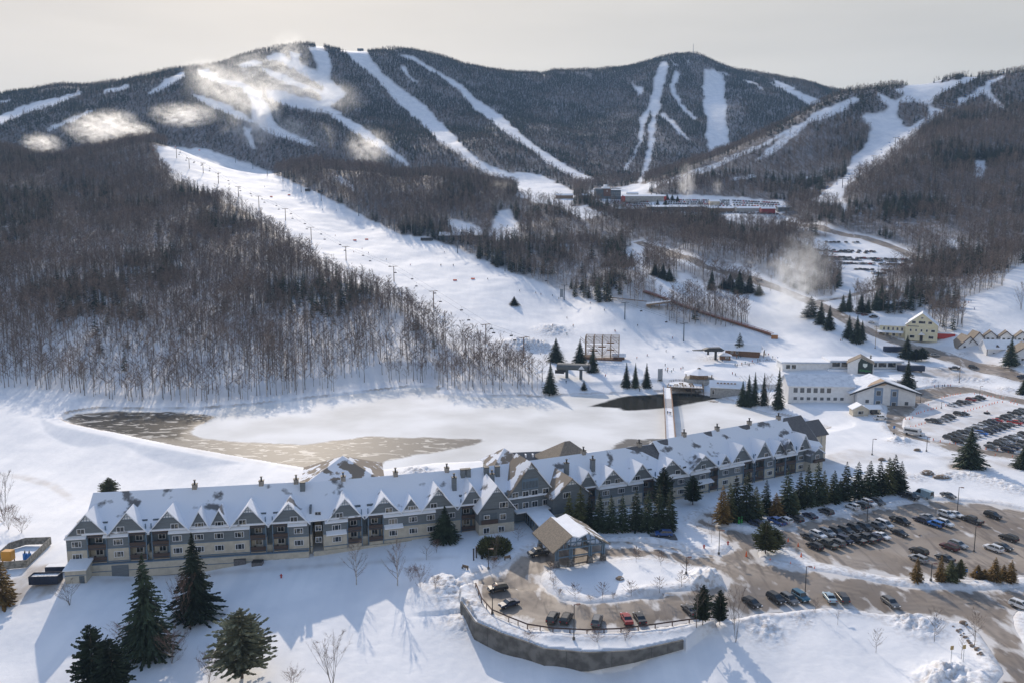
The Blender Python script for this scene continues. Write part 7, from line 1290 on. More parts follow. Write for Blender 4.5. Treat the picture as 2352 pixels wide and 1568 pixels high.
for a in [(2020.6, 962.5, 8, 'pickup', 'white', "%s parked by the cream annex of the lodge"), (2010, 951, 5, 'suv', 'black', "%s beside the cream annex behind the white pickup"), (2051, 923, 62, 'pickup', 'black', "%s driving up the loop road"), (2147, 818, -28, 'suv', 'silver', "%s driving on the mountain road below the yellow inn"), (2234, 845, -28, 'suv', 'charcoal', "%s driving on the mountain road near the lodge exit"), (2192, 848, -8, 'pickup', 'black', "%s waiting by the lodge exit"), (1744, 647, 140, 'suv', 'black', "%s climbing the upper mountain road"), (2346, 868, 150, 'suv', 'navy', "%s at the right edge of the mountain road"), (2002, 742, -30, 'sedan', 'white', "%s on the road shoulder above the yellow inn's yard"),
 (2022, 762, -30, 'sedan', 'white', "%s half buried by snow across from the yellow inn"), (1986, 725, 10, 'suv', 'maroon', "%s first of three behind the roadside conifers"), (2006, 730, 10, 'pickup', 'black', "%s second of three behind the roadside conifers"), (2028, 735, 10, 'suv', 'charcoal', "%s third of three behind the roadside conifers"), (1974, 722, 10, 'sedan', 'grey', "%s left end of the yard behind the roadside conifers"), (2064, 712, 5, 'suv', 'black', "%s by the small sheds above the yellow inn"), (2075, 708, 5, 'suv', 'white', "%s second by the small sheds above the yellow inn")]: put_car(*a, "cars on the mountain road and by buildings")
for px, py, n_ in ((2030, 705, "left small dark cabin above the yellow inn"), (2072, 700, "right small cabin with a snow roof above the yellow inn")): o = site("cabin", px, py, -8, n_, "cabin"); gabled(o, -5, 5, -3, 3, 2.8, 1.4, 'x', M_dside, M_snow)
for px, py, n_ in ((2057, 808, "dark trailer half hidden by the spruce near the mountain road"), (2092, 852, "long dark blue trailer behind the tall lone spruce")): o = site("trailer", px, py, -4, n_, "trailer"); q = MB(); q.b2((-7, -1.4, .6), (7, 1.4, 3.6)); q.build("body", mat("skip_navy", (.02, .03, .06), .6), o, bevel=.1); q = MB(); [q.tube((x, y - .15, .45), (x, y + .15, .45), .45, n=8) for x in (-5, -3.8, 5) for y in (-1.2, 1.2)]; q.build("wheels", M_tyre, o)
# shuttle bus
p = G(*cr_(605, 862)); o = empty("shuttle_bus", (p[0], p[1], p[2] + .12), R(-42), "white shuttle minibus with dark side windows on the loop road", "bus"); q = MB(); q.extr([(-3.6, .5), (-3.6, 3.0), (2.0, 3.0), (2.5, 2.6), (2.7, 1.5), (3.9, 1.3), (4.0, .5)], 'y', -1.15, 1.15); q.build("body", paint('white'), o, bevel=.08); q = MB()
for s in (-1, 1): q.b2((-3.2, s * 1.16 - .02, 1.6), (1.7, s * 1.16 + .02, 2.5))
q.hexa([(2.62, -1, 1.55), (2.75, -1, 1.55), (2.75, 1, 1.55), (2.62, 1, 1.55), (2.42, -1, 2.55), (2.5, -1, 2.55), (2.5, 1, 2.55), (2.42, 1, 2.55)]); q.build("windows", M_glass, o)
for x, y in ((-2.3, -1.1), (-2.3, 1.1), (2.9, -1.1), (2.9, 1.1)): w = MB(); w.tube((x, y - .12, .45), (x, y + .12, .45), .45, n=12); w.build("wheel", M_tyre, o)
# far terraces of cars: small in the picture, one mesh each
cf = lambda x, y: (1722 + x * .2675, 516.6 + y * .2675)
fcol = ['black', 'charcoal', 'black', 'grey', 'maroon', 'navy', 'charcoal', 'silver', 'black', 'red', 'white', 'black']
def farrow(x0, y0, x1, y1, n, where, gap=0.1, h=None):
    cnt = 0
    for i in range(n):
        if random.random() < gap: continue
        x = x0 + (x1 - x0) * i / (n - 1) + random.uniform(-2, 2); y = y0 + (y1 - y0) * i / (n - 1) + random.uniform(-1.5, 1.5); px, py = cf(x, y); c = fcol[random.randrange(12)]; put_car(px, py, random.choice([95, -88]), ['suv', 'sedan', 'wagon'][i % 3], c, "small %s parked " + where, "cars " + where, detail=False); cnt += 1
    return cnt
nfar = farrow(660, 152, 925, 156, 9, "in the topmost line of the hillside car park", .25) + farrow(560, 218, 1070, 236, 17, "in the second line of the hillside car park") + farrow(600, 230, 1060, 248, 15, "just below the second line of the hillside car park", .45) + farrow(625, 278, 1400, 308, 27, "in the third line of the hillside car park", .05) + farrow(640, 294, 1400, 324, 26, "just below the third line of the hillside car park", .3) + farrow(690, 332, 1430, 350, 25, "in the fourth line of the hillside car park", .3) + farrow(880, 384, 1250, 400, 12, "in the fifth line of the hillside car park", .15) + farrow(1060, 420, 1150, 424, 4, "in the lowest line of the hillside car park", 0)
print("far cars", nfar)
# base-area car park at the valley head: the nearest as cars, the rest as one mass
ck = lambda x, y: (1205.4 + x * .2929, 373.1 + y * .2929)
K1 = [(x0 + (x1 - x0) * i / (n - 1) + random.uniform(-3, 3), y0 + (y1 - y0) * i / (n - 1)) for x0, y0, x1, y1, n in ((680, 310, 980, 314, 18), (690, 325, 970, 330, 16), (700, 340, 960, 346, 15), (760, 297, 980, 300, 12), (1120, 298, 1600, 303, 28), (1110, 314, 1600, 318, 26), (1110, 328, 1600, 333, 27), (1630, 303, 1980, 322, 18), (1640, 320, 1990, 338, 18), (1640, 338, 1990, 354, 16), (1500, 345, 1700, 352, 8), (900, 376, 1060, 387, 9), (1080, 391, 1420, 391, 18), (1440, 391, 1980, 410, 22)) for i in range(n)]
K1.sort(key=lambda q: -q[1])
for i, (x, y) in enumerate(K1[:22]): px, py = ck(x, y); put_car(px, py, 90, ['suv', 'sedan'][i % 2], fcol[random.randrange(12)], "tiny %s in the nearest line of the valley-head car park", "cars nearest in the valley-head car park", detail=False)
mb = MB(); pv = []
for x, y in K1[22:]:
    p = G(*ck(x, y)); k = random.randrange(5); mb.box((p[0], p[1], p[2] + .55), (1.8, 4.4, .7), 0, k); mb.hexa([(p[0] - .85, p[1] - 1.6, p[2] + .9), (p[0] + .85, p[1] - 1.6, p[2] + .9), (p[0] + .85, p[1] + 1.4, p[2] + .9), (p[0] - .85, p[1] + 1.4, p[2] + .9), (p[0] - .7, p[1] - 1.2, p[2] + 1.55), (p[0] + .7, p[1] - 1.2, p[2] + 1.55), (p[0] + .7, p[1] + .8, p[2] + 1.55), (p[0] - .7, p[1] + .8, p[2] + 1.55)], k)
tag(mb.build("distant_cars", [paint(c) for c in ('black', 'charcoal', 'grey', 'red', 'silver')], None, fixn=False), "mass of tiny cars filling the valley-head car park", "cars", None, 'stuff')
# ------------------------------------------------------------------ lamp posts, poles, cones, signs
def pole(name, px, by, ty, label, head='lamp', r=.11, group=None):
    p, h = th(px, by, ty); h = min(max(h, 3.), 14.); o = empty(name, (p[0], p[1], p[2]), random.uniform(-.3, .3), label, 'lamp post' if head == 'lamp' else 'pole', group); q = MB(); q.cyl((0, 0, -.5), r, h + .5, 8, r1=r * .7); q.build("post", M_black if head == 'lamp' else M_timber, o); q = MB(); q.cyl((0, 0, 0), .3, .5, 8); q.build("base", M_conc, o)
    if head == 'lamp': q = MB(); q.b2((-.1, -.08, h - .1), (1.0, .08, h)); q.b2((.5, -.25, h - .12), (1.25, .25, h + .05)); q.build("lamp_head", mat("lamp_brown", (.12, .05, .04), .6), o)
    elif head == 'cross': q = MB(); q.b2((-1.4, -.07, h - .9), (1.4, .07, h - .7)); q.b2((-1.1, -.07, h - 1.9), (1.1, .07, h - 1.7)); q.build("crossarm", M_timber, o)
    elif head == 'flag': q = MB(); q.b2((-.5, -.05, h - 1.3), (.5, .05, h - .2)); q.build("sign_plate", M_blue, o)
    return o
for a in [(1849, 1366, 1300, "tall lamp post between the driveway and the roadside car row"), (2198, 1183, 1118, "lamp post in the back of the hotel car park"), (2237, 1267, 1208, "lamp post on the snow-covered divider at the right of the car park"), (1991, 1204, 1150, "lamp post in the middle of the long double row"), (1651, 1272, 1217, "lamp post on the snow spit near the entry path"), (2138, 1333, 1293, "low lamp post among the young yellowish trees"), (2003, 1044, 1007, "lamp post on the snowfield right of the hotel's end"), (2128, 1036, 1003, "lamp post beside the shuttle bus"), (1122, 1306, 1259, "lamp post beside the brown shrub before the canopy road"), (1131, 1409, 1343, "lamp post rising from the guard rail near the dark sedan"), (1318, 1468, 1387, "lamp post in front of the guard rail's middle"), (1576, 1317, 1279, "lamp post on the turning circle island"), (2114, 925, 903, "lamp post at the lodge end of the loop road"), (2250, 909, 886, "lamp post on the far side of the snowy car park"), (2162, 937, 923, "short lamp post at the first short car row"), (2060, 902, 876, "lamp post between the lodge and the tall lone spruce")]: pole("lamp_post", *a)
for a in [(2010, 800, 746, "utility pole beside the mountain road near the spruce trio"), (2203, 878, 840, "utility pole on the snowbank above the loop road"), (1562, 610, 572, "utility pole along the upper mountain road, lower one"), (1508, 585, 550, "utility pole along the upper mountain road, upper one"), (1640, 628, 600, "utility pole above the dark conifer group"), (1770, 668, 632, "utility pole left of the snowmaking plume")]: pole("utility_pole", *a, head='cross', r=.16)
pole("banner_pole", 2053, 996, 976, "blue banner pole at the bend of the loop road", head='flag', r=.07)
for k, (px, by) in enumerate(((1088, 1286), (1094, 1280))): p = G(px, by); o = empty("marker_post", p, 0, ["left", "right"][k] + " of two dark posts standing in the snow before the hotel", "post"); q = MB(); q.cyl((0, 0, -.3), .18, 3.2, 6); q.build("shaft", M_wtrim, o); q = MB(); q.cyl((0, 0, 2.9), .24, .2, 6); q.build("cap", M_black, o)
p = G(1107, 1282); o = empty("litter_bin", p, 0, "small dark litter bin right of the two dark posts", "bin"); q = MB(); q.cyl((0, 0, 0), .3, .9, 8); q.build("body", M_black, o)
for px, py, rz, n_ in ((1166, 1284, 30, "wooden bench at the edge of the canopy road"), (1068, 1306, -30, "broken wooden rail stub in the snow left of the canopy road")):
    o = site("bench", px, py, rz, n_, "bench", sink=0); q = MB(); q.b2((-.9, -.2, .42), (.9, .2, .5)); q.build("seat", M_timber, o); q = MB(); q.b2((-.9, .2, .5), (.9, .28, .95)); q.build("backrest", M_timber, o); q = MB(); [q.b2((x - .06, -.18, 0), (x + .06, .25, .42)) for x in (-.8, .8)]; q.build("legs", M_black, o)
def cone(px, py, label, group, h=.9, kind="marker_cone"):
    p = G(px, py); o = empty(kind, (p[0], p[1], p[2]), 0, label, "cone", group); q = MB(); q.cyl((0, 0, .03), .2 * h / .9, h, 8, r1=.06); q.build("body", M_orange, o); q = MB(); q.b2((-.3, -.3, 0), (.3, .3, .06)); q.build("base", M_orange, o); return o
c0 = cone(1714, 1278, "orange cone on the tip of the snow spit", "cones round the hotel car park", 1.5)
def cpc(px, py, label, group, s=1.0): p = G(px, py); o = copy_tree(c0, p, 0, s, label, group); return o
for x, y, s_, n_ in ((1833, 1255, 1.6, "tall orange marker by the black front-row car's nose"), (1810, 1244, 1.6, "tall orange marker left of the long double row"), (1840, 1278, 1.6, "tall orange marker on the snow strip under the front row"), (1769, 1285, .8, "toppled-looking small orange cone on the snow spit"), (1816, 1293, .8, "second small orange cone along the snow strip"), (1871, 1304, .8, "third small orange cone along the snow strip")): cpc(x, y, n_, "cones round the hotel car park", s_ * .48)
cl = [(cr_(x, y), "outer") for x, y in [(480, 610), (540, 610), (590, 590), (650, 530), (680, 520), (720, 505), (775, 490), (830, 475), (880, 460), (915, 450), (965, 440), (1110, 400), (840, 385), (1050, 280), (1090, 265), (1130, 255), (1180, 245), (1225, 235), (1265, 228), (1300, 222), (1345, 214), (1560, 215), (1680, 230), (1760, 250), (1820, 260), (1870, 265), (1960, 275), (2010, 285), (2150, 320), (2200, 330)]] + [(cr_(x, y), "inner") for x, y in [(485, 750), (560, 735), (595, 745), (640, 718), (690, 700), (730, 690), (785, 675), (1405, 495), (1455, 485), (1500, 468), (1545, 455), (1595, 445), (1640, 432), (1690, 415), (1740, 400), (1790, 385), (1835, 370), (1875, 360), (1920, 350), (2000, 345), (2130, 350), (2180, 365), (2230, 380), (915, 935), (1025, 965), (1175, 1000), (1265, 1000), (1740, 1080), (1920, 1105), (2090, 1130), (1885, 1180), (2155, 1205)]]
for (px, py), w_ in cl: cpc(px, py, "red-orange marker in the %s line of markers round the snowy car park" % w_, "markers, %s line of the snowy car park" % w_, .6)
# red hydrant
for px, py, n_ in ((646, 1326, "small red hydrant on the service lane below the hotel"), (1672, 1250, "small red hydrant on the snow spit beside the driveway"), (1617, 1258, "red hydrant on a stake left of the driveway spit")):
    o = site("hydrant", px, py, 0, n_, "hydrant", sink=0); q = MB(); q.cyl((0, 0, 0), .2, .9, 8); q.tube((-.35, 0, .6), (.35, 0, .6), .1, n=6); q.build("body", M_redp, o); q = MB(); q.cyl((0, 0, .9), .16, .15, 8, r1=.05); q.build("bonnet", M_redp, o)
for px, py, c, n_ in ((664, 0, 0, ""),): pass
for px, py, n_ in ((1697, 1202, "left"), (1703, 1200, "right")): o = site("charging_post", px, py, 0, n_ + " of two bright green posts under the conifer row", "post", sink=0); q = MB(); q.b2((-.25, -.15, 0), (.25, .15, 1.9)); q.build("cabinet", M_green, o, bevel=.03); q = MB(); q.b2((-.2, -.17, 1.2), (.2, -.151, 1.7)); q.build("screen", M_black, o)
for px, py, ty, n_ in ((2184, 1519, 1482, "left yellow-backed road sign at the lower right corner"), (2212, 1519, 1480, "right brown-backed road sign at the lower right corner"), (2218, 1328, 1306, "left small blue sign on the car park snow strip"), (2244, 1328, 1310, "right small blue sign on the car park snow strip")):
    p, h = th(px, py, ty); o = empty("road_sign", p, .2, n_, "sign"); q = MB(); q.cyl((0, 0, -.3), .05, h + .2, 6); q.build("post", M_metal, o); q = MB(); q.b2((-.35, -.05, h - .8), (.35, -.0, h)); q.build("plate", M_blue if 'blue' in n_ else mat("plate_tan", (.35, .25, .1), .6), o)
# ------------------------------------------------------------------ people (small in the view): one continuous body each, clothes by colour
def figure(pose, jacket, pants, helmet):
    me = bpy.data.meshes.new("person"); J = {'stand': [(0, 0, .95), (0, 0, 1.15), (0, 0, 1.42), (0, 0, 1.52), (0, .02, 1.66), (.19, 0, 1.40), (.27, .04, 1.12), (.26, -.08, .90), (-.19, 0, 1.40), (-.27, .04, 1.12), (-.26, -.08, .90), (.1, 0, .88), (.12, -.02, .48), (.12, 0, .08), (.12, -.14, .03), (-.1, 0, .88), (-.12, -.02, .48), (-.12, 0, .08), (-.12, -.14, .03)],
     'ski': [(0, .12, .78), (0, .06, .95), (0, -.10, 1.20), (0, -.17, 1.30), (0, -.22, 1.44), (.19, -.08, 1.18), (.30, -.02, .95), (.30, -.26, .88), (-.19, -.08, 1.18), (-.30, -.02, .95), (-.30, -.26, .88), (.11, .12, .72), (.15, -.12, .42), (.15, .06, .08), (.15, -.10, .04), (-.11, .12, .72), (-.15, -.12, .42), (-.15, .06, .08), (-.15, -.10, .04)],
     'walk': [(0, 0, .95), (0, 0, 1.15), (0, -.02, 1.42), (0, -.02, 1.52), (0, 0, 1.66), (.19, 0, 1.40), (.25, .14, 1.15), (.24, .16, .92), (-.19, 0, 1.40), (-.25, -.12, 1.15), (-.24, -.26, .98), (.1, 0, .88), (.11, -.18, .50), (.11, -.26, .09), (.11, -.40, .06), (-.1, 0, .88), (-.11, .08, .50), (-.11, .26, .12), (-.11, .16, .04)]}[pose]
    E = [(0, 1), (1, 2), (2, 3), (3, 4), (2, 5), (5, 6), (6, 7), (2, 8), (8, 9), (9, 10), (0, 11), (11, 12), (12, 13), (13, 14), (0, 15), (15, 16), (16, 17), (17, 18)]
    rad = [.15, .145, .16, .06, .115, .08, .062, .05, .08, .062, .05, .105, .085, .06, .05, .105, .085, .06, .05]
    me.from_pydata(J, E, []); o = bpy.data.objects.new("tmp", me); COL.objects.link(o); md = o.modifiers.new("s", 'SKIN')
    if not me.skin_vertices: me.skin_vertices.new(name="")
    for i, r in enumerate(rad): me.skin_vertices[0].data[i].radius = (r * 1.12, r * 1.0); me.skin_vertices[0].data[i].use_root = (i == 0)
    sb = o.modifiers.new("u", 'SUBSURF'); sb.levels = 1; sb.render_levels = 1
    dg = bpy.context.evaluated_depsgraph_get(); m2 = bpy.data.meshes.new_from_object(o.evaluated_get(dg)); bpy.data.objects.remove(o)
    m2.materials.clear()
    for m in (jacket, pants, helmet, M_black, mat("skin", (.55, .35, .26), .6)): m2.materials.append(m)
    hz = J[4][2]; hipz = J[0][2] - .02
    for p in m2.polygons:
        c = p.center; k = 0
        if c.z > hz + .02 or (c.z > hz - .1 and c.y > J[4][1] - .02): k = 2
        elif c.z > J[3][2] + .02: k = 4
        elif c.z < .14: k = 3
        elif c.z < hipz and abs(c.x) < .2: k = 1
        p.material_index = k; p.use_smooth = True
    return m2
JK = [mat("jacket_black", (.02, .02, .025), .8), mat("jacket_red", (.45, .03, .03), .8), mat("jacket_blue", (.04, .12, .35), .8), mat("jacket_orange", (.6, .2, .04), .8), mat("jacket_teal", (.03, .25, .25), .8), mat("jacket_olive", (.18, .16, .07), .8)]
JN = ["black", "red", "blue", "orange", "teal", "olive"]; PT = [mat("pants_black", (.015, .015, .018), .85), mat("pants_grey", (.12, .12, .13), .85), mat("pants_tan", (.3, .22, .14), .85)]; HL = [mat("helmet_black", (.02, .02, .02), .4), mat("helmet_white", (.7, .7, .7), .4)]
FIG = {}
def person(px, py, pose, j, label, group, rz=None, loc=None, skis=True):
    k = (pose, j); 
    if k not in FIG: FIG[k] = figure(pose, JK[j], PT[j % 3], HL[j % 2])
    p = loc or G(px, py); o = empty("person", tuple(p), rz if rz is not None else random.uniform(-1, 1), label, "person", group); link("body", FIG[k], o)
    if pose == 'ski' and skis:
        q = empty("ski_pair", tuple(p), o.rotation_euler[2], "pair of thin dark skis under the skier: " + label[:60].rsplit(' ', 1)[0] if False else None)
        bpy.data.objects.remove(q); s = MB()
        for x in (-.15, .15): s.b2((x - .05, -.95, 0), (x + .05, .75, .03)); s.tube((x, -.95, .015), (x, -1.1, .12), .04, n=4)
        for x in (-.32, .32): s.tube((x, -.3, .9), (x * 1.3, .5, .05), .012, n=4)
        s.build("skis", M_black, o, fixn=False)
    return o
c7 = lambda x, y: (975.8 + x * .3417, 516.6 + y * .3417); c11 = lambda x, y: (1148 + x * .5116, 631.4 + y * .5116)
SL = [(c7(*q), "high on the main slope beside the tree line") for q in ((105, 275), (190, 273), (120, 150), (132, 188), (370, 240), (600, 318))] + [(c7(*q), "in the middle of the main slope") for q in ((637, 448), (745, 460), (780, 470), (858, 480), (900, 500), (1112, 530), (1207, 577))] + [(c7(*q), "on the bumps above the scaffold") for q in ((955, 630), (997, 680), (955, 735), (1277, 715), (1665, 765), (1430, 680), (860, 678))] + [((x * .5, 57.4 + y * .5), "on the upper main slope") for x, y in ((1663, 1030), (1693, 1050), (1775, 1080), (1885, 1105), (2027, 1105), (2083, 1108), (1540, 970), (1480, 850), (1545, 855), (1625, 1045), (1215, 745), (2240, 1170))]
for i, ((px, py), w) in enumerate(SL): person(px, py, 'ski', [0, 0, 3, 0, 5, 1][i % 6], "skier in a %s jacket %s" % (JN[[0, 0, 3, 0, 5, 1][i % 6]], w), "skiers " + w)
BS = [(cb(*q), "on the snow right of the scaffold") for q in ((1800, 415), (2052, 360), (2140, 440), (2155, 435), (1662, 455), (728, 145), (812, 30), (1372, 100))] + [(cb(*q), "in the group above the footbridge") for q in ((2040, 550), (2045, 605), (2070, 630), (2075, 600), (2125, 630), (2150, 605), (2250, 600), (2278, 580))] + [(cd(*q), "before the black lift terminal") for q in ((545, 358), (592, 360), (735, 330), (752, 328), (775, 320), (1050, 300), (1092, 328), (1140, 340), (1022, 298))] + [(cd(*q), "by the ski racks before the cafe") for q in ((785, 395), (820, 385), (860, 400), (890, 372), (945, 358), (965, 355), (1035, 350), (1120, 345), (720, 400), (740, 410))] + [(cd(*q), "sitting-out crowd by the vented shed") for q in ((693, 490), (722, 497), (765, 525), (785, 525), (810, 520), (480, 490))] + [(c11(*q), "on the beginner slope at the upper right") for q in ((2090, 128), (2105, 128), (2115, 125), (2130, 158), (2085, 125), (1530, 298), (1537, 297))]
for i, ((px, py), w) in enumerate(BS): j = [1, 0, 2, 0, 3, 4, 0][i % 7]; person(px, py, 'ski' if i % 3 == 0 else 'stand', j, "person in a %s jacket %s" % (JN[j], w), "people " + w)
for i, (x, y) in enumerate(((935, 118), (995, 118), (1055, 112), (1090, 105), (1143, 108), (1180, 105))): px, py = cr_(x, y); person(px, py, 'walk', [1, 0, 2, 0, 1, 1][i], "%s walker from the left, strolling along the loop road in %s" % (ORD[i], JN[[1, 0, 2, 0, 1, 1][i]]), "walkers along the loop road", rz=R(80))
A_, dn, ar = BRIDGE; L__ = 0
for i, (f, sx_) in enumerate(((.40, -.7), (.40, .0), (.41, .7))): x = f * 150; n = Vector((-dn.y, dn.x, 0)); q = A_ + Vector((dn.x, dn.y, 0)) * (Lb * f) + n * sx_; person(0, 0, 'walk', [0, 2, 0][i], ["left", "middle", "right"][i] + " of three people walking abreast across the footbridge", "people on the footbridge", rz=math.atan2(dn.y, dn.x) + math.pi / 2, loc=(q.x, q.y, q.z - (B.z - A.z) * 0 + ar(Lb * f) + .12))
person(*cb(1243, 690), 'stand', 1, "person in a red jacket alone below the spruces, right of the lift terminal", None); person(*cb(1700, 885), 'stand', 0, "person in black standing at the pond's edge under the three spruces", None); person(*cb(718, 775), 'stand', 0, "person in black just below the barrel-roofed terminal", None); person(2070, 818, 'stand', 3, "person in an orange jacket near the dark trailer", None) if False else None
person(*c11(1683 * 1, 150), 'walk', 5, "person in olive walking in the yard above the road", None) if False else None
# snowmobile with a rider in the snowy car park
px, py = cr_(1755, 528); p = G(px, py); o = empty("snowmobile", p, R(-50), "dark snowmobile alone in the middle of the snowy car park", "snowmobile"); q = MB(); q.extr([(-1.4, .35), (-1.3, .8), (.1, .85), (.5, 1.1), (1.1, .8), (1.4, .35)], 'y', -.4, .4); q.build("body", M_black, o, bevel=.05); q = MB(); q.b2((-1.2, -.25, .05), (.6, .25, .35)); q.b2((.8, -.6, .02), (1.8, -.45, .08)); q.b2((.8, .45, .02), (1.8, .6, .08)); q.build("track_and_skis", M_tyre, o)
person(0, 0, 'ski', 1, "rider in a red jacket standing on the snowmobile", None, rz=R(40), loc=(p[0], p[1], p[2] + .45), skis=False)
# ------------------------------------------------------------------ chairlifts
def lift_tower(px, by, h, label, group, m, w=2.6, rz=0.0, dbl=True):
    p = G(px, by); o = empty("lift_tower", (p[0], p[1], p[2]), rz, label, "lift tower", group); q = MB(); q.cyl((0, 0, -1), .42, h + 1, 8, r1=.3); q.build("mast", m, o); q = MB(); q.b2((-w, -.25, h - .3), (w, .25, h + .1)); q.build("crossarm", m, o)
    for s in (-1, 1): q = MB(); q.b2((s * w - .2, -1.4, h - .25), (s * w + .2, 1.4, h + .05)); q.build("sheave_train", M_black, o)
    return (p[0], p[1], p[2] + h)
def line_lift(pts, h, m, w, name, n_ch, blue=False):
    tops = []; P0 = [Vector(G(*q)) for q in pts]
    for i, q in enumerate(pts):
        d = P0[min(i + 1, len(P0) - 1)] - P0[max(i - 1, 0)]; rz = math.atan2(d.y, d.x) + math.pi / 2
        tops.append((Vector(lift_tower(q[0], q[1], h, "%s lift tower from the top of the %s" % (ORD[i], name), "towers of the " + name, m, w, rz)), rz))
    cab = MB(); o = empty("haul_rope", tuple(tops[0][0]), 0, "thin haul rope strung along the %s" % name, "cable"); t0 = tops[0][0]
    for (a, ra), (b, rb) in zip(tops, tops[1:]):
        for s in (-1, 1): A1 = a + Vector((math.cos(ra), math.sin(ra), 0)) * w * s - t0; B1 = b + Vector((math.cos(rb), math.sin(rb), 0)) * w * s - t0; cab.tube(A1, B1, .045, n=3, cap=False)
    cab.build("rope", M_black, o, fixn=False); ch0 = None; tot = len(tops) - 1
    for k in range(n_ch):
        f = (k + .5) / n_ch * tot; i = min(int(f), tot - 1); g_ = f - i; s = -1 if k % 2 else 1; a, ra = tops[i]; b, rb = tops[i + 1]; p = (a + Vector((math.cos(ra), math.sin(ra), 0)) * w * s).lerp(b + Vector((math.cos(rb), math.sin(rb), 0)) * w * s, g_); lab = "chair hanging from the %s" % name
        if ch0 is None:
            ch0 = empty("lift_chair", tuple(p), ra, lab, "lift chair", "chairs of the " + name); q = MB(); q.tube((0, 0, 0), (0, .15, -2.3), .05, n=4); q.tube((-1, .1, -2.3), (1, .1, -2.3), .05, n=4); q.build("hanger", M_black, ch0); q = MB(); q.b2((-1.1, -.45, -3.0), (1.1, .1, -2.9)); q.build("seat", M_blue if blue else M_black, ch0); q = MB(); q.b2((-1.1, .1, -2.9), (1.1, .18, -2.3)); q.build("backrest", M_blue if blue else M_black, ch0)
        else: copy_tree(ch0, tuple(p), ra, None, lab)
M_lift = mat("lift_brown", (.16, .10, .07), .7)
line_lift([(406, 364), (435, 388), (467, 398), (502, 422), (548, 454), (595, 477), (656, 507), (715, 552), (795, 599), (905, 647), (996, 708), (1116, 790), (1203, 822)], 12.5, M_lift, 2.8, "left chairlift down the main slope", 44)
line_lift([(541, 374), (581, 389), (614, 404), (650, 417), (692, 442), (738, 462), (824, 497), (906, 532), (1051, 582), (1160, 624), (1296, 690), (1435, 734), (1570, 784)], 12, M_dside, 2.2, "right chairlift along the tree line", 24)
line_lift([(c_[0], c_[1]) for c_ in [(1176 + x * .5, 57.4 + y * .5) for x, y in ((2260, 235), (2100, 340), (1975, 405), (1880, 490), (1760, 555), (1660, 640), (1517, 750), (1400, 800))]], 11, M_black, 3.0, "blue-chaired lift on the right-hand mountain", 36, True)
# orange slope markers
M_net = mat("orange_net", (.9, .25, .12), .7)
for i, (x, y) in enumerate([(c7(203, 376)), (c7(323, 366)), (815, 553), (842, 551), (623, 453), (664, 449), (352, 346), (403, 339), (458, 346), (1048, 644), (1087, 642)]):
    if i > 8: continue
    o = site("marker_net", x, y, random.uniform(-10, 10), "%s small orange net marker on the ski slope, counting from the lowest pair up" % ORD[i], "net", group="orange net markers on the slope"); q = MB(); q.b2((-1.6, -.04, .2), (1.6, .04, 1.5)); q.build("panel", M_net, o); q = MB(); [q.cyl((x_, 0, -.5), .05, 2.1, 5) for x_ in (-1.6, 1.6)]; q.build("stakes", M_black, o)
# ski racks before the cafe
for i, (x, y) in enumerate(((790, 405), (850, 395), (900, 385), (1000, 362), (1080, 352))):
    px, py = cd(x, y); o = site("ski_rack", px, py, 14, "%s ski rack in the line before the cafe, from the left" % ORD[i], "ski rack", group="ski racks before the cafe", sink=.1); q = MB(); q.tube((-4, 0, 1.0), (4, 0, 1.0), .07, n=4); [q.tube((x_, 0, 0), (x_, 0, 1.05), .07, n=4) for x_ in (-4, 0, 4)]; q.build("rail", M_timber, o, fixn=False)
for px, py, ty, n_ in ((1516, 876, 846, "grey framed banner near the footbridge's far end"), (1290, 686, 664, "metal frame gate under the tree line of the slope")):
    p, h = th(px, py, ty); h = max(h, 5); o = empty("framed_banner", p, .3, n_, "banner"); q = MB(); q.b2((-1.2, -.05, 1), (1.2, .05, h)); q.build("panel", mat("banner_grey", (.3, .33, .36), .7), o); q = MB(); [q.b2((x_ - .1, -.1, -.3), (x_ + .1, .1, h + .1)) for x_ in (-1.3, 1.3)]; q.build("posts", M_metal, o)
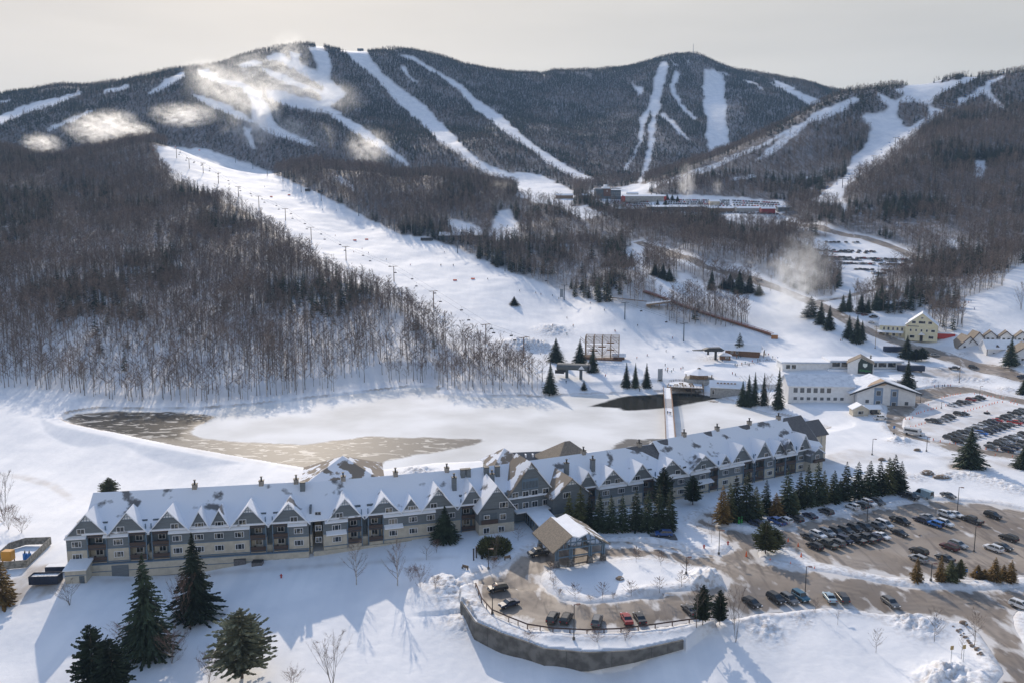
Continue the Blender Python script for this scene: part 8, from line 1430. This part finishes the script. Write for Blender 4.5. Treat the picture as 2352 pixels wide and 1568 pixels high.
# ------------------------------------------------------------------ snowmaking plumes
def plume_material():
    m = bpy.data.materials.new("snow_plume"); m.use_nodes = True; nt = m.node_tree; N = nt.nodes; K = nt.links; N.remove(N["Principled BSDF"]); out = N["Material Output"]; v = N.new("ShaderNodeVolumePrincipled"); v.inputs['Color'].default_value = (.96, .98, 1, 1); v.inputs['Anisotropy'].default_value = .6
    tc = N.new("ShaderNodeTexCoord"); ob = N.new("ShaderNodeObjectInfo"); n = N.new("ShaderNodeTexNoise"); n.inputs['Scale'].default_value = 3.1; n.inputs['Detail'].default_value = 6; n.inputs['Roughness'].default_value = .68; n.inputs['Distortion'].default_value = .9
    ad = N.new("ShaderNodeVectorMath"); ad.operation = 'ADD'; K.new(tc.outputs['Object'], ad.inputs[0]); K.new(ob.outputs['Location'], ad.inputs[1]); K.new(ad.outputs[0], n.inputs['Vector'])
    ln = N.new("ShaderNodeVectorMath"); ln.operation = 'LENGTH'; K.new(tc.outputs['Object'], ln.inputs[0])
    f = N.new("ShaderNodeMapRange"); f.interpolation_type = 'SMOOTHSTEP'; f.inputs[1].default_value = 1.0; f.inputs[2].default_value = .0; K.new(ln.outputs['Value'], f.inputs[0])
    s = N.new("ShaderNodeMapRange"); s.interpolation_type = 'SMOOTHSTEP'; s.inputs[1].default_value = .42; s.inputs[2].default_value = .64; K.new(n.outputs[0], s.inputs[0])
    d = N.new("ShaderNodeMath"); d.operation = 'MULTIPLY'; K.new(f.outputs[0], d.inputs[0]); K.new(s.outputs[0], d.inputs[1])
    a = N.new("ShaderNodeAttribute"); a.attribute_type = 'OBJECT'; a.attribute_name = 'thickness'; mu = N.new("ShaderNodeMath"); mu.operation = 'MULTIPLY'; K.new(d.outputs[0], mu.inputs[0]); K.new(a.outputs['Fac'], mu.inputs[1]); K.new(mu.outputs[0], v.inputs['Density']); K.new(v.outputs[0], out.inputs['Volume']); return m
M_plume = plume_material(); pbm = bmesh.new(); bmesh.ops.create_icosphere(pbm, subdivisions=3, radius=1.0); PM = bpy.data.meshes.new("snow_plume"); pbm.to_mesh(PM); pbm.free(); PM.materials.append(M_plume)
def plume(px, py, Y, wx_, wz_, dep, thick, label, rot=0.0, use_g=False):
    Y = min(Y, G(px, py + wz_ * .7, 300)[1] - 8); p = atY(px, py - wz_ * .15, Y); k = Y / FPX * (1.25 if px < 460 else 1.55); o = link("snow_plume", PM); o.location = p; o.scale = (wx_ * k, dep * 1.5, wz_ * k); o.rotation_euler = (0, R(rot), 0); o['thickness'] = float(thick) * (2.0 if px < 460 or 1500 < px < 1700 else (2.0 if px in (600, 848, 670) or px > 1700 else 1.1)); return tag(o, label, "snow plume", "snowmaking plumes", 'stuff')
for a in [(98, 332, 1130, 38, 22, 26, .030, "small round snowmaking plume above the left woods"), (225, 302, 1180, 66, 34, 34, .030, "long bright plume drifting along the left hilltop"), (310, 302, 1200, 42, 18, 26, .022, "flat tail of the long left plume"), (420, 268, 1300, 70, 26, 34, .020, "plume right of the long left one"), (540, 225, 1480, 85, 50, 50, .012, "widest hazy plume over the left mountain's middle trail"), (600, 262, 1450, 36, 52, 36, .022, "dense upright plume on the left mountain's middle trail"), (470, 168, 1750, 40, 22, 34, .014, "small plume on the left shoulder"), (585, 148, 1850, 60, 20, 36, .013, "thin plume under the left summit"), (665, 138, 1880, 36, 42, 36, .014, "plume rising over the left summit's trail head"), (700, 215, 1700, 90, 30, 44, .012, "broad thin plume across the upper left trails", ), (670, 300, 1450, 30, 22, 26, .014, "small plume below the dense upright one"), (735, 318, 1400, 30, 26, 24, .012, "plume at the edge of the lower left trail"), (848, 342, 1330, 42, 34, 30, .014, "plume beside the lower end of the narrow trail"), (1150, 432, 1080, 26, 14, 22, .012, "faint plume at the valley head, left"), (1577, 425, 1000, 17, 36, 14, .030, "upright plume over the valley-head car park's edge"), (1648, 432, 1000, 10, 16, 10, .020, "small plume right of the upright valley-head one"), (1822, 668, 555, 62, 66, 20, .035, "big misty plume beside the mountain road"), (1800, 700, 550, 44, 26, 14, .060, "bright base of the big misty roadside plume"), (500, 190, 1650, 60, 34, 34, .014, "torn plume blowing off the left shoulder trail"), (640, 190, 1750, 70, 36, 40, .014, "rolling plume between the two upper left trails"), (760, 232, 1600, 60, 26, 34, .010, "faint plume under the second summit trail"), (265, 285, 1190, 50, 30, 30, .018, "upper curl of the long left plume"), (575, 300, 1400, 50, 34, 32, .016, "low plume spilling into the hollow behind the main slope"), (1850, 610, 590, 50, 60, 20, .016, "thin upper veil of the big roadside plume")]: plume(*a)
# ------------------------------------------------------------------ haze
hz = MB(); hz.b2((-4600, -60, -30), (4600, 4700, 900)); ho = hz.build("haze", bpy.data.materials.new("haze_air")); tag(ho, kind='stuff'); m = ho.data.materials[0]; m.use_nodes = True; nt = m.node_tree; nt.nodes.remove(nt.nodes["Principled BSDF"]); v = nt.nodes.new("ShaderNodeVolumePrincipled"); v.inputs['Color'].default_value = (.42, .66, 1.0, 1); v.inputs['Density'].default_value = .00006; v.inputs['Anisotropy'].default_value = .0; nt.links.new(v.outputs[0], nt.nodes["Material Output"].inputs['Volume'])
